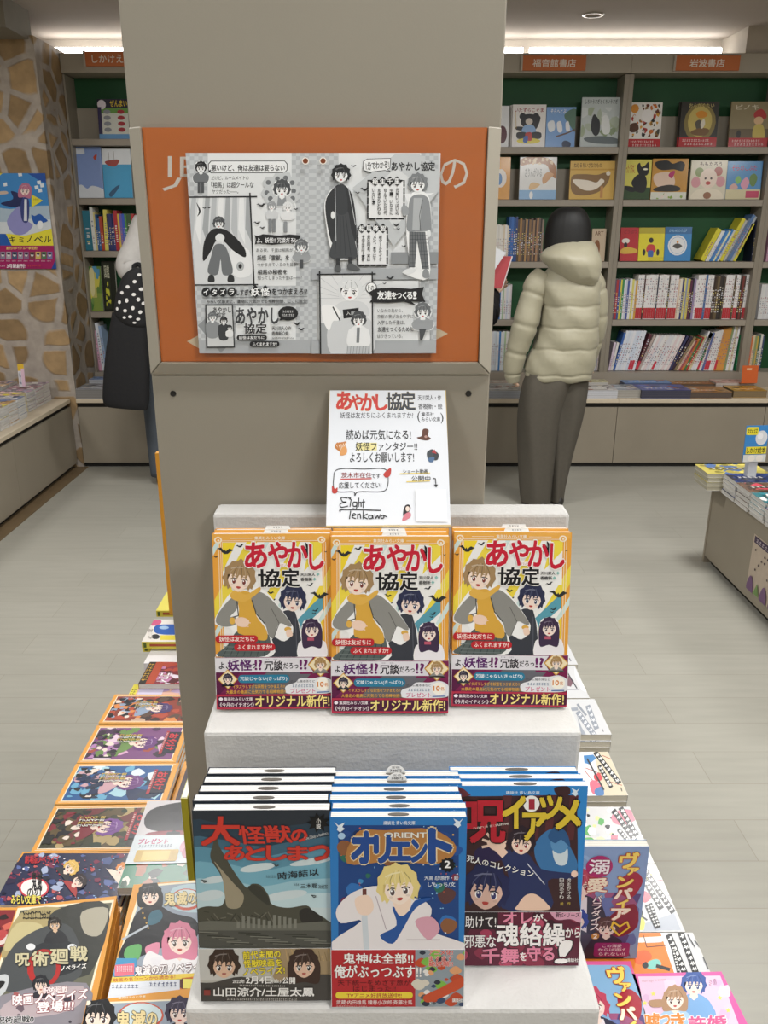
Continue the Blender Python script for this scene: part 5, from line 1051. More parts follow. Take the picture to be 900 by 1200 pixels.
# two tall piles at the front left
def L12(a):
    a.v(0, 1030, 3.75); a.rect(-200, 0, 600, 800, 'e3a047')
    a.poly([(78, 128), (502, 92), (395, 520), (340, 720), (-180, 760), (-20, 420)], 'f4e8cc'); a.poly([(90, 138), (492, 104), (385, 520), (335, 720), (-180, 760), (-10, 420)], '6a6a58')
    def Q(u, v): x = (90 + u * 400) * (1 - v) + (-170 + u * 480) * v; return (x, 138 - u * 34 * (1 - v) + v * 600)
    def B(pts, c): a.blob([Q(*p) for p in pts], c)
    B([(0.02, .02), (.5, .02), (.45, .2), (.02, .35)], 'b0a070'); B([(0.02, .1), (.3, .12), (.3, .22), (.02, .3)], 'c8bc8c'); B([(.4, .02), (.98, .02), (.98, .5), (.5, .4), (.4, .2)], '3a3c38'); B([(.1, .25), (.45, .12), (.7, .2), (.9, .5), (.5, .62), (.1, .55)], '4a4e50'); B([(.7, .05), (.98, .04), (.98, .22), (.8, .2)], 'b0aa98'); B([(.3, .3), (.62, .24), (.9, .42), (.6, .5)], '2c3034')
    a.fig(*Q(.45, .13), 24, '26221e', '2a2c30', 'd8b898', H=3.2, seed=71, tilt=-.08)
    for u, v in ((.28, .28), (.72, .3), (.8, .35)): a.ell(*Q(u, v), 20, 15, 'e4e6e8')
    c = Q(.5, .44); a.ell(c[0], c[1], 74, 84, 'b42a28', .1); a.ell(c[0] + 4, c[1], 50, 64, '4a4e50', .1)
    B([(.02, .5), (.16, .48), (.2, .6), (.1, .66), (.02, .62)], 'c8ccce'); B([(.05, .53), (.16, .53), (.12, .6), (.05, .6)], '17181a')
    a.marks(100, 140, 225, 178, '1c1c1a', 12)
    for ch, b_ in (('呪', (70, 330, 130, 384)), ('術', (140, 322, 212, 384)), ('廻', (222, 312, 300, 376)), ('戦', (310, 300, 384, 362))): a.text(ch, b_, 'cfc6a0', .045, '1a1c1c', .08)
    a.text('ノベライズ', [(268, 384), (380, 372), (380, 394), (268, 408)], 'f0eee8', .04, '1c1c1c', .07)
    B([(.02, .68), (.98, .56), (.98, .98), (.02, .98)], '8c8890'); B([(.3, .66), (.95, .58), (.9, .75), (.3, .8)], 'b8a8ac'); B([(.02, .75), (.15, .7), (.2, .95), (.02, .98)], '4a3a50'); patches(a, 60, 500, 330, 636, ['c8c0c8', '6a5a64', 'a85a5a', '3a3440'], 16, 8, 24, 9)
    a.fig(180, 470, 30, '1d2026', '2a2c34', 'ead2c2', H=1.5, seed=72)
    a.text('呪術廻戦', [(190, 480), (298, 472), (298, 500), (190, 508)], 'f6ecec', .04, '8a2a34', .09); a.text('映画ノベライズ', [(56, 512), (385, 486), (385, 530), (56, 562)], 'f8f0f0', .05, '8a2a34', .1); a.text('登場!!!', [(165, 545), (325, 535), (322, 582), (162, 592)], 'f8f0f0', .05, '8a2a34', .1); a.text('呪術廻戦0', [(-10, 610), (150, 604), (148, 634), (-12, 640)], '1a1a1c', .04, 'f0f0f0', .09)
HF = .75
pile([(20, 1063), (140, 1049), (103, 1200), (-32, 1215)], HF, .0135, 13, L12, 'paperback', ('top copy of the tall front-left pile, dark grey cover 呪術廻戦 with red ring', 'grey-covered paperback in the tall front-left pile'), 'tall pile of grey-covered paperbacks at the front left', 'e3a047', spine='R', spinecol='e8b050', jit=.0012, pages='efe2c4')
def L13(a):
    a.v(0, 1030, 3.75); a.rect(300, -40, 1100, 800, 'e3a047'); a.poly([(622, 28), (960, 0), (940, 700), (450, 700), (480, 460)], 'f4e8cc'); a.poly([(632, 36), (960, 8), (940, 700), (455, 700), (490, 470)], '9aa6b4')
    a.blob([(760, 40), (900, 30), (900, 140), (760, 130)], 'b8d0d8'); a.ell(820, 90, 70, 48, 'c85a44'); a.ell(820, 86, 62, 40, 'd8e0e0')
    a.blob([(600, 150), (680, 110), (760, 150), (860, 180), (860, 260), (720, 300), (620, 340), (520, 350), (560, 250)], '1f2126'); a.blob([(660, 150), (700, 135), (715, 165), (690, 195), (650, 200)], '3a6a7c'); a.line([(540, 265), (650, 205)], 9, 'b8c0c8')
    for k in range(5): a.ell(620 + k * 8, 128 + k * 22, 4, 4, 'c8a048')
    a.fig(660, 75, 42, '17181c', '1f2126', 'f0d8c8', H=.6, seed=81, long=1.2)
    a.blob([(560, 300), (620, 290), (610, 350), (570, 360), (545, 340)], '6ab06a'); a.blob([(640, 300), (700, 280), (690, 340), (650, 340)], 'e090a8'); a.blob([(650, 320), (720, 340), (860, 330), (870, 420), (640, 420)], 'f0eef0'); a.fig(790, 275, 58, 'd8829c', 'eceaee', 'f6dccf', H=1.2, seed=83, eye='5a4a40', long=1.4)
    for ch, b_ in (('鬼', (722, 62, 770, 118)), ('滅', (776, 58, 822, 114)), ('の', (826, 66, 858, 108)), ('刃', (862, 52, 910, 110))): a.text(ch, b_, 'ecd8a0', .05, '3a3a2a', .09)
    a.rect(480, 350, 600, 430, '4a9ac8'); a.poly([(505, 380), (590, 372), (590, 424), (505, 430)], 'e8788c'); a.marks(512, 384, 584, 394, 'fbeef0', 8); a.marks(512, 400, 584, 410, 'fbeef0', 8)
    a.text('鬼滅の刃ノベライズ', [(592, 388), (920, 362), (920, 406), (592, 430)], 'f6f2f2', .05, '5a1c28', .1); a.poly([(490, 436), (900, 415), (900, 438), (486, 460)], 'ecd050'); a.text('映画の名シーンから読める!', [(500, 440), (770, 424), (770, 440), (500, 457)], 'c03a34', .02)
    a.poly([(480, 460), (900, 440), (900, 560), (470, 560)], 'e4e8f0'); a.marks(490, 468, 610, 484, '2a3a6a', 7); a.marks(655, 458, 780, 476, '2a3a6a', 7); a.poly([(800, 440), (880, 430), (880, 490), (790, 490)], 'd87a2c'); a.text('1', (815, 446, 845, 484), 'f4e870', .06, '5a2a1a', .1)
pile([(164, 1037), (262, 1028), (255, 1195), (120, 1205)], HF, .0135, 13, L13, 'paperback', ('top copy of the front pile touching the white stand, pink-haired child on cover', 'paperback in the front pile touching the white stand'), 'tall pile of orange-bordered paperbacks beside the white stand', 'e3a047', spine='L', spinecol='e8b050', force=(.113, .173), jit=.001, pages='e9dcc0')
def L14(a):
    a.v(0, 1030, 3.75); a.rect(250, 400, 1100, 1100, 'e3a047'); a.poly([(365, 545), (960, 520), (960, 1100), (330, 1100)], 'f4e8cc'); a.poly([(372, 552), (960, 527), (960, 1100), (338, 1100)], '9aa6b4'); a.ell(620, 600, 100, 60, 'c85a44'); a.ell(620, 598, 92, 52, 'cfe0e4')
    a.fig(430, 610, 62, '17181c', '1f2126', 'f0d8c8', H=2, seed=91); a.fig(790, 590, 50, '2c2440', '2a2430', 'ead0c4', H=2, seed=93)
    for ch, b_ in (('鬼', (512, 585, 572, 660)), ('滅', (580, 582, 640, 655)), ('の', (646, 590, 690, 645))): a.text(ch, b_, 'ecd8a0', .05, '3a3a2a', .09)
    a.ell(385, 545, 14, 12, 'f8ecd4'); a.text('集英社みらい文庫', [(520, 520), (640, 512), (640, 522), (520, 530)], 'f6ecd0', .02)
pile([(94, 1173), (236, 1158), (236, 1345), (66, 1375)], HF + .0147, .0135, 1, L14, 'paperback', ('paperback laid across both tall front piles at the bottom left edge of the photo', ''), 'tall pile of orange-bordered paperbacks beside the white stand', 'e3a047', force=(.113, .173))
# right-hand row of white pocket books
def strips(a, ls, w, col='17181b', mk='f0f0ee'):
    for i, (p, q) in enumerate(ls):
        a.line([p, q], w, col); n = max(4, int(math.hypot(q[0] - p[0], q[1] - p[1]) / w / .9)); dx, dy = (q[0] - p[0]) / n, (q[1] - p[1]) / n; nx, ny = -dy / math.hypot(dx, dy) * w * .3, dx / math.hypot(dx, dy) * w * .3
        r = random.Random(i + int(p[0]))
        for k in range(n):
            x, y = p[0] + dx * (k + .5), p[1] + dy * (k + .5)
            a.line([(x - nx, y - ny), (x + nx, y + ny)], w * .16, mk); a.line([(x - dx * .3 + nx * r.uniform(-.6, .8), y - dy * .3 + ny * r.uniform(-.6, .8)), (x + dx * .3, y + dy * .3)], w * .16, mk); a.line([(x - dx * .25 - nx * .8, y - dy * .25 - ny * .8), (x + dx * .25 - nx * .8, y + dy * .25 - ny * .8)], w * .14, mk)
def R3(a): a.v(655, 740, 5.714); a.rect(-400, 430, 500, 800, 'cfd0d2'); strips(a, [((195, 505), (250, 645)), ((130, 545), (240, 700))], 34, '8e949e', 'dfe1e6'); a.line([(125, 490), (180, 560)], 14, '8e949e'); a.poly([(80, 512), (125, 508), (130, 530), (85, 534)], '9aa0aa'); a.line([(290, 655), (298, 672)], 5, '6a6a70'); a.poly([(120, 560), (150, 640), (180, 690), (150, 690)], '9aa0aa')
def R4(a):
    a.v(655, 740, 5.714); a.rect(-400, 780, 600, 1200, 'd2c6ac'); a.poly([(-200, 800), (230, 805), (300, 1100), (-200, 1110)], 'e4e6ea'); a.poly([(165, 830), (230, 825), (250, 850), (200, 890), (170, 880)], '3f7fb8')
    for p, q in (((180, 915), (300, 960)), ((175, 935), (260, 1040)), ((290, 830), (360, 860)), ((320, 1000), (420, 1030))): a.line([p, q], 5, 'b05a4a')
    a.blob([(235, 960), (270, 950), (292, 985), (262, 1005), (238, 990)], 'cf3e48'); a.blob([(205, 1010), (250, 1000), (300, 1060), (230, 1090)], 'd86a80'); a.blob([(240, 1060), (290, 1040), (300, 1095), (250, 1098)], '4a7ab0'); strips(a, [((248, 815), (400, 1010))], 32); strips(a, [((272, 905), (348, 1040))], 26); a.line([(190, 855), (300, 1060)], 10, '2a2c30'); a.line([(415, 1048), (422, 1070)], 5, '3a3a3a')
def R5(a):
    a.v(670, 930, 5); a.rect(-300, 50, 600, 500, 'd0d0d0'); patches(a, -100, 80, 250, 400, ['d8dc9a', 'f0f0f0', '5aa85a', 'e8e8ea', '2a2c2e', 'dfe0b0', 'c8ccd0', 'f4f4f4'], 60, 10, 36, 31); a.blob([(235, 130), (290, 95), (350, 100), (380, 150), (300, 185), (245, 170)], 'df7f92'); a.blob([(65, 270), (120, 260), (140, 310), (80, 330)], '62ac5c'); a.rect(230, 245, 270, 268, 'd86a7c')
    strips(a, [((290, 90), (375, 240)), ((248, 105), (370, 275))], 30); strips(a, [((278, 215), (370, 330))], 22)
    for k in range(12): a.line([(370 + (k * 17) % 70, 210 + k * 13), (380 + (k * 17) % 70, 222 + k * 13)], 3, '8a8e94')
def R6(a):
    a.v(670, 930, 5); a.rect(-300, 400, 900, 900, 'cfd0d2'); a.rect(-300, 470, 470, 505, 'd8dc6a'); a.poly([(-100, 560), (380, 560), (440, 800), (-100, 810)], 'e0de6c'); a.poly([(330, 620), (400, 640), (420, 700), (400, 740), (360, 690)], '2a2c2e'); a.line([(360, 620), (420, 600)], 12, '2a2c2e'); a.line([(380, 700), (440, 740)], 10, '4a4c50'); a.blob([(400, 590), (430, 570), (465, 610), (430, 640), (410, 620)], 'd85a6a')
    a.poly([(430, 760), (600, 700), (640, 800), (420, 806)], 'b4bac4'); a.rect(500, 505, 560, 515, 'c06a70'); a.line([(490, 600), (620, 600)], 5, '8a8e98'); strips(a, [((425, 445), (590, 690)), ((415, 490), (522, 668))], 32); strips(a, [((462, 650), (510, 780)), ((440, 660), (495, 785))], 20)
def R7(a):
    a.v(670, 930, 5); a.rect(-300, 780, 900, 1300, 'cfd0d2'); a.poly([(-200, 820), (540, 815), (600, 1045), (640, 1300), (-200, 1300)], 'e27f2e'); a.poly([(520, 815), (560, 815), (640, 1050), (600, 1050)], 'e4e6e8'); a.line([(360, 860), (550, 850)], 30, 'efe9e2'); a.line([(440, 862), (520, 858)], 26, 'd8dadc'); a.blob([(380, 930), (440, 920), (470, 960), (420, 1000), (370, 990)], 'e0602c'); a.blob([(450, 985), (500, 970), (525, 1000), (480, 1030), (440, 1020)], '7fc8bc'); a.blob([(412, 1005), (435, 985), (450, 1010), (430, 1025)], '20242a'); a.line([(500, 1010), (570, 1030)], 20, '24262a'); a.line([(420, 830), (440, 900), (550, 890)], 5, '5a2a1a')
    strips(a, [((570, 835), (660, 1045)), ((640, 820), (725, 1045))], 36); strips(a, [((590, 900), (625, 1045))], 18)
    for p, q in (((680, 830), (720, 900)), ((720, 860), (760, 920)), ((770, 960), (800, 1030))): a.line([p, q], 5, '4a4c52')
ZR = .64
GR = 'white pocket books in the right-hand row'
def pr(px, art, what, below, n=6, T=.0122, **k): return pile(px, ZR, T, n, art, 'pocket_book', (what, below), GR, 'e8e8e8', spine='R', spinecol='e4e2de', pages='dcd6c6', **k)
def R2(a): a.v(655, 740, 5.714); a.rect(-400, 100, 500, 500, 'cfd0d2'); a.poly([(55, 290), (100, 330), (80, 370), (40, 360)], '7a5a64'); a.line([(60, 280), (120, 380)], 8, '3a3c44'); a.line([(50, 390), (130, 390)], 4, '8a8e98'); a.poly([(105, 240), (130, 300), (190, 410), (150, 390), (110, 300)], 'f6f6f8')
def R1(a): a.v(655, 740, 5.714); a.rect(-400, 0, 500, 300, 'cfd0d2'); a.line([(70, 180), (80, 198)], 6, '5a5c64')
pr([(590, 745), (661, 744), (676, 779), (592, 779)], R1, 'white pocket book farthest back in the right row, beside the upper yellow paperbacks', 'farthest white pocket book of the right row')
pr([(596, 780), (673, 780), (691, 818), (602, 818)], R2, 'white pocket book with small dark photo, second from the far end of the right row', 'small-photo pocket book of the right row')
pr([(612, 820), (699, 819), (714, 861), (620, 861)], R3, 'white pocket book with pale grey slanted lettering in the right row', 'grey-lettered pocket book of the right row')
pr([(612, 882), (710, 881), (738, 932), (634, 933)], R4, 'beige and white pocket book with red and blue figure in the right row', 'beige pocket book of the right row')
pr([(612, 945), (737, 946), (767, 1011), (640, 1012)], R5, 'white pocket book with green and pink patches behind the standing purple paperback', 'green-patched pocket book of the right row')
pr([(640, 1013), (766, 1013), (805, 1092), (660, 1092)], R6, 'white pocket book with yellow patch beside the standing purple paperback', 'yellow-patched pocket book of the right row')
pr([(665, 1093), (812, 1093), (852, 1185), (686, 1185)], R7, 'orange and white pocket book under the corner of the pink paperback', 'orange pocket book of the right row')
def vamp(a, k=0):
    upright(a); a.rect(-1, -1, 69, 101, '8aa8d0' if not k else 'dd5f9a'); 
    if k: a.rr(2.5, 3, 66, 98, 3, '88b4d8')
    patches(a, 2, 40, 66, 98, ['6a7ab0', '7a3a6a', '8a5a90', '5a4a80', 'a05a80'], 40, 6, 14, 41)
    if not k:
        for rr_ in (9, 6, 3): a.ell(20, 14, rr_, rr_ * .8, ('9ab8dc', '86a4cc', '9ab8dc')[rr_ // 3 - 1], n=12)
    a.blob([(50, 28), (60, 22), (66, 30), (60, 44), (50, 40)], 'a82a3a'); a.blob([(46, 60), (62, 50), (66, 70), (54, 80), (46, 74)], '8a2434')
    a.fig(22 if not k else 30, 34, 10, 'c04a62', '3a3a4c', 'f3d8cc', H=4.2, seed=101, eye='8a2a3a', inner='e8e0e4'); a.fig(20, 66, 8, '3a4a9a', '4a4a5a', 'f0d8cc', H=4, seed=103); a.fig(44, 72, 7, '5a3a3a', '3a3040', 'f0d8cc', H=4, seed=105)
    if k: a.fig(12, 16, 8, 'c8ccd0', '3a3a44', 'f4e4da', H=2.2, seed=107)
    if not k:
        a.ell(34, 17, 9.5, 9.5, 'b02a6a'); a.text('溺', (27, 11, 41, 23), 'f8f2f4', .03, '8a2050', .07); a.text('愛', (27, 27, 41, 39), 'f6ead0', .04, 'b03a3a', .09); a.vtext('パラダイス', 35, 42, 74, 6.5, 'f8f2ee', .02, '6a2a4a', .08); a.ell(36, 79, 3, 3, 'c88a3a'); a.text('2', (34.6, 77, 37.4, 81), 'fbf4e8', .03)
    for i, (ch, b_) in enumerate((('ヴ', (48, 5, 61, 18)), ('ァ', (54, 18, 62, 24)), ('ン', (48, 26, 59, 35)), ('パ', (47, 36, 59, 45)), ('ィ', (49, 46, 57, 53)), ('ア', (46, 54, 59, 64)))): a.text(ch, b_, ('f6dc6a', 'f6dc6a', 'f6dc6a', 'f8eed8', 'f6dc6a', 'f8eed8')[i], .06, 'b84a2c', .1)
    h = [(53, 70), (48, 66), (47, 71), (53, 78), (60, 71), (58, 66), (53, 70)]; a.line(h, 1.4, 'f0c83a')
    a.rr(36, 85, 62, 98, 2, '9a2a6a'); a.text('この溺愛', (42, 86.5, 56, 89.5), 'f8e8f0', .01); a.text('からは逃げ', (39, 90, 59, 93), 'f8e8f0', .01); a.text('られない!?', (40, 94, 59, 97), 'f8e8f0', .01)
q = on_h(744, 1118, ZR + .003); Wv = .113; rzv = 0.0
vh = .164
GV = 'vampire romance paperbacks at the right front'
book('paperback', 'purple and blue paperback with vertical title ヴァンパイア standing upright beside the white stand', GV, Wv, vh, .012, (.317 - Wv / 2 + .002, .775, ZR + .0012), (PI / 2 - .03, 0, rzv), vamp, None, '8aa8d0')
WV, HV, lv, rv = lay([(655, 1122), (737, 1120), (770, 1208), (655, 1208)], ZR + .016)
lv = np.array([.305 - .0545, .757 - .173, ZR + .016])
book('paperback', 'pink-framed vampire paperback lying in front of the upright one, against the white stand', GV, .109, .173, .0125, lv, (0, 0, 0), lambda a: vamp(a, 1), None, 'dd5f9a')
def pink(a):
    a.v(670, 980, 4.09); a.rect(200, 600, 1000, 1400, 'd85aa0'); a.poly([(318, 672), (712, 668), (800, 900), (900, 1160), (400, 1160)], 'e6c4dc'); patches(a, 340, 690, 760, 890, ['ecd0e4', 'd8b4d4', 'e8c8e0'], 14, 20, 60, 51)
    for x, y in ((390, 755), (710, 775), (750, 835), (350, 800)): a.poly([(x + (14 if k % 2 else 6) * math.cos(k * PI / 5 + .3), y + (14 if k % 2 else 6) * math.sin(k * PI / 5 + .3)) for k in range(10)], 'f0dc6a')
    a.text('marriage is sweet', [(335, 688), (450, 680), (452, 696), (337, 704)], 'c89aa8', .0); a.vtext('森田', 685, 682, 712, 16, '8a4a6a'); a.vtext('さく', 664, 690, 720, 14, '8a4a6a')
    a.fig(585, 715, 48, '34549a', '7aa8d8', 'f4dccf', H=3.2, seed=111, eye='3a4a7a'); a.fig(495, 785, 46, 'b08a68', 'a8c8e4', 'f6e0d4', H=3, seed=113, eye='5a3a34', long=1.2); a.blob([(370, 790), (440, 785), (445, 815), (385, 820)], 'b08a68')
    for ch, b_ in (('嘘', (350, 850, 420, 920)), ('つ', (425, 860, 470, 910)), ('き', (475, 850, 540, 920)), ('許', (560, 865, 640, 930)), ('婚', (650, 862, 740, 930))): a.text(ch, b_, 'e08a3a' if ch in '嘘つき' else 'd85a90', .05, 'fbf4f4', .1)
pile([(743, 1141), (846, 1139), (886, 1232), (765, 1236)], ZR + .016, .0125, 1, pink, 'paperback', ('pink-framed romance paperback lying on the orange pocket book at the bottom right', ''), GV, 'd85aa0', force=(.113, .173))
# ================================================================== BOOKS IN THE WALL SHELVES
YF = 5.635
def X_(px, py, y=YF): return on_y(px, py, y)[0]
def face_book(x0, y0, x1, y1, sh, cov, art, label, group, T=.014, yf=YF, lean=6, n=1, name='picture_book', strip=None):
    be = math.radians(lean); a_, b_ = on_y(x0, y1, yf), on_y(x1, y1, yf); W = b_[0] - a_[0]; loc = np.array([(a_[0] + b_[0]) / 2, yf, sh + .002 + T * math.sin(be)])
    lo, hi = .1, .5
    for _ in range(40):
        L = (lo + hi) / 2
        if proj(loc + np.array([0, math.sin(be) * L, math.cos(be) * L]))[1] > y0: lo = L
        else: hi = L
    def art2(a):
        a.dz = 2e-5; a.z = 1e-4; a.corners([(x0, y0), (x1, y0), (x1, y1), (x0, y1)]); art(a)
    r = book(name, label, group, W, L, T, loc, (PI / 2 - be, 0, 0), art2, None, cov, hard=False)
    for i in range(1, n):
        dup(r, loc + np.array([-.006 * i, (T + .004) * i / math.cos(be), 0]), None, label.split(',')[0] + ', %s behind front copy' % ordw(i))
    return r
GF = 'picture books shown face out on the wall shelves'
def simple(bg, pts, words=None, wbox=None, wcol='2a2a2a', strip=None):
    """pts: list of ('b'|'e'|'r'|'l', coordinates, colour) in the cover's own 0..100 frame"""
    def f(a):
        a.corners([(0, 0), (100, 0), (100, 100), (0, 100)]); a.v(0, 0, 1); a.rect(-1, -1, 101, 101, bg)
        for t, p, c in pts:
            if t == 'b': a.blob(p, c)
            elif t == 'e': a.ell(*p, c)
            elif t == 'r': a.rect(*p, c)
            elif t == 'l': a.line(p[:-1], p[-1], c)
            elif t == 'p': patches(a, *p[:4], c, *p[4:])
        if strip: a.rect(-1, strip, 101, 101, 'b8262c'); a.marks(8, strip + 4, 80, strip + 9, 'f0d8d4', 12); a.marks(14, strip + 12, 90, strip + 17, 'f0d8d4', 10)
        if words: a.text(words, wbox, wcol, .02)
    return f
bear = [('e', (30, 28, 10, 8), '1c1c20'), ('e', (70, 28, 10, 8), '1c1c20'), ('b', [(25, 40), (35, 24), (65, 24), (75, 40), (66, 52), (34, 52)], '1c1c20'), ('e', (50, 40, 11, 8), 'd8cfc4'), ('b', [(12, 52), (45, 54), (46, 62), (14, 60)], '1c1c20'), ('b', [(58, 50), (74, 28), (84, 32), (72, 58)], '1c1c20'), ('b', [(36, 50), (64, 50), (70, 70), (30, 70)], '8fb4e0'), ('b', [(15, 66), (42, 66), (40, 80), (16, 80)], '1c1c20'), ('b', [(60, 66), (86, 66), (86, 80), (60, 80)], '1c1c20'), ('e', (50, 86, 36, 7), 'e8d850'), ('b', [(40, 68), (58, 66), (60, 84), (44, 84)], 'c03a34'), ('b', [(36, 76), (48, 74), (46, 90), (34, 88)], '3a64b0'), ('l', [(8, 18), (12, 56), 1.4], 'c8a850')]
face_book(586, 124, 595.5, 172, 1.954, 'e6e8ea', simple('e6e8ea', [('e', (20, 70, 60, 22), '5a2a34')]), 'white picture book with dark round shape, cut by the pillar edge on the top shelf', GF)
face_book(599.6, 122.5, 638.3, 171.8, 1.954, 'ece9e6', simple('ece9e6', bear, 'いたずらこぐま', (6, 8, 92, 18), '9a2a34'), 'white picture book with a black toy bear, front copy', GF, n=3)
face_book(639, 125.5, 673, 172, 1.954, '7fa8de', simple('7fa8de', [('b', [(60, 20), (100, 5), (100, 60), (85, 50)], '5a7a6a'), ('b', [(5, 40), (25, 34), (30, 56), (12, 62)], 'e8eef4'), ('b', [(36, 40), (50, 36), (56, 60), (42, 62)], 'eef0f4'), ('b', [(66, 40), (76, 36), (82, 58), (70, 60)], 'eef0f4'), ('l', [(36, 74), (70, 66), (100, 56), 4], '6a5048'), ('b', [(58, 88), (70, 84), (86, 90), (84, 100), (60, 100)], '2c3a5a')], 'そらへとぶ', (14, 5, 66, 16), 'f2f4f8'), 'sky-blue picture book with white birds, front copy', GF, n=3)
face_book(679.5, 114, 723.3, 172, 1.954, 'b9c4c6', simple('c3cccc', [('p', (0, 20, 100, 80, 16, 8, 18, 4), ['a8b49a', '8f9f80', 'd4dada', 'b4bfae']), ('b', [(28, 44), (34, 34), (42, 40), (50, 50), (50, 70), (40, 78), (28, 66)], '34363a'), ('b', [(56, 40), (66, 36), (74, 44), (78, 70), (62, 74), (54, 58)], 'e4e8e8'), ('b', [(10, 82), (60, 78), (100, 84), (100, 94), (30, 92)], '6a7478')], 'しろいうさぎとくろいうさぎ', (8, 4, 94, 13), '3a4044'), 'tall grey-green forest picture book at the right end of the top shelf', GF, n=1)
face_book(583, 184, 597, 233.6, 1.646, 'd99a3c', simple('d99a3c', [('e', (20, 50, 50, 22), 'e8e0d8'), ('e', (10, 52, 24, 14), '5a8ac0')]), 'orange picture book on second shelf beside the pillar edge', GF)
face_book(608, 184, 650.8, 233.6, 1.646, 'e6e6e4', simple('e6e6e4', [('b', [(0, 8), (20, 0), (70, 2), (96, 20), (98, 50), (84, 40), (70, 18), (30, 16), (4, 20)], 'a8703c'), ('p', (2, 2, 92, 18, 18, 2, 5, 8), ['e0c8a0']), ('b', [(62, 50), (74, 36), (92, 40), (84, 50), (66, 64)], 'd0a070'), ('b', [(26, 72), (34, 60), (56, 64), (48, 72), (32, 78)], 'e0bc88'), ('r', (-1, 78, 101, 101), '8ab4dc'), ('e', (33, 90, 5, 9), 'f0f0f0')], 'きりんがいる', (14, 26, 60, 46), '9a9a98'), 'white picture book with a giraffe neck and blue band on second shelf', GF)
face_book(666.6, 188.7, 718.3, 233.6, 1.646, 'd9a850', simple('d9b25a', [('r', (-1, 20, 101, 24), 'c89a40'), ('b', [(4, 40), (30, 34), (60, 36), (78, 30), (90, 36), (84, 60), (64, 82), (30, 90), (6, 80)], '8a6a40'), ('b', [(8, 48), (40, 50), (60, 56), (70, 46), (78, 54), (58, 74), (34, 76), (14, 62)], 'eee4d4'), ('e', (86, 32, 5, 6), 'e6dccb'), ('r', (70, 66, 76, 96), 'c08a50')], 'ねむるちいさなけもの', (8, 5, 70, 17), '6a4a20'), 'yellow picture book with a brown and white furry animal on second shelf', GF)
face_book(692, 268, 708, 307, 1.268, 'c8b49a', simple('c8b49a', [('e', (40, 60, 22, 26), '8a5a3a')], 'ART', (20, 8, 80, 20), '6a4a34'), 'tan picture book face out beside the head of the person in cream', GF, lean=4)
ani = [('p', (4, 4, 96, 78, 60, 3, 8, 14), ['6a3a24', '2a2a28', 'c8702c', '8a6a3a', 'a8342c', '4a4a40', 'd8a040', 'e6e2dc'])]
face_book(735, 120, 773, 171.6, 1.954, 'e8e5e0', simple('e8e5e0', ani + [('e', (56, 30, 18, 15), 'efecea'), ('b', [(4, 50), (24, 46), (32, 58), (24, 66), (6, 66)], '5a3a2a'), ('e', (16, 14, 12, 10), 'd8923a')], None, None, '222222', strip=82), 'white picture book crowded with small animals and a red band, top shelf', GF)
face_book(795, 119, 839, 171.6, 1.954, '3a352c', simple('33302a', [('e', (52, 46, 42, 42), '8a7a44'), ('e', (52, 44, 32, 34), 'c8b464'), ('b', [(40, 26), (54, 20), (70, 26), (66, 34), (48, 36)], 'd8902c'), ('b', [(40, 46), (52, 40), (58, 54), (46, 62)], '5a5448'), ('b', [(30, 66), (56, 58), (78, 62), (70, 74), (40, 74)], '7a5a34'), ('b', [(54, 48), (62, 38), (66, 50), (58, 60)], 'e4dccb')], 'おんがくたい', (20, 4, 86, 13), 'c8b878', strip=79), 'dark picture book with glowing oval and red band on top shelf, front copy', GF, n=2)
face_book(853, 119, 899, 171.6, 1.954, '8a7a5a', simple('8f8260', [('r', (-1, 60, 101, 101), '6a5c42'), ('b', [(60, 24), (76, 16), (90, 28), (88, 38), (62, 36)], 'b03030'), ('e', (72, 42, 12, 9), 'd8b48a'), ('b', [(62, 54), (84, 52), (90, 82), (62, 82)], 'c8b45a'), ('e', (24, 72, 6, 9), '2c2824')], 'ピノキ', (12, 7, 68, 18), 'd8d0b8', strip=80), 'brown picture book with a red-capped figure, right end of the top shelf', GF)
face_book(726, 187, 761, 233.6, 1.646, 'd8d060', simple('d8d060', [('r', (-1, 70, 101, 101), '2c4a22'), ('b', [(52, 14), (60, 8), (66, 18), (78, 14), (88, 6), (92, 28), (84, 40), (62, 38), (54, 28)], '141414'), ('b', [(46, 44), (62, 36), (80, 40), (88, 60), (80, 82), (52, 80), (44, 70), (36, 58)], '141414'), ('b', [(12, 66), (40, 68), (54, 76), (40, 82), (14, 74)], '141414'), ('e', (80, 24, 8, 2.5), 'f0ecd0')], 'こまったくろねこ', (6, 12, 46, 34), 'b0402c'), 'yellow and green picture book with a black cat figure on second shelf', GF)
face_book(762, 186, 803.6, 234, 1.646, 'c8923a', simple('c8923a', [('b', [(8, 8), (40, 4), (56, 12), (78, 6), (90, 14), (84, 30), (60, 26), (30, 28), (12, 22)], '15130f'), ('b', [(6, 40), (40, 32), (60, 40), (64, 66), (30, 72), (10, 62)], 'e4c8b4'), ('b', [(46, 40), (56, 30), (64, 32), (56, 48)], 'b82a6a'), ('b', [(10, 72), (50, 64), (80, 70), (74, 80), (14, 80)], '2a2420'), ('r', (-1, 82, 101, 101), 'dfe0d2'), ('p', (4, 84, 90, 99, 10, 3, 6, 5), ['8aa84a', 'e8dcd0'])], None), 'ochre picture book with a black mask and pale face on second shelf', GF)
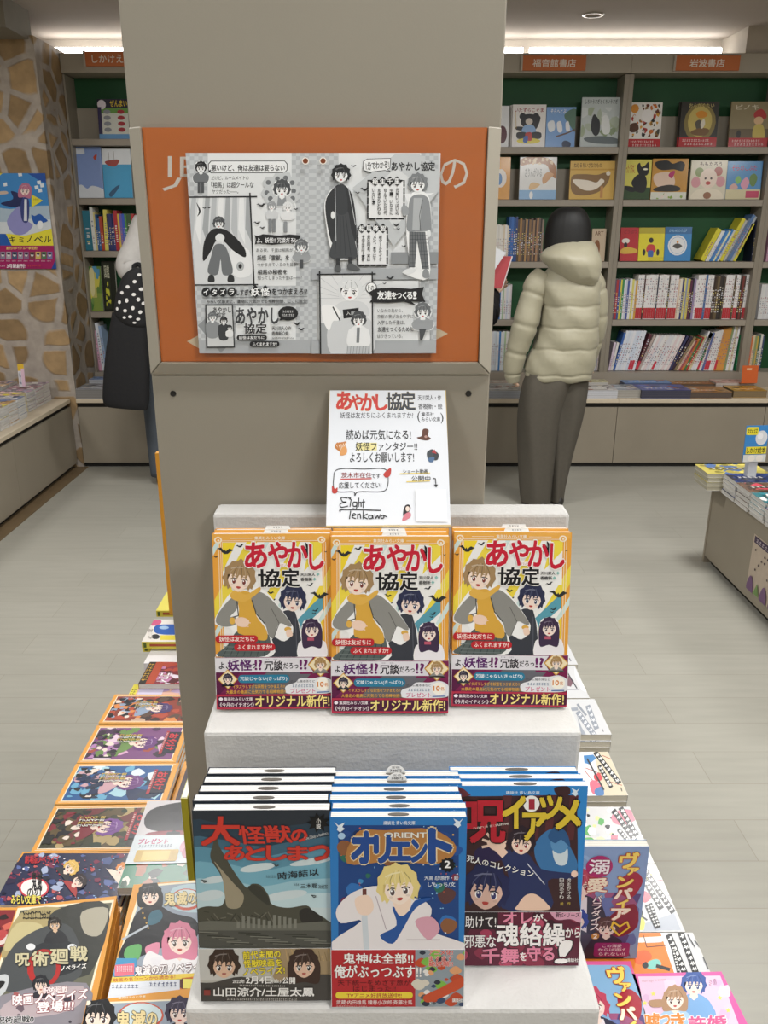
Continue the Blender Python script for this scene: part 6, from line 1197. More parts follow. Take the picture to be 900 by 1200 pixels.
face_book(807, 188, 849, 234, 1.646, 'd8d0b8', simple('ded6c0', [('e', (24, 30, 12, 12), '8a9a5a'), ('e', (76, 28, 12, 12), 'b0584a'), ('e', (16, 56, 13, 14), 'd898a0'), ('e', (84, 54, 13, 14), 'd898a0'), ('e', (50, 46, 24, 26), 'f0dccc'), ('e', (42, 46, 3, 3), '4a3a34'), ('e', (58, 46, 3, 3), '4a3a34'), ('e', (50, 58, 7, 5), 'c04a44'), ('b', [(14, 80), (50, 70), (86, 80), (90, 101), (10, 101)], 'ece2cc'), ('e', (50, 90, 11, 9), '9a6a4a')], 'ももたろう', (24, 4, 84, 15), '5a3a24'), 'pale picture book with a round-faced child and animals on second shelf', GF)
face_book(849.5, 189, 890, 234, 1.646, '5a96cc', simple('5a96cc', [('r', (-1, 74, 101, 101), 'd8cfa8'), ('b', [(24, 48), (34, 38), (42, 50), (32, 60)], '8ac06a'), ('b', [(10, 66), (24, 58), (34, 70), (14, 74)], 'd8b0a8'), ('b', [(42, 56), (56, 42), (66, 56), (56, 74), (44, 68)], 'e0a0b8'), ('b', [(66, 40), (78, 32), (88, 44), (80, 66), (68, 60)], '6a8a4a'), ('r', (58, 78, 96, 96), 'c84a6a')], 'そらのこぶた', (12, 10, 84, 24), 'c03a54'), 'blue picture book with small pink figures on second shelf', GF)
face_book(726, 266.7, 747, 305.5, 1.268, 'b8242c', simple('b8242c', [('e', (30, 40, 22, 8), 'e8e0d8'), ('e', (30, 52, 10, 8), '1c1a1a'), ('b', [(6, 66), (40, 58), (94, 66), (86, 76), (10, 78)], 'd8b040')], 'どうぶつ', (20, 6, 90, 18), '7a1820'), 'small red picture book on third shelf, left of the yellow one', GF, lean=10)
face_book(747.5, 266.7, 777.5, 305.5, 1.268, 'e3d52a', simple('e3d52a', [('r', (-1, -1, 101, 18), 'b8a828'), ('e', (48, 38, 9, 8), '1c1a18'), ('b', [(36, 52), (60, 52), (66, 72), (32, 72)], 'c83a34'), ('b', [(38, 70), (58, 70), (56, 90), (40, 90)], '3a62a8'), ('e', (22, 74, 6, 10), '1c1a18'), ('e', (76, 74, 6, 10), '1c1a18'), ('r', (40, 88, 101, 101), 'd8c820')], None), 'small yellow picture book on third shelf between a red and a blue one', GF, lean=10)
face_book(778, 266, 809, 305.5, 1.268, '2c84c4', simple('2c84c4', [('r', (-1, -1, 101, 20), '20649c'), ('e', (48, 54, 36, 30), 'e6e8ea'), ('e', (48, 54, 30, 25), '2c84c4'), ('e', (48, 54, 29, 24), 'e6e8ea'), ('b', [(30, 56), (48, 48), (66, 56), (48, 64)], '4a4844'), ('e', (48, 44, 4, 4), 'd8923a')], 'かもめのたび', (14, 6, 80, 15), '8ab8dc'), 'small blue picture book with white disc on third shelf', GF, lean=10)
# left bay
face_book(116.7, 116, 152, 162, 2.0, '3a3a5a', simple('d4d6cc', [('r', (-1, -1, 101, 22), '2c2a3a'), ('r', (-1, 22, 101, 36), '6a9a4a'), ('e', (14, 14, 14, 12), 'e0d8e0'), ('r', (-1, 88, 101, 101), '6aa0d0'), ('r', (-1, 20, 12, 88), '3a3258')] + [('e', (30 + 46 * i, 32 + 15 * j, 12, 5.5), ('8c9098', 'a8343c')[i]) for i in (0, 1) for j in range(4)], 'ぜんまい', (42, 3, 98, 19), 'e8c838'), 'dark picture book with rows of round pictures on the top shelf of the left bookshelf', GF)
face_book(90.3, 172, 122.2, 232, 1.655, '8aa4dc', simple('8ea6dc', [('b', [(0, 80), (20, 74), (40, 82), (60, 76), (100, 84), (100, 101), (0, 101)], 'e6ecf4'), ('r', (4, 2, 40, 14), 'e0e6f0'), ('b', [(70, 20), (84, 14), (78, 26)], 'c8503c')], None), 'periwinkle picture book with snowy foot on second shelf of the left bookshelf', GF)
face_book(122.8, 174, 156, 232, 1.655, '4aa8d8', simple('4aa8d8', [('r', (-1, -1, 101, 32), 'e9eef2'), ('b', [(10, 26), (50, 22), (60, 26), (44, 36), (20, 34)], 'a8443c'), ('l', [(24, 8), (24, 28), 1], '6a5a50'), ('l', [(42, 6), (42, 28), 1], '6a5a50'), ('b', [(16, 92), (40, 78), (56, 74), (44, 86), (24, 98)], '2a5a80')], None), 'sea-blue picture book with a red ship on second shelf of the left bookshelf', GF)
face_book(100.5, 312, 121.6, 365, .95, '6a8a44', simple('6a8a44', [('r', (-1, 60, 101, 101), '8aa04a'), ('r', (26, -1, 70, 70), 'c8c070'), ('p', (0, 0, 100, 100, 16, 8, 20, 8), ['4a7a3a', '5a9ac0', 'd8d05a', '7a9a54']), ('b', [(36, 10), (60, 8), (58, 60), (38, 62)], 'e0d8a0')], None), 'green magazine face out on the fourth shelf of the left bookshelf', GF, T=.02)
face_book(122.5, 306, 138, 364, .95, '25281e', simple('25281e', [('r', (14, 4, 60, 96), '34382a'), ('p', (14, 40, 60, 90, 10, 4, 9, 6), ['c8c83a', 'd8d84a'])], '図鑑', (18, 8, 56, 34), 'c8c8b0'), 'black and yellow magazine beside the green one on the left bookshelf', GF, T=.02)
# ---- spine rows
SPN = [0]
def spine_row(x0, h, seq, where, group, Y=YF + .01, depth=.125, lean=0.0, name='shelved_book'):
    """seq: (thickness, height, spine colour, foot colour, lean step)"""
    x = x0
    cname = lambda c: min((('white', 'e0e0e0'), ('grey', '909090'), ('red', 'b02a30'), ('blue', '3a62b0'), ('yellow', 'd8cc40'), ('green', '3a7a48'), ('brown', '5a3a28'), ('purple', '5a3a70'), ('pink', 'd088a8'), ('dark', '20202a'), ('orange', 'd8803a'), ('beige', 'd8c8a8'), ('teal', '2c8094')), key=lambda k: sum((int(k[1][i:i + 2], 16) - int(c[i:i + 2], 16)) ** 2 for i in (0, 2, 4)))[0]
    for i, (t, H, c, ft, ln) in enumerate(seq):
        la = ln if ln is not None else lean
        m = MB(); m.box(0, t, 0, depth, 0, H, c); m.box(t * .08, t * .92, .001, depth - .001, H - .0008, H + .0003, 'e6e2da')
        r = random.Random(i * 7 + int(x0 * 100))
        if ft: m.box(t * .02, t * .98, -.0006, 0, .004, H * .26, ft)
        dk = sum(int(c[k:k + 2], 16) for k in (0, 2, 4)) > 330
        for k in range(int(H * 40)):
            zz = H * (.34 if ft else .16) + k * H * .055
            if zz > H * .93: break
            if r.random() < .82: m.box(t * r.uniform(.22, .34), t * r.uniform(.62, .78), -.0005, 0, zz, zz + H * r.uniform(.014, .036), r.choice(['9a7a80', '8a8a92', 'a8868a', '8a94a4', 'b07078']) if dk else r.choice(['e8e0d0', 'd8c878', 'e0e0e8']))
        o = m.build(name, M['spine']); o.location = (x + (H * math.sin(la) if la < 0 else 0), Y, h + .0012 + (t * math.sin(la) if la > 0 else 0)); o.rotation_euler = (0, la, 0)
        tag(o, '%s spine, %s book from the left %s' % (cname(c), ordw(i + 1), where), 'book', group)
        x += t / math.cos(la) + .0004
    return x
W_, R_, rnd = 'e2e0df', 'b83038', random.Random(11)
def wr(n, H=.285): return [(rnd.uniform(.0105, .013), H + rnd.uniform(-.002, .002), rnd.choice(['e4e2e0', 'dddad8', 'e6e3e3']), R_, 0) for _ in range(n)]
def mx(cols, H0=.255, dH=.02): return [(rnd.uniform(.009, .014), H0 + rnd.uniform(-dH, dH), c, None, 0) for c in cols]
seq = mx(['6a5a70', 'b03a40', '3a5a9a', 'd8cc50', '3a8a58', 'e0e0e8', 'c8ccd8', '4a5a9a', 'e2e2e2', 'd8d070', 'e0dcd0', 'd0a040'], .255, .006) + wr(3) + [(.009, .26, '4a2a2a', None, 0)] + wr(6) + [(.008, .27, '3a3a48', None, 0)] + wr(5) + [(.01, .275, '4a4238', None, 0)] + wr(4) + mx(['d8c0a8', 'e0d8c8', '3a3a70', 'd8d080', '8a9ab8', 'd0c060', '5a2a44', '2a2434', '9a8ab0', 'e0dce0'], .258, .006) + wr(4) + [(.013, .285, '4a6a9a', None, 0)] + wr(3) + mx(['3a2a22', '4a3a2a', '6a5a40', '3a3230', '2c2622', '54463a'], .278, .006) + wr(4) + [(.012, .28, '5a4a38', None, 0)] + wr(2) + mx(['3a2a24', '7a3a34', '4a3630'], .28, .006) + wr(6)
x0 = X_(717, 375); x1 = X_(883.5, 375); k = (x1 - x0) / (sum(s_[0] for s_ in seq) + .0004 * len(seq)); seq = [(s_[0] * k, *s_[1:]) for s_ in seq]
spine_row(x0, .898, seq, 'on the upright white-and-red row', 'upright white-and-red spines on the fourth shelf')
# leaning row below
ls = []
for c, t, H, ln in [('d8c8d8', .012, .19, .12), ('e0dcd8', .012, .19, .14), ('3a62a8', .011, .26, .2)] + [(rnd.choice(['dfe3ea', 'd4dce8', 'e6e6ea']), .0125, .272, .2) for _ in range(8)] + [('5a2a34', .015, .255, .3), ('b8a8a0', .012, .255, .34)] + [(rnd.choice(['e4e2e0', 'dcd8d4', 'd8d8dc', 'e0d0d0']), .0125, .25, .36) for _ in range(11)] + [('3a3a60', .012, .25, .4), ('3a2a3a', .014, .25, .44), ('8a7a5a', .012, .25, .46), ('d8b8a0', .01, .22, .46), ('a84a5a', .01, .22, .44), ('d07a3a', .012, .23, .42), ('4a7a4a', .012, .235, .4), ('c0403a', .01, .24, .38), ('d8cca0', .012, .245, .36), ('e0e0e4', .015, .275, .34), ('e4e4e6', .013, .27, .3), ('3a8a4a', .012, .262, .26)] + [(rnd.choice(['e0dcd8', 'd89a4a', 'c84a3a', 'dcd8e0', '8a9a6a', 'd8d0b0', 'e4e4e4', '5a6aa0']), .0125, .255 + .004 * i, .2 - .012 * i) for i in range(14)]: ls.append((t, H, c, 'c83a4a' if rnd.random() < .2 else None, ln))
x0 = X_(713, 436); x1 = X_(860, 436); k = (x1 - x0) / sum(s_[0] / math.cos(s_[4]) + .0004 for s_ in ls); ls = [(s_[0] * k, *s_[1:]) for s_ in ls]
spine_row(x0, .553, ls, 'on the leaning lowest row', 'leaning spines on the lowest shelf')
spine_row(X_(862, 436), .553, [(.014, .24, '2c8a5a', None, .02), (.008, .235, 'e4dcd0', None, .02)], 'ending the lowest leaning shelf', 'leaning spines on the lowest shelf')
# third shelf, leaning yellow and blue ones
z3 = [(.03, .215, 'd9cf3c', None, .42)] + [(.011, .205, c, None, .42) for c in ('e4e4e0', 'd8dce0', '3a7ac0', '4a8ac8', 'e4e2c0')] + [(.014, .215, '3a80c4', None, .42), (.012, .21, 'd8d8d0', None, .42), (.022, .285, 'd9cf3c', None, .42), (.014, .275, 'b8b8b0', None, .42), (.012, .285, '6a7a90', None, .42), (.018, .31, '5a7aa8', None, .42), (.014, .3, 'a8b0b8', None, .42), (.018, .25, 'd4ca40', None, .38)]
spine_row(X_(821, 307), 1.268, z3, 'in the leaning yellow-blue group', 'leaning yellow and blue picture books on the third shelf', depth=.125)
spine_row(X_(880, 307), 1.268, [(.022, .255, '161c34', None, 0)], 'after the leaning yellow books', 'leaning yellow and blue picture books on the third shelf', depth=.125)
# bay behind the person in cream
spine_row(X_(580, 307), 1.268, mx(['e2e0da', 'd8d4cc', 'e4e0d8', 'e0dcd4', 'd8c8b0', 'e4e2e0', 'd8cfc0'], .225, .006) + [(.014, .275, '2c5a9a', None, 0), (.016, .275, '3a6ab0', None, 0), (.013, .27, '28508a', None, 0), (.012, .275, '3a4a7a', None, 0)] + mx(['5a4a3a', 'a07a4a', '6a5648', '4a4038', 'b08a5a', '3a3a4a', '8a6a4a', '5a4a44', '9a7a5a', '4a3a34', 'a8805a', '6a5a50', '3a342e', '8a7a6a'], .262, .008), 'on the shelf beside the black hair', 'spines behind the person in cream')
spine_row(X_(566, 375), .898, mx(['e0e0e4', 'c8d4e4', '3a6aa8', '8a94a8', '8a8fa0', 'd8dce4', 'e0e0e2', 'c8c8d0', 'd4dce0', '3a72b8', 'e2e4e6', 'a8c0a0', 'e0dcd8', 'd0d4e0', 'e0e0e0', 'd4ccd0'], .225, .006), 'on the upper row at the left cream sleeve', 'spines behind the person in cream')
spine_row(X_(700, 375), .898, mx(['c8503a', 'e4dcd4', 'd86a3a'], .23, .01), 'on the upper row at the right cream sleeve', 'spines behind the person in cream')
spine_row(X_(568, 436), .553, mx(['d8dce4', 'e4e2e0', '6a4a6a', 'e0e0e4', 'd4dce4', 'c8d0d8', 'e2e2e2', '3a80c0', 'e0e2e4', 'd8e0e4', 'b0c8a0', 'e2e0dc', 'd4d0d4'], .262, .004), 'on the lowest row at the left cream sleeve', 'spines behind the person in cream')
spine_row(X_(696, 436), .553, mx(['d8d8dc', 'a8a8b0', 'd8ccc8'], .25, .004), 'on the lowest row at the right cream sleeve', 'spines behind the person in cream')
# bay at the right edge
spine_row(X_(888, 375), .898, [(.014, .225, c, None, 0) for c in ('d8d8d8', 'dcdcda', 'd2d2d4', 'dadada', 'd6d6d8')], 'on the fourth shelf, right photo edge', 'spines at the right edge of the photo')
spine_row(X_(874, 436), .553, mx(['b8402c', 'd0703a', 'd8c0a0', '8a9a6a', 'c8a84a', '4a6a5a', 'd8d4cc', '3a4a6a'], .24, .01), 'on the lowest shelf, right photo edge', 'spines at the right edge of the photo')
spine_row(X_(898, 307), 1.268, mx(['c89ab0', 'b888a0', 'd0a8b8'], .22, .01), 'on the third shelf, right photo edge', 'spines at the right edge of the photo')
spine_row(X_(903, 234), 1.646, mx(['e2d8a0', '6a5aa0', 'dcd8d0'], .22, .01), 'on the second shelf, right photo edge', 'spines at the right edge of the photo')
# left bay
L3 = [(.048, .245, '2a7488', None, 0), (.02, .268, 'dfe0da', None, 0), (.01, .235, 'd8cc8a', None, 0), (.012, .222, '2f5a94', None, 0), (.012, .2, '3a6aa0', None, 0), (.02, .21, 'b84a34', None, 0), (.024, .25, 'e4d86a', None, .04), (.012, .225, '30386a', None, .02), (.012, .225, '343a72', None, .02), (.012, .225, '303670', None, .02), (.012, .225, '343c74', None, 0), (.024, .245, 'b02a34', None, 0), (.012, .225, 'd8b84a', None, 0), (.016, .225, '6a5aa8', None, 0), (.016, .225, '3a5ac0', None, 0), (.012, .225, '4a8a4a', None, 0), (.03, .225, '3a5a34', 'b83038', 0), (.02, .225, 'b83a3a', None, 0)]
spine_row(-1.887, 1.336, L3, 'on the third shelf of the left bookshelf', 'spines on the third shelf of the left bookshelf', depth=.125)
spine_row(X_(101, 437), .553, [(.03, .295, 'c04a34', None, -.06), (.028, .29, 'a83a3c', None, -.06), (.014, .27, 'dcd8d8', None, -.07), (.02, .275, 'd090b0', None, -.07), (.018, .27, 'c888a8', None, -.07), (.016, .27, 'd8a8c0', None, -.07), (.02, .32, 'dfe4ec', None, -.06), (.016, .3, '9ab0d0', None, -.06)], 'on the lowest shelf of the left bookshelf', 'spines on the lowest shelf of the left bookshelf')
# ---- books lying on the counter ledge
GC = 'books lying on the ledge below the wall shelves'
def ledge_book(p0, p1, yf, dep, z0, T, c, side, label, name='lying_book', pat=None):
    a_, b_ = X_(p0, 460, yf), X_(p1, 460, yf); W = b_ - a_
    r = empty(name, ((a_ + b_) / 2, yf, z0)); tag(r, label, 'book', GC)
    m = MB(); m.box(-W / 2, W / 2, .002, dep, .001, T - .001, side); n = int(T / .008)
    for k_ in range(1, n): m.box(-W / 2 - .0003, W / 2 + .0003, .0015, dep, T * k_ / n - .0006, T * k_ / n + .0006, '6a665e')
    m.build('page_block', M['matte'], r)
    m = MB(); m.box(-W / 2 - .001, W / 2 + .001, 0, dep + .001, T - .001, T, c); m.box(-W / 2 - .001, W / 2 + .001, 0, dep + .001, 0, .001, c)
    a = Art(m, W, dep, z=T + .0001, dz=.00003); a.corners([(0, 0), (100, 0), (100, 100), (0, 100)]); r_ = random.Random(int(p0)); h_ = [int(c[i:i + 2], 16) for i in (0, 2, 4)]
    patches(a, 6, 8, 94, 92, [hexf(*[v * f for v in h_]) for f in (.7, 1.25, .9, .5)] + ['d8d0c0', 'b86a3a'], 26, 4, 14, int(p0)); a.rect(10, 60, 70, 80, hexf(*[v * 1.3 for v in h_])); a.marks(12, 63, 68, 77, 'f0ece4', 6)
    m.build('cover', M['print'], r)
for args in ((713, 752, 5.23, .19, .4505, .05, '9aa0a8', 'b4b0a8', 'grey-edged stack-like thick book on the ledge right of the grey trousers'),
             (731, 786, 5.45, .11, .4505, .055, '6a90c4', '5a6a90', 'large blue book lying on the ledge behind the thick dark blue one'),
             (786, 838, 5.44, .12, .4505, .05, '9a6a3a', '6a5648', 'brown book lying on the ledge under the leaning spines, back row'),
             (838, 884, 5.42, .13, .4505, .062, 'c8a098', 'd0c4bc', 'pale pink book lying on the ledge, back row at the right'),
             (752, 810, 5.21, .2, .4505, .052, '4a5a9c', '3a3c54', 'thick dark blue box book lying at the front of the ledge'),
             (810, 858, 5.21, .2, .4505, .04, 'a8783c', '5a4a40', 'brown and yellow book lying at the front of the ledge beside the dark blue one'),
             (860, 899, 5.23, .18, .4505, .045, 'c89a3c', '8a7450', 'golden book lying at the front of the ledge, right end'),
             (688, 724, 5.21, .2, .4505, .052, 'c8c4c0', 'd4d6dc', 'thick white book lying on the ledge at the right of the grey trousers'),
             (688, 712, 5.45, .11, .4505, .06, 'd8d0a8', 'dcd8d0', 'small cream book on the ledge behind the thick white one'),
             (562, 612, 5.21, .2, .4505, .048, 'c4c0bc', 'b8bcc4', 'wide white book lying on the ledge left of the grey trousers'),
             (568, 600, 5.45, .11, .4505, .055, 'd8c4b8', 'd8d4cc', 'pale book with red marks on the ledge beside the pillar'),
             (88, 126, 5.2, .2, .4505, .06, 'a8aab0', '8c8a88', 'plastic-wrapped grey book on the ledge beside the stone wall'),
             (92, 124, 5.47, .1, .4505, .075, '7a9cd0', 'd8dce4', 'blue and white book on the ledge of the left bookshelf, behind the wrapped one')):
    ledge_book(*args)
m = MB(); p = on_y(878, 445, 5.40)
m.box(-.055, .055, -.001, .001, 0, .115, 'd8672c'); m.box(-.055, .055, 0, .06, 0, .002, 'd8672c'); a = Art(m, .11, .115)
m.box(-.025, .01, -.0016, -.001, .085, .097, 'f0c8a0'); o = m.build('price_stand', M['matte']); o.location = (p[0], 5.395, .5135); o.rotation_euler = (-.1, 0, .1); tag(o, 'orange bent card standing on the pale pink book on the ledge, right', 'card')
# ================================================================== STACKS ON THE SIDE TABLES
def flat_copy(name, W, D, T, cov, pg, seed, art=True):
    m = MB(); m.box(-W / 2 + .001, W / 2 - .001, -D / 2 + .001, D / 2 - .001, .0006, T - .0006, pg); m.box(-W / 2, W / 2, -D / 2, D / 2, 0, .0007, 'd8d8d8'); m.box(-W / 2, W / 2, -D / 2, D / 2, T - .0007, T, cov)
    if art:
        m2 = Art(m, W, D, z=T + .0002, dz=.00003); m2.Hm = np.array([[1, 0, 0], [0, 1, 0], [0, 0, 1.0]]); m2.clipbox = (-W / 2, W / 2, -D / 2, D / 2); h_ = [int(cov[i:i + 2], 16) for i in (0, 2, 4)]
        r = random.Random(seed); cs = [hexf(*[v * f for v in h_]) for f in (.75, 1.2, .9, .6)] + [r.choice(['e8dc50', 'c84a5a', '5a7ab0', 'e8e4e0', '3a3a44', 'd898b0'])] * 2
        patches(m2, -W / 2, -D / 2, W / 2, D / 2, cs, 30, W * .05, W * .16, seed); m2.rect(-W * .38, -D * .1, W * .2, D * .12, r.choice(cs)); m2.marks(-W * .35, -D * .06, W * .18, D * .08, 'f0ece4', 5)
    return m
def stack(x, y, z0, n, W, D, T, cov, pg, where, group, seed, name='stacked_book'):
    m = flat_copy(name, W, D, T, cov, pg, seed); r = random.Random(seed); first = None
    for i in range(n):
        if first is None: o = m.build(name, M['print']); first = o
        else: o = first.copy(); COL.objects.link(o)
        o.location = (x + r.uniform(-.004, .004), y + r.uniform(-.0015, .0015), z0 + .0008 + (T + .0006) * (n - 1 - i)); o.rotation_euler = (0, 0, r.uniform(-.012, .012))
        tag(o, '%s book, %s' % ('top' if i == 0 else ordw(i + 1) + ' down', where), 'book', group)
GS = 'stacked books on the left low table'
lc = ['b09aa8', 'c89aa8', 'a8a0b0', 'd8b8b0', '7a86a8', 'c8a070', 'c0b0a8', '9aa0b8', 'b0747c']
for k in range(9):
    yy = 5.10 - .122 * k; xo = -2.035 - (.0 if k > 3 else .045)
    stack(xo - .05, yy, .4505, 7 if k < 3 else 8, .172, .112, .0155 if k < 3 else .0145, lc[k % 9], 'd8d6d2' if k != 3 else 'd8cfa0', '%s stack from far end, aisle row of left low table' % ordw(k + 1), GS, 40 + k)
    stack(xo - .245, yy - .01, .4505, 8, .172, .112, .015, lc[(k * 2 + 3) % 9], 'c8c6c2', '%s stack from far end, inner row of left low table' % ordw(k + 1), GS, 60 + k)
GT = 'stacked picture books on the right low table'
rc = ['3a4a80', '6a5040', '2f7078', '5a4a70', '8a3a3a', 'c8c0b0', '4a6a9a', 'b0803a']
stack(1.575, 3.505, .3965, 4, .27, .15, .019, 'cdbf62', 'b9b4a0', 'farthest yellow stack, left corner of right low table', GT, 80)
for k, c in enumerate(rc):
    yy = 3.345 - .137 * k
    stack(1.602, yy, .3965, 5, .205, .128, .0165, c, 'd4d2ce', '%s stack from far end, aisle row of right low table' % ordw(k + 2), GT, 81 + k)
for k in range(6):
    yy = 3.47 - .2 * k
    stack(1.86, yy, .3965, 4, .2, .18, .02, ('c8b84a', '4a64a0', 'b8b8c0', '3a7a8a', '8a6a9a', 'b04a4a')[k], 'd4d2ce', '%s stack from far end, middle row of right low table' % ordw(k + 1), GT, 90 + k)
    if k < 4: stack(2.1, yy, .3965, 4, .2, .18, .02, ('d8d060', '5a9ac0', 'c8c8d0', 'a85a5a')[k], 'd4d2ce', '%s stack from far end, far row of right low table' % ordw(k + 1), GT, 100 + k)
def small_card(name, tl, br, yy, z0, label, art, tilt=-.12, cov='3a86c8', yaw=0):
    a_, b_ = on_y(tl[0], tl[1], yy), on_y(br[0], br[1], yy); W, H = b_[0] - a_[0], a_[2] - b_[2]
    r = empty(name, ((a_[0] + b_[0]) / 2, yy, b_[2]), (PI / 2 + tilt, 0, yaw)); tag(r, label, 'sign')
    m = MB(); m.box(-W / 2, W / 2, 0, H, -.002, 0, cov); a = Art(m, W, H, dz=.00008); art(a); m.build('card_board', M['print'], r)
    if z0 is not None:
        m = MB(); m.box(-W * .2, W * .2, -(b_[2] - z0), .002, -.03, -.002, 'c8ccd0'); m.build('card_foot', M['matte'], r)
    return r
def pop_a(a): a.rect(-2, -2, 102, 102, '3a86c8'); a.ell(72, 34, 26, 20, 'd8dce0'); a.ell(66, 30, 12, 9, 'eceef0'); a.rr(2, 4, 55, 26, 5, 'e8dc3c'); a.marks(8, 9, 50, 20, '3a3a2a', 5); a.rect(8, 58, 98, 78, 'e8dc3c'); a.text('しかけ絵本', (12, 60, 94, 76), '2c2c20', .03); a.rect(-2, 80, 102, 102, 'd8dcd8'); a.ell(36, 90, 16, 9, 'ece8dc'); a.ell(72, 90, 16, 9, 'ece8dc')
small_card('pop_sign', (875.5, 499), (897, 541), 3.36, .4785, 'small blue and yellow card standing among stacks on the right low table', pop_a, -.05, yaw=.1)
def pop_b(a): a.rect(-2, -2, 102, 102, 'd8d4d8'); a.rect(-2, -2, 102, 30, 'e0b83c'); a.rect(50, 20, 102, 102, 'dcbccc'); a.marks(10, 36, 45, 90, '6a7a90', 2)
small_card('pop_sign', (19, 427), (30, 453), 4.93, .573, 'small yellow and pink card standing on the stacks of the left low table', pop_b, -.1, 'd8d4d8')
# notice on the right table's flank (faces the aisle)
p0, p1 = on_x(886, 614, 1.536), on_x(900, 690, 1.53); Hn = .235; yy1 = p0[1]
r = empty('notice_sheet', (1.5362, yy1, .075), (PI / 2, 0, -PI / 2)); tag(r, 'beige notice with purple heading fixed on the aisle side of the right low table', 'notice')
m = MB(); Wn = .3; m.box(0, Wn, 0, Hn, -.0004, 0, 'c8b8a6')
for i in range(len(m.v)): pass
a = Art(m, Wn * 2, Hn, dz=.00008); a.corners([(-100, 0), (100, 0), (100, 100), (-100, 100)])
a.rect(3, 2, 97, 14, '4a3a54'); a.marks(8, 5, 60, 11, 'd8ccd4', 6)
for k in range(14): a.ell(12 + (k * 29) % 80, 24 + (k * 11) % 44, 1.5, 2.2, '4a3a44', n=8)
for x in (12, 52, 78): a.blob([(x - 9, 100), (x - 7, 82), (x, 72), (x + 7, 82), (x + 9, 100)], '7a5a80')
a.poly([(24, 98), (32, 76), (40, 98)], '7a9a5a'); m.build('sheet', M['matte'], r)
# ================================================================== POSTER on the stone wall
def poster(a):
    a.v(0, 190, 8.567); a.rect(-900, 80, 700, 1200, '3f86c4')
    a.blob([(-900, 480), (-200, 440), (100, 470), (350, 440), (600, 470), (600, 740), (-900, 760)], 'a9bccb'); a.blob([(-900, 590), (50, 600), (300, 570), (600, 600), (600, 760), (-900, 770)], 'cfd6da'); a.blob([(-20, 300), (60, 290), (80, 315), (0, 325)], 'c8b4a4')
    a.poly([(280, 115), (452, 110), (462, 208), (400, 190)], '2450a0'); a.poly([(-400, 100), (40, 100), (-60, 180), (-400, 260)], 'e0d43c')
    for x, y in ((200, 125), (50, 225), (390, 205), (420, 235), (365, 255), (400, 285)): a.poly([(x - 20, y - 16), (x + 18, y - 22), (x + 24, y + 14), (x - 12, y + 20)], 'dde4ea')
    a.blob([(110, 290), (215, 330), (235, 400), (180, 450), (60, 440), (10, 410), (130, 370)], '28305c'); a.blob([(190, 440), (240, 560), (290, 600), (330, 640), (250, 720), (140, 720), (70, 590)], '8f8fc4'); a.blob([(230, 360), (285, 370), (295, 470), (280, 600), (225, 590), (205, 460)], '39427a'); a.poly([(245, 370), (270, 372), (272, 590), (240, 590)], 'd8dce6')
    a.fig(252, 285, 50, 'b8728c', '39427a', 'f0d8d0', H=.5, seed=121, tilt=.1, long=1.5)
    a.poly([(318, 325), (432, 385), (318, 455)], 'e2d63e'); a.marks(335, 365, 390, 380, '6a6030', 4); a.blob([(315, 530), (350, 540), (400, 520), (450, 560), (480, 590), (430, 610), (350, 625)], '2a5aa8'); a.ell(405, 630, 30, 42, 'e4e8ea')
    a.poly([(-900, 840), (-900, 700), (100, 720), (250, 740), (540, 660), (545, 838)], 'e2d63e'); a.poly([(-900, 700), (60, 720), (120, 838), (-900, 838)], '2a5aa8')
    for ch, b_ in (('ラ', (-70, 745, -15, 810)), ('キ', (95, 745, 155, 808)), ('ミ', (190, 755, 240, 806)), ('ノ', (275, 735, 320, 806)), ('ベ', (345, 745, 430, 806)), ('ル', (445, 738, 515, 806))): a.text(ch, b_, '26282c', .02)
    a.rect(-900, 838, 700, 1200, 'a02460'); a.poly([(555, 985), (600, 985), (600, 1090), (510, 1090)], '2a4a9a')
    a.text('創刊10タイトル一挙発売!', (65, 848, 375, 878), 'ecd070', .03)
    cs = ['8a8098', 'b0a8b4', '4a5a7a', '9a90a4', '8a6a8a', '7a4a4a', 'd0b86a', '5a7a5a', '7a7aa8']
    for k in range(-8, 9): a.rect(5 + k * 59, 900, 56 + k * 59, 975, cs[k % 9]); a.ell(30 + k * 59, 930, 15, 18, 'dcd4d0'); a.blob([(14 + k * 59, 922), (30 + k * 59, 908), (47 + k * 59, 922), (40 + k * 59, 930), (20 + k * 59, 928)], '3a3040')
    for k in range(-8, 9): a.marks(10 + k * 59, 985, 50 + k * 59, 996, 'e8d8e0', 4)
    a.text('3月新創刊!', (80, 1020, 262, 1062), 'f4eef2', .04); a.marks(-60, 1032, 65, 1048, 'e0c8d8', 10); a.text('キャンペーン中', (290, 1025, 420, 1052), 'c84a3a', .02)
yq = 5.192; TR, BR = on_y(53, 203, yq), on_y(66, 315, yq); hp = TR[2] - BR[2]; wp = .40; xr = (TR[0] + BR[0]) / 2
m = MB(); m.box(-wp / 2, wp / 2, 0, hp, -.0012, 0, '3f86c4'); a = Art(m, wp, hp, cover_quad(rotm((xr - wp / 2, yq, BR[2]), (PI / 2, 0, 0)), wp, hp), z=.0001, dz=.00003); poster(a)
o = m.build('wall_poster', M['print']); o.location = (xr - wp / 2, yq, BR[2]); o.rotation_euler = (PI / 2, 0, 0); tag(o, 'blue, yellow and magenta poster キミノベル on the stone wall', 'poster')
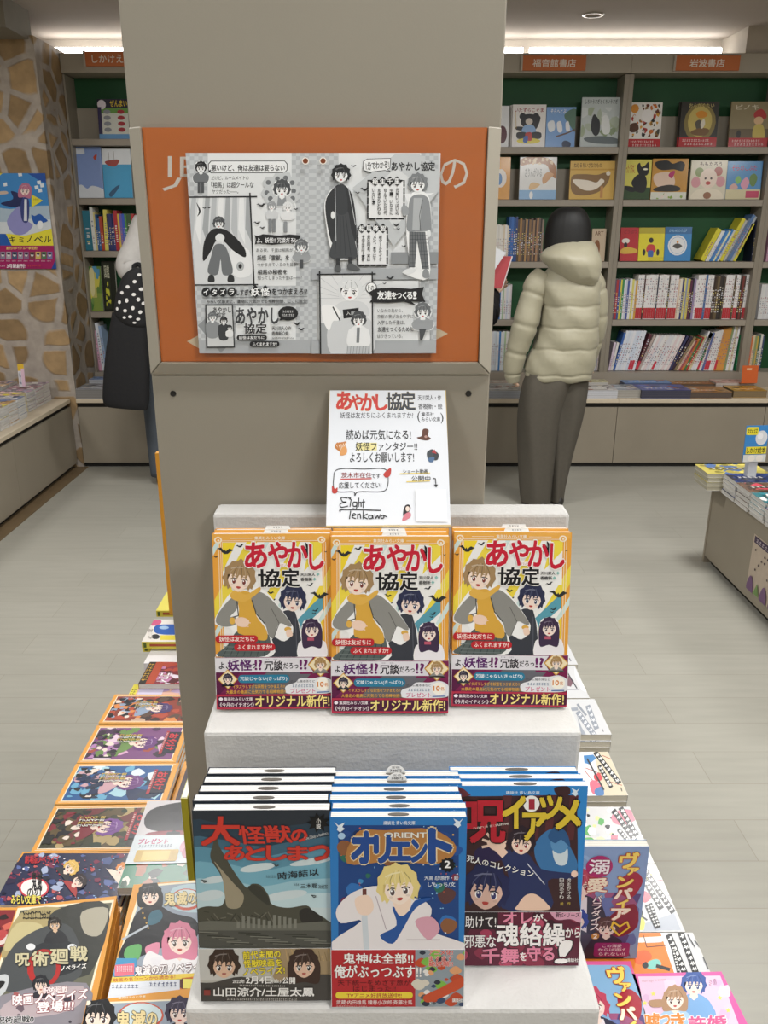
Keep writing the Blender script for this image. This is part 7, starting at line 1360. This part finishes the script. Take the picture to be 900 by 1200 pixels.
# ================================================================== PEOPLE
M['body'] = mat('skin_tones', None, .5, 0, 30, .03)
def grow(J, E_, sub=2):
    names = list(J); me = bpy.data.meshes.new('grow'); me.from_pydata([J[n][0] for n in names], [(names.index(a), names.index(b)) for a, b in E_], [])
    o = bpy.data.objects.new('grow', me); COL.objects.link(o); o.modifiers.new('skin', 'SKIN')
    for i, n in enumerate(names):
        r = J[n][1]; me.skin_vertices[0].data[i].radius = r if isinstance(r, tuple) else (r, r)
    me.skin_vertices[0].data[0].use_root = True
    s = o.modifiers.new('sub', 'SUBSURF'); s.levels = sub
    dg = bpy.context.evaluated_depsgraph_get(); dg.update(); e = o.evaluated_get(dg); m2 = e.to_mesh()
    vs = [tuple(v.co) for v in m2.vertices]; fs = [tuple(p.vertices) for p in m2.polygons]; e.to_mesh_clear(); bpy.data.objects.remove(o)
    return vs, fs
def uvball(mb, c, r, col, n=10, k=7):
    rings = [[(c[0] + r[0] * math.sin(PI * j / k) * math.cos(2 * PI * i / n), c[1] + r[1] * math.sin(PI * j / k) * math.sin(2 * PI * i / n), c[2] + r[2] * math.cos(PI * j / k)) for i in range(n)] for j in range(1, k)]
    mb.loft(rings[::-1], col)
def body_mesh(arms, legs=(.075, .08, .085)):
    """x right, y forward; arms: {'l': (shoulder, elbow, wrist, palm end), 'r': ...}"""
    J = {'pel': ((0, 0, .86), .085), 'sp': ((0, .0, 1.0), .085), 'ch': ((0, -.005, 1.16), .09), 'nk0': ((0, 0, 1.29), .06), 'nk': ((0, .01, 1.345), .046), 'hd': ((0, .025, 1.40), .07), 'hm': ((0, .02, 1.465), .088), 'ht': ((0, .01, 1.52), .066)}
    E_ = [('pel', 'sp'), ('sp', 'ch'), ('ch', 'nk0'), ('nk0', 'nk'), ('nk', 'hd'), ('hd', 'hm'), ('hm', 'ht')]
    for s, sg in (('l', -1), ('r', 1)):
        J['hip' + s] = ((sg * legs[0], 0, .80), .068); J['kn' + s] = ((sg * legs[1], .015, .45), .046); J['an' + s] = ((sg * legs[2], -.01, .08), .032); J['to' + s] = ((sg * (legs[2] + .005), .12, .035), .028)
        E_ += [('pel', 'hip' + s), ('hip' + s, 'kn' + s), ('kn' + s, 'an' + s), ('an' + s, 'to' + s)]
        sh, el, wr, pm = [Vector(v) for v in arms[s]]
        J['sh' + s] = (tuple(sh), .046); J['el' + s] = (tuple(el), .04); J['wr' + s] = (tuple(wr), .027); mid = wr.lerp(pm, .55); J['pa' + s] = (tuple(mid), (.036, .018))
        E_ += [('ch', 'sh' + s), ('sh' + s, 'el' + s), ('el' + s, 'wr' + s), ('wr' + s, 'pa' + s)]
        d = (pm - wr).normalized(); side = d.cross(Vector((sg, 0, 0)) if abs(d.x) < .8 else Vector((0, 1, 0))).normalized(); cur = d.cross(side).normalized() * -sg
        for k in range(4):
            off = side * (.024 - .016 * k); L = (.062, .07, .066, .052)[k]; b = pm + off; m_ = b + d * L * .55 + cur * .006; t = b + d * L * .92 + cur * .022
            J['f%d%s' % (k, s)] = (tuple(b), .0095); J['g%d%s' % (k, s)] = (tuple(m_), .0085); J['t%d%s' % (k, s)] = (tuple(t), .007); E_ += [('pa' + s, 'f%d%s' % (k, s)), ('f%d%s' % (k, s), 'g%d%s' % (k, s)), ('g%d%s' % (k, s), 't%d%s' % (k, s))]
        b = wr.lerp(pm, .3) + side * .03; t = b + side * .02 + d * .045; J['th' + s] = (tuple(b), .011); J['tt' + s] = (tuple(t), .008); E_ += [('pa' + s, 'th' + s), ('th' + s, 'tt' + s)]
    vs, fs = grow(J, E_); mb = MB(); mb.add(vs, fs, 'ddb9a0')
    # face: nose, lips, eyes, ears (in the head's own frame, looking along +y)
    mb.loft([[(x * w, .098 + dy, 1.455 + dz) for x, dy in ((-1, 0), (-.5, h), (0, h * 1.4), (.5, h), (1, 0), (0, -.02))] for w, h, dz in ((.004, .002, .02), (.008, .010, -.002), (.013, .017, -.016), (.009, .004, -.024))], 'd8b298')
    uvball(mb, (0, .092, 1.405), (.02, .008, .006), 'b8685e')
    for sg in (-1, 1):
        uvball(mb, (sg * .032, .087, 1.468), (.014, .008, .009), 'f4f0ea'); uvball(mb, (sg * .032, .0935, 1.468), (.006, .004, .007), '2a1c18'); uvball(mb, (sg * .032, .093, 1.489), (.017, .005, .003), '1c1614'); uvball(mb, (sg * .088, .0, 1.455), (.01, .018, .028), 'd8b298')
    return mb
def oval(cx, cy, z, rx, ry, n=24, p=2.4):
    out = []
    for i in range(n):
        t = 2 * PI * i / n; c, s = math.cos(t), math.sin(t); out.append((cx + rx * math.copysign(abs(c) ** (2 / p), c), cy + ry * math.copysign(abs(s) ** (2 / p), s), z))
    return out
def resample(rows, n):
    """rows of numbers, smooth in between"""
    P = [np.array(r, float) for r in rows]; out = []; N = len(P)
    for k in range(n):
        u = k / (n - 1) * (N - 1); i = min(int(u), N - 2); t = u - i; p0, p1, p2, p3 = P[max(i - 1, 0)], P[i], P[i + 1], P[min(i + 2, N - 1)]
        out.append(.5 * ((2 * p1) + (-p0 + p2) * t + (2 * p0 - 5 * p1 + 4 * p2 - p3) * t * t + (-p0 + 3 * p1 - 3 * p2 + p3) * t ** 3))
    return out
# ---- person in the cream jacket, back to the camera
YW, XW = 4.47, .972
pw = empty('person', (XW, YW, 0)); tag(pw, 'person in cream hooded puffer jacket and wide grey trousers, seen from behind at the shelves', 'person')
def wl(px, py, y=0): q = on_y(px, py, YW + y); return q[0] - XW, q[2]
def P3(px, py, y): q = on_y(px, py, YW + y); return (q[0] - XW, y, q[2])
bm = body_mesh({'l': (P3(642, 326, 0), P3(616, 380, -.01), P3(604, 424, .02), P3(603, 441, .03)), 'r': (P3(690, 326, 0), P3(701, 375, .03), P3(695, 412, .1), P3(692, 424, .12))}, (.052, .064, .058))
bm.build('body', M['body'], pw, smooth=True)
# jacket: quilted body
rows = [(444, 622, 688, .128), (442, 616, 692, .14), (434, 615, 694, .15), (420, 618, 697, .158), (406.6, 624, 699, .15), (395, 629, 700, .158), (382, 632, 700, .15), (370, 634, 701, .156), (357, 635, 701, .146), (345, 634, 702, .15), (330, 633, 703, .135), (320, 637, 698, .11), (310, 648, 688, .08)]
mj = MB(); rg = []
seams = [wl(650, y)[1] for y in (436, 406.6, 382, 357)]
for y, a_, b_, d in resample(rows, 110):
    x0, z = wl(a_, y); x1, _ = wl(b_, y); q = min(abs(z - s) for s in seams); k = 1 - .035 * math.exp(-(q / .007) ** 2)
    ring = oval((x0 + x1) / 2, .0, z, (x1 - x0) / 2 * k, d * k, 36)
    ring = [(x + .002 * math.sin(7 * math.atan2(yy, x) + z * 60), yy + .004 * math.sin(5 * math.atan2(yy, x) + z * 40), z + .004 * math.sin(9 * x / .2 + z * 12)) for x, yy, z in ring]
    rg.append(ring)
mj.loft(rg)
def quilt(ns): return lambda t: 1 - .11 * math.exp(-(abs(((t * ns) % 1) - .5 - .0) - .5) ** 2 / .006) if True else 1
def sleeve(pts, rad, ns):
    mj.tube(pts, rad, 24, sub=16, bulge=quilt(ns))
sleeve([P3(640, 322, .0), P3(630, 335, -.005), P3(622, 355, -.01), P3(616, 379, -.015), P3(609, 400, 0), P3(603, 421, .015), P3(601, 436, .025), P3(602, 447, .03)], [.06, .072, .064, .07, .062, .057, .05, .036], 4.6)
sleeve([P3(690, 322, .0), P3(696, 335, .0), P3(700, 355, .01), P3(700, 379, .03), P3(696, 400, .07), P3(690, 421, .11), P3(688, 432, .12)], [.055, .06, .056, .052, .048, .042, .036], 4.6)
mj.build('jacket', M['jacket'], pw, smooth=True)
# hood lying on the back
mh = MB(); rg = []
for y, a_, b_, cy, ry in resample([(281.5, 664, 692, .0, .03), (285, 651, 697, -.02, .075), (291, 641, 700, -.045, .1), (298, 633, 701, -.065, .112), (305, 634, 702, -.08, .118), (312, 642, 702, -.088, .115), (319, 649, 701, -.092, .102), (327, 659, 699, -.096, .082), (333, 667, 694, -.1, .05), (337, 676, 685, -.1, .02)], 40):
    x0, z = wl(a_, y, -.05); x1, _ = wl(b_, y, -.05)
    rg.append([(x + .003 * math.sin(4 * math.atan2(yy - cy, x) + z * 50), yy + .003 * math.sin(2.2 * x / .1 + z * 42) - .007 * math.exp(-((x - (x0 + x1) / 2) / .006) ** 2) * -1, z - .015 * (yy - cy) / .1) for x, yy, z in oval((x0 + x1) / 2, cy, z, (x1 - x0) / 2, ry, 32, 2.2)])
mh.loft(rg[::-1])
zc = rg[8][0][2]
mh.build('hood', M['jacket'], pw, smooth=True)
# hood seam
mz = MB(); pts = [(wl(667, y, -.2)[0], cy, wl(667, y, -.2)[1]) for y, cy in ((286, -.095), (296, -.155), (308, -.192), (320, -.197), (330, -.182))]
# hair: straight bob
mr_ = MB(); rg = []
for y, a_, b_, ry in resample([(242.5, 660, 676, .02), (245, 653, 683, .06), (250, 647, 687, .085), (260, 642, 691, .1), (275, 639, 692.5, .105), (290, 637.5, 692.5, .105), (302, 636, 691, .1), (308, 637, 690, .095)], 26):
    x0, z = wl(a_, y); x1, _ = wl(b_, y); rg.append([(x, yy if yy < .05 else .05 + (yy - .05) * .25, z) for x, yy, z in [(x_ * 1, y_ * (1 + .012 * math.sin(40 * i_)), z_) for i_, (x_, y_, z_) in enumerate(oval((x0 + x1) / 2, .0, z, (x1 - x0) / 2, ry, 64, 2.2))]])
mr_.loft(rg[::-1]); mr_.build('hair', M['hair'], pw, smooth=True)
# wide trousers
mt = MB()
for rows, cy in (([(587, 610, 645, .095), (570, 609, 646, .1), (530, 608, 650, .105), (487, 607, 656, .118), (455, 610, 668, .125), (436, 616, 680, .12)], -.01), ([(587, 641, 661, .09), (570, 641, 664, .095), (532, 641, 672, .1), (487, 640, 684, .115), (455, 632, 691, .125), (436, 628, 692, .12)], .03)):
    rg = []
    for y, a_, b_, d in resample(rows, 40):
        x0, z = wl(a_, y); x1, _ = wl(b_, y); z = max(z, .012)
        rg.append([(x + .006 * math.sin(3 * math.atan2(yy - cy, x - (x0 + x1) / 2) + z * 7), yy + .009 * math.sin(4 * (x - x0) / (x1 - x0) * 3 + z * 5), zz) for x, yy, zz in oval((x0 + x1) / 2, cy, z, (x1 - x0) / 2, d, 30, 2.2)])
    mt.loft(rg)
mt.build('trousers', M['trousers'], pw, smooth=True)
for sg, px in ((-1, 627), (1, 653)):
    x = wl(px, 586)[0]; ms = MB(); ms.loft([[(x + .045 * rx_ * math.cos(2 * PI * i / 16), .06 + .13 * ry_ * math.sin(2 * PI * i / 16), z) for i in range(16)] for rx_, ry_, z in ((.95, .95, .001), (1, 1, .012), (.98, .98, .03), (.8, .8, .055), (.5, .5, .07))]); ms.build('shoe', M['darkshoe'], pw, smooth=True)
# ---- dressed figures mostly behind the pillar
def clothed(name, loc, yaw, label, arms, top, legs, shoe, S, hair_len=.0):
    r = empty(name, loc, (0, 0, yaw)); tag(r, label, 'person')
    body_mesh(arms).build('body', M['body'], r, smooth=True)
    t = MB(); t.loft([oval(0, .0, z, rx, ry, 28) for z, rx, ry, *_ in resample([(.80, .185, .13), (.9, .19, .135), (1.05, .18, .13), (1.18, .195, .13), (1.27, .18, .11), (1.315, .1, .075), (1.335, .065, .06)], 26)])
    for s in ('l', 'r'):
        sh, el, wr, pm = arms[s]; t.tube([(sh[0] * .8, sh[1], sh[2] + .0), el, tuple(np.array(el) * .5 + np.array(wr) * .5), tuple(np.array(el) * .1 + np.array(wr) * .9)], [.085, .07, .062, .05], 18, sub=8, bulge=lambda u: 1 + .04 * math.sin(u * 26))
    t.build('coat', M[top], r, smooth=True)
    g = MB()
    for sg in (-1, 1): g.loft([oval(sg * cx, 0, z, rx, ry, 22) for z, cx, rx, ry in resample([(.05, .095, .075, .08), (.3, .095, .08, .085), (.5, .092, .085, .09), (.75, .085, .1, .11), (.9, .07, .11, .12)], 22)])
    g.build('trousers', M[legs], r, smooth=True)
    for sg in (-1, 1):
        ms = MB(); ms.loft([[(sg * .095 + .048 * rx_ * math.cos(2 * PI * i / 16), .05 + .135 * ry_ * math.sin(2 * PI * i / 16), z) for i in range(16)] for rx_, ry_, z in ((.95, .95, .001), (1, 1, .015), (.98, .98, .04), (.8, .8, .07), (.6, .55, .1))]); ms.build('shoe', M[shoe], r, smooth=True)
    h = MB(); h.loft([[(x, y - .02 if y < .03 else .03 + (y - .03) * .2, z) for x, y, z in oval(0, .0, z, rx, ry, 24)] for z, rx, ry in resample([(1.555, .02, .02), (1.545, .06, .06), (1.52, .088, .095), (1.46, .104, .112), (1.4, .104, .108), (1.33 - hair_len, .1, .1)], 16)][::-1]); h.build('hair', M['hair'], r, smooth=True)
    return r
# left: pale sleeve, bag on the arm (facing the shelf, turned right)
xl = float(on_y(199, 420, 4.86)[0])
def LP(px, py, y): q = on_y(px, py, y); return (float(q[0]) - xl, float(q[1]) - 4.86, float(q[2]))
pl_ = clothed('person', (xl, 4.86, 0), 0, 'person in pale grey top and jeans, half hidden left of the pillar', {'l': (LP(172, 262, 4.84), LP(151, 312, 4.76), LP(170, 322, 4.70), LP(176, 322, 4.68)), 'r': ((.16, 0, 1.25), (.2, .06, 1.02), (.08, .24, 1.05), (.03, .28, 1.06))}, 'grey_knit', 'jeans', 'brown', 1)
bg = empty('tote_bag', (0, 0, 0)); 
def Bp(px, py, y): q = on_y(px, py, y); return (float(q[0]), float(y), float(q[2]))
yb = 4.60
m = MB()
rg = []
for y_, a_, b_, t_ in resample([(476, 126, 172, .035), (468, 121, 174, .045), (440, 122, 175, .05), (410, 125, 174, .05), (385, 129, 173, .05), (366, 132, 172, .045)], 20):
    A, B = Bp(a_, y_, yb), Bp(b_, y_, yb); rg.append([(x, y, z + (.02 * (x - A[0]) / (B[0] - A[0]) * -1 if y_ > 460 else 0)) for x, y, z in oval((A[0] + B[0]) / 2, yb, A[2], (B[0] - A[0]) / 2, t_, 24, 3.2)])
m.loft(rg)
bo = m.build('bag_body', M['blackcloth'], None, smooth=True)
m = MB(); rg = []
DR = [(382, 150, 174, .045), (378, 143, 175, .055), (368, 135, 174, .062), (350, 136, 173, .062), (335, 140, 172, .058), (322, 146, 170, .05), (314, 156, 169, .035)]
DR = resample(DR, 20)
for y_, a_, b_, t_ in DR:
    A, B = Bp(a_, y_, yb), Bp(b_, y_, yb); rg.append(oval((A[0] + B[0]) / 2, yb - .005, A[2], (B[0] - A[0]) / 2, t_, 24, 2.4))
m.loft(rg, '17171a')
for (x, y, rx, ry) in ((158, 330, 2.2, 2), (150, 336, 2.4, 2), (143, 343, 2.2, 2), (163, 322, 2, 1.8), (165, 339, 2.4, 2), (157, 345, 2.4, 2), (149, 352, 2, 2.6), (140, 354, 2, 2.2), (162, 351, 2, 2.4), (167, 356, 1.8, 2.2), (156, 361, 2, 2.4), (147, 364, 2.2, 2), (137, 362, 1.8, 2), (164, 366, 2, 2.2), (153, 371, 2.4, 1.8), (146, 372, 2, 1.5), (162, 374, 2.2, 1.6), (158, 378, 2.2, 1.2)):
    k = min(range(len(DR)), key=lambda i: abs(DR[i][0] - y)); A, B = Bp(DR[k][1], y, yb), Bp(DR[k][2], y, yb); cxm, hw_, tt = (A[0] + B[0]) / 2, (B[0] - A[0]) / 2, DR[k][3]
    pts = []
    for i in range(14):
        q = Bp(x + rx * math.cos(2 * PI * i / 14), y + ry * math.sin(2 * PI * i / 14), yb - tt); u = min(1, abs((q[0] - cxm) / hw_)); pts.append((q[0], yb - .005 - tt * (1 - u ** 2.4) ** (1 / 2.4) - .003, q[2]))
    m.add(pts, [tuple(range(14))], 'e4e2e0')
po = m.build('dotted_cloth', mat('dotted_cloth', None, .8, 0, 40, .05), None, smooth=False)
st_ = MB(); st_.tube([Bp(158, 318, yb), Bp(157, 312, yb + .03), Bp(163, 310, yb + .06), Bp(168, 318, yb + .02)], [.012] * 4, 8, sub=6); so_ = st_.build('handle', M['blackcloth'], None, smooth=True)
org = Vector(Bp(148, 470, yb)); bg.location = org
for o in (bo, po, so_):
    o.parent = bg; o.location = -org
tag(bg, 'black bag with polka-dot cloth, hanging from the pale sleeve left of the pillar', 'bag')
# right: dark sleeve and open book
xr_ = .43
pr_ = clothed('person', (xr_, 4.78, 0), -1.2, 'person in a dark coat behind the pillar, one sleeve showing beside the red book', {'l': ((-.16, 0, 1.25), (-.2, .12, 1.02), (-.02, .25, 1.12), (.0, .29, 1.16)), 'r': ((.16, 0, 1.25), (.21, .1, 1.03), (.07, .215, 1.13), (.06, .245, 1.18))}, 'blackcloth', 'jeans', 'darkshoe', 1)
q = [on_y(x, y, 4.72) for x, y in ((574, 336), (588.5, 336), (600, 301), (592, 299), (581, 290))]
bk = empty('open_book', (0, 0, 0)); b0 = Vector([float(v) for v in q[1]]); bk.location = b0
def slab(p, th, col, nm, dz=0):
    m = MB(); n = len(p); m.add([(v[0] - b0[0], v[1] - b0[1], v[2] - b0[2]) for v in p] + [(v[0] - b0[0], v[1] - b0[1] + th, v[2] - b0[2]) for v in p], [tuple(range(n)), tuple(range(n, 2 * n))[::-1]] + [(i, (i + 1) % n, n + (i + 1) % n, n + i)[::-1] for i in range(n)], col); m.build(nm, M['print'], bk)
slab([on_y(x, y, 4.70) for x, y in ((572, 338), (589, 337), (600.5, 300.5), (584, 300))], .004, 'c4565c', 'cover')
slab([on_y(x, y, 4.697) for x, y in ((588.2, 337), (589.6, 337), (601, 300.2), (599.6, 300.2))], .002, 'e6d8d8', 'cover_edge')
slab([on_y(x, y, 4.68) for x, y in ((568, 330), (580, 316), (593, 296), (581, 290), (570, 300))], .006, 'e2e4e8', 'page_block')
tag(bk, 'open red-covered book held up at the right edge of the pillar', 'book')
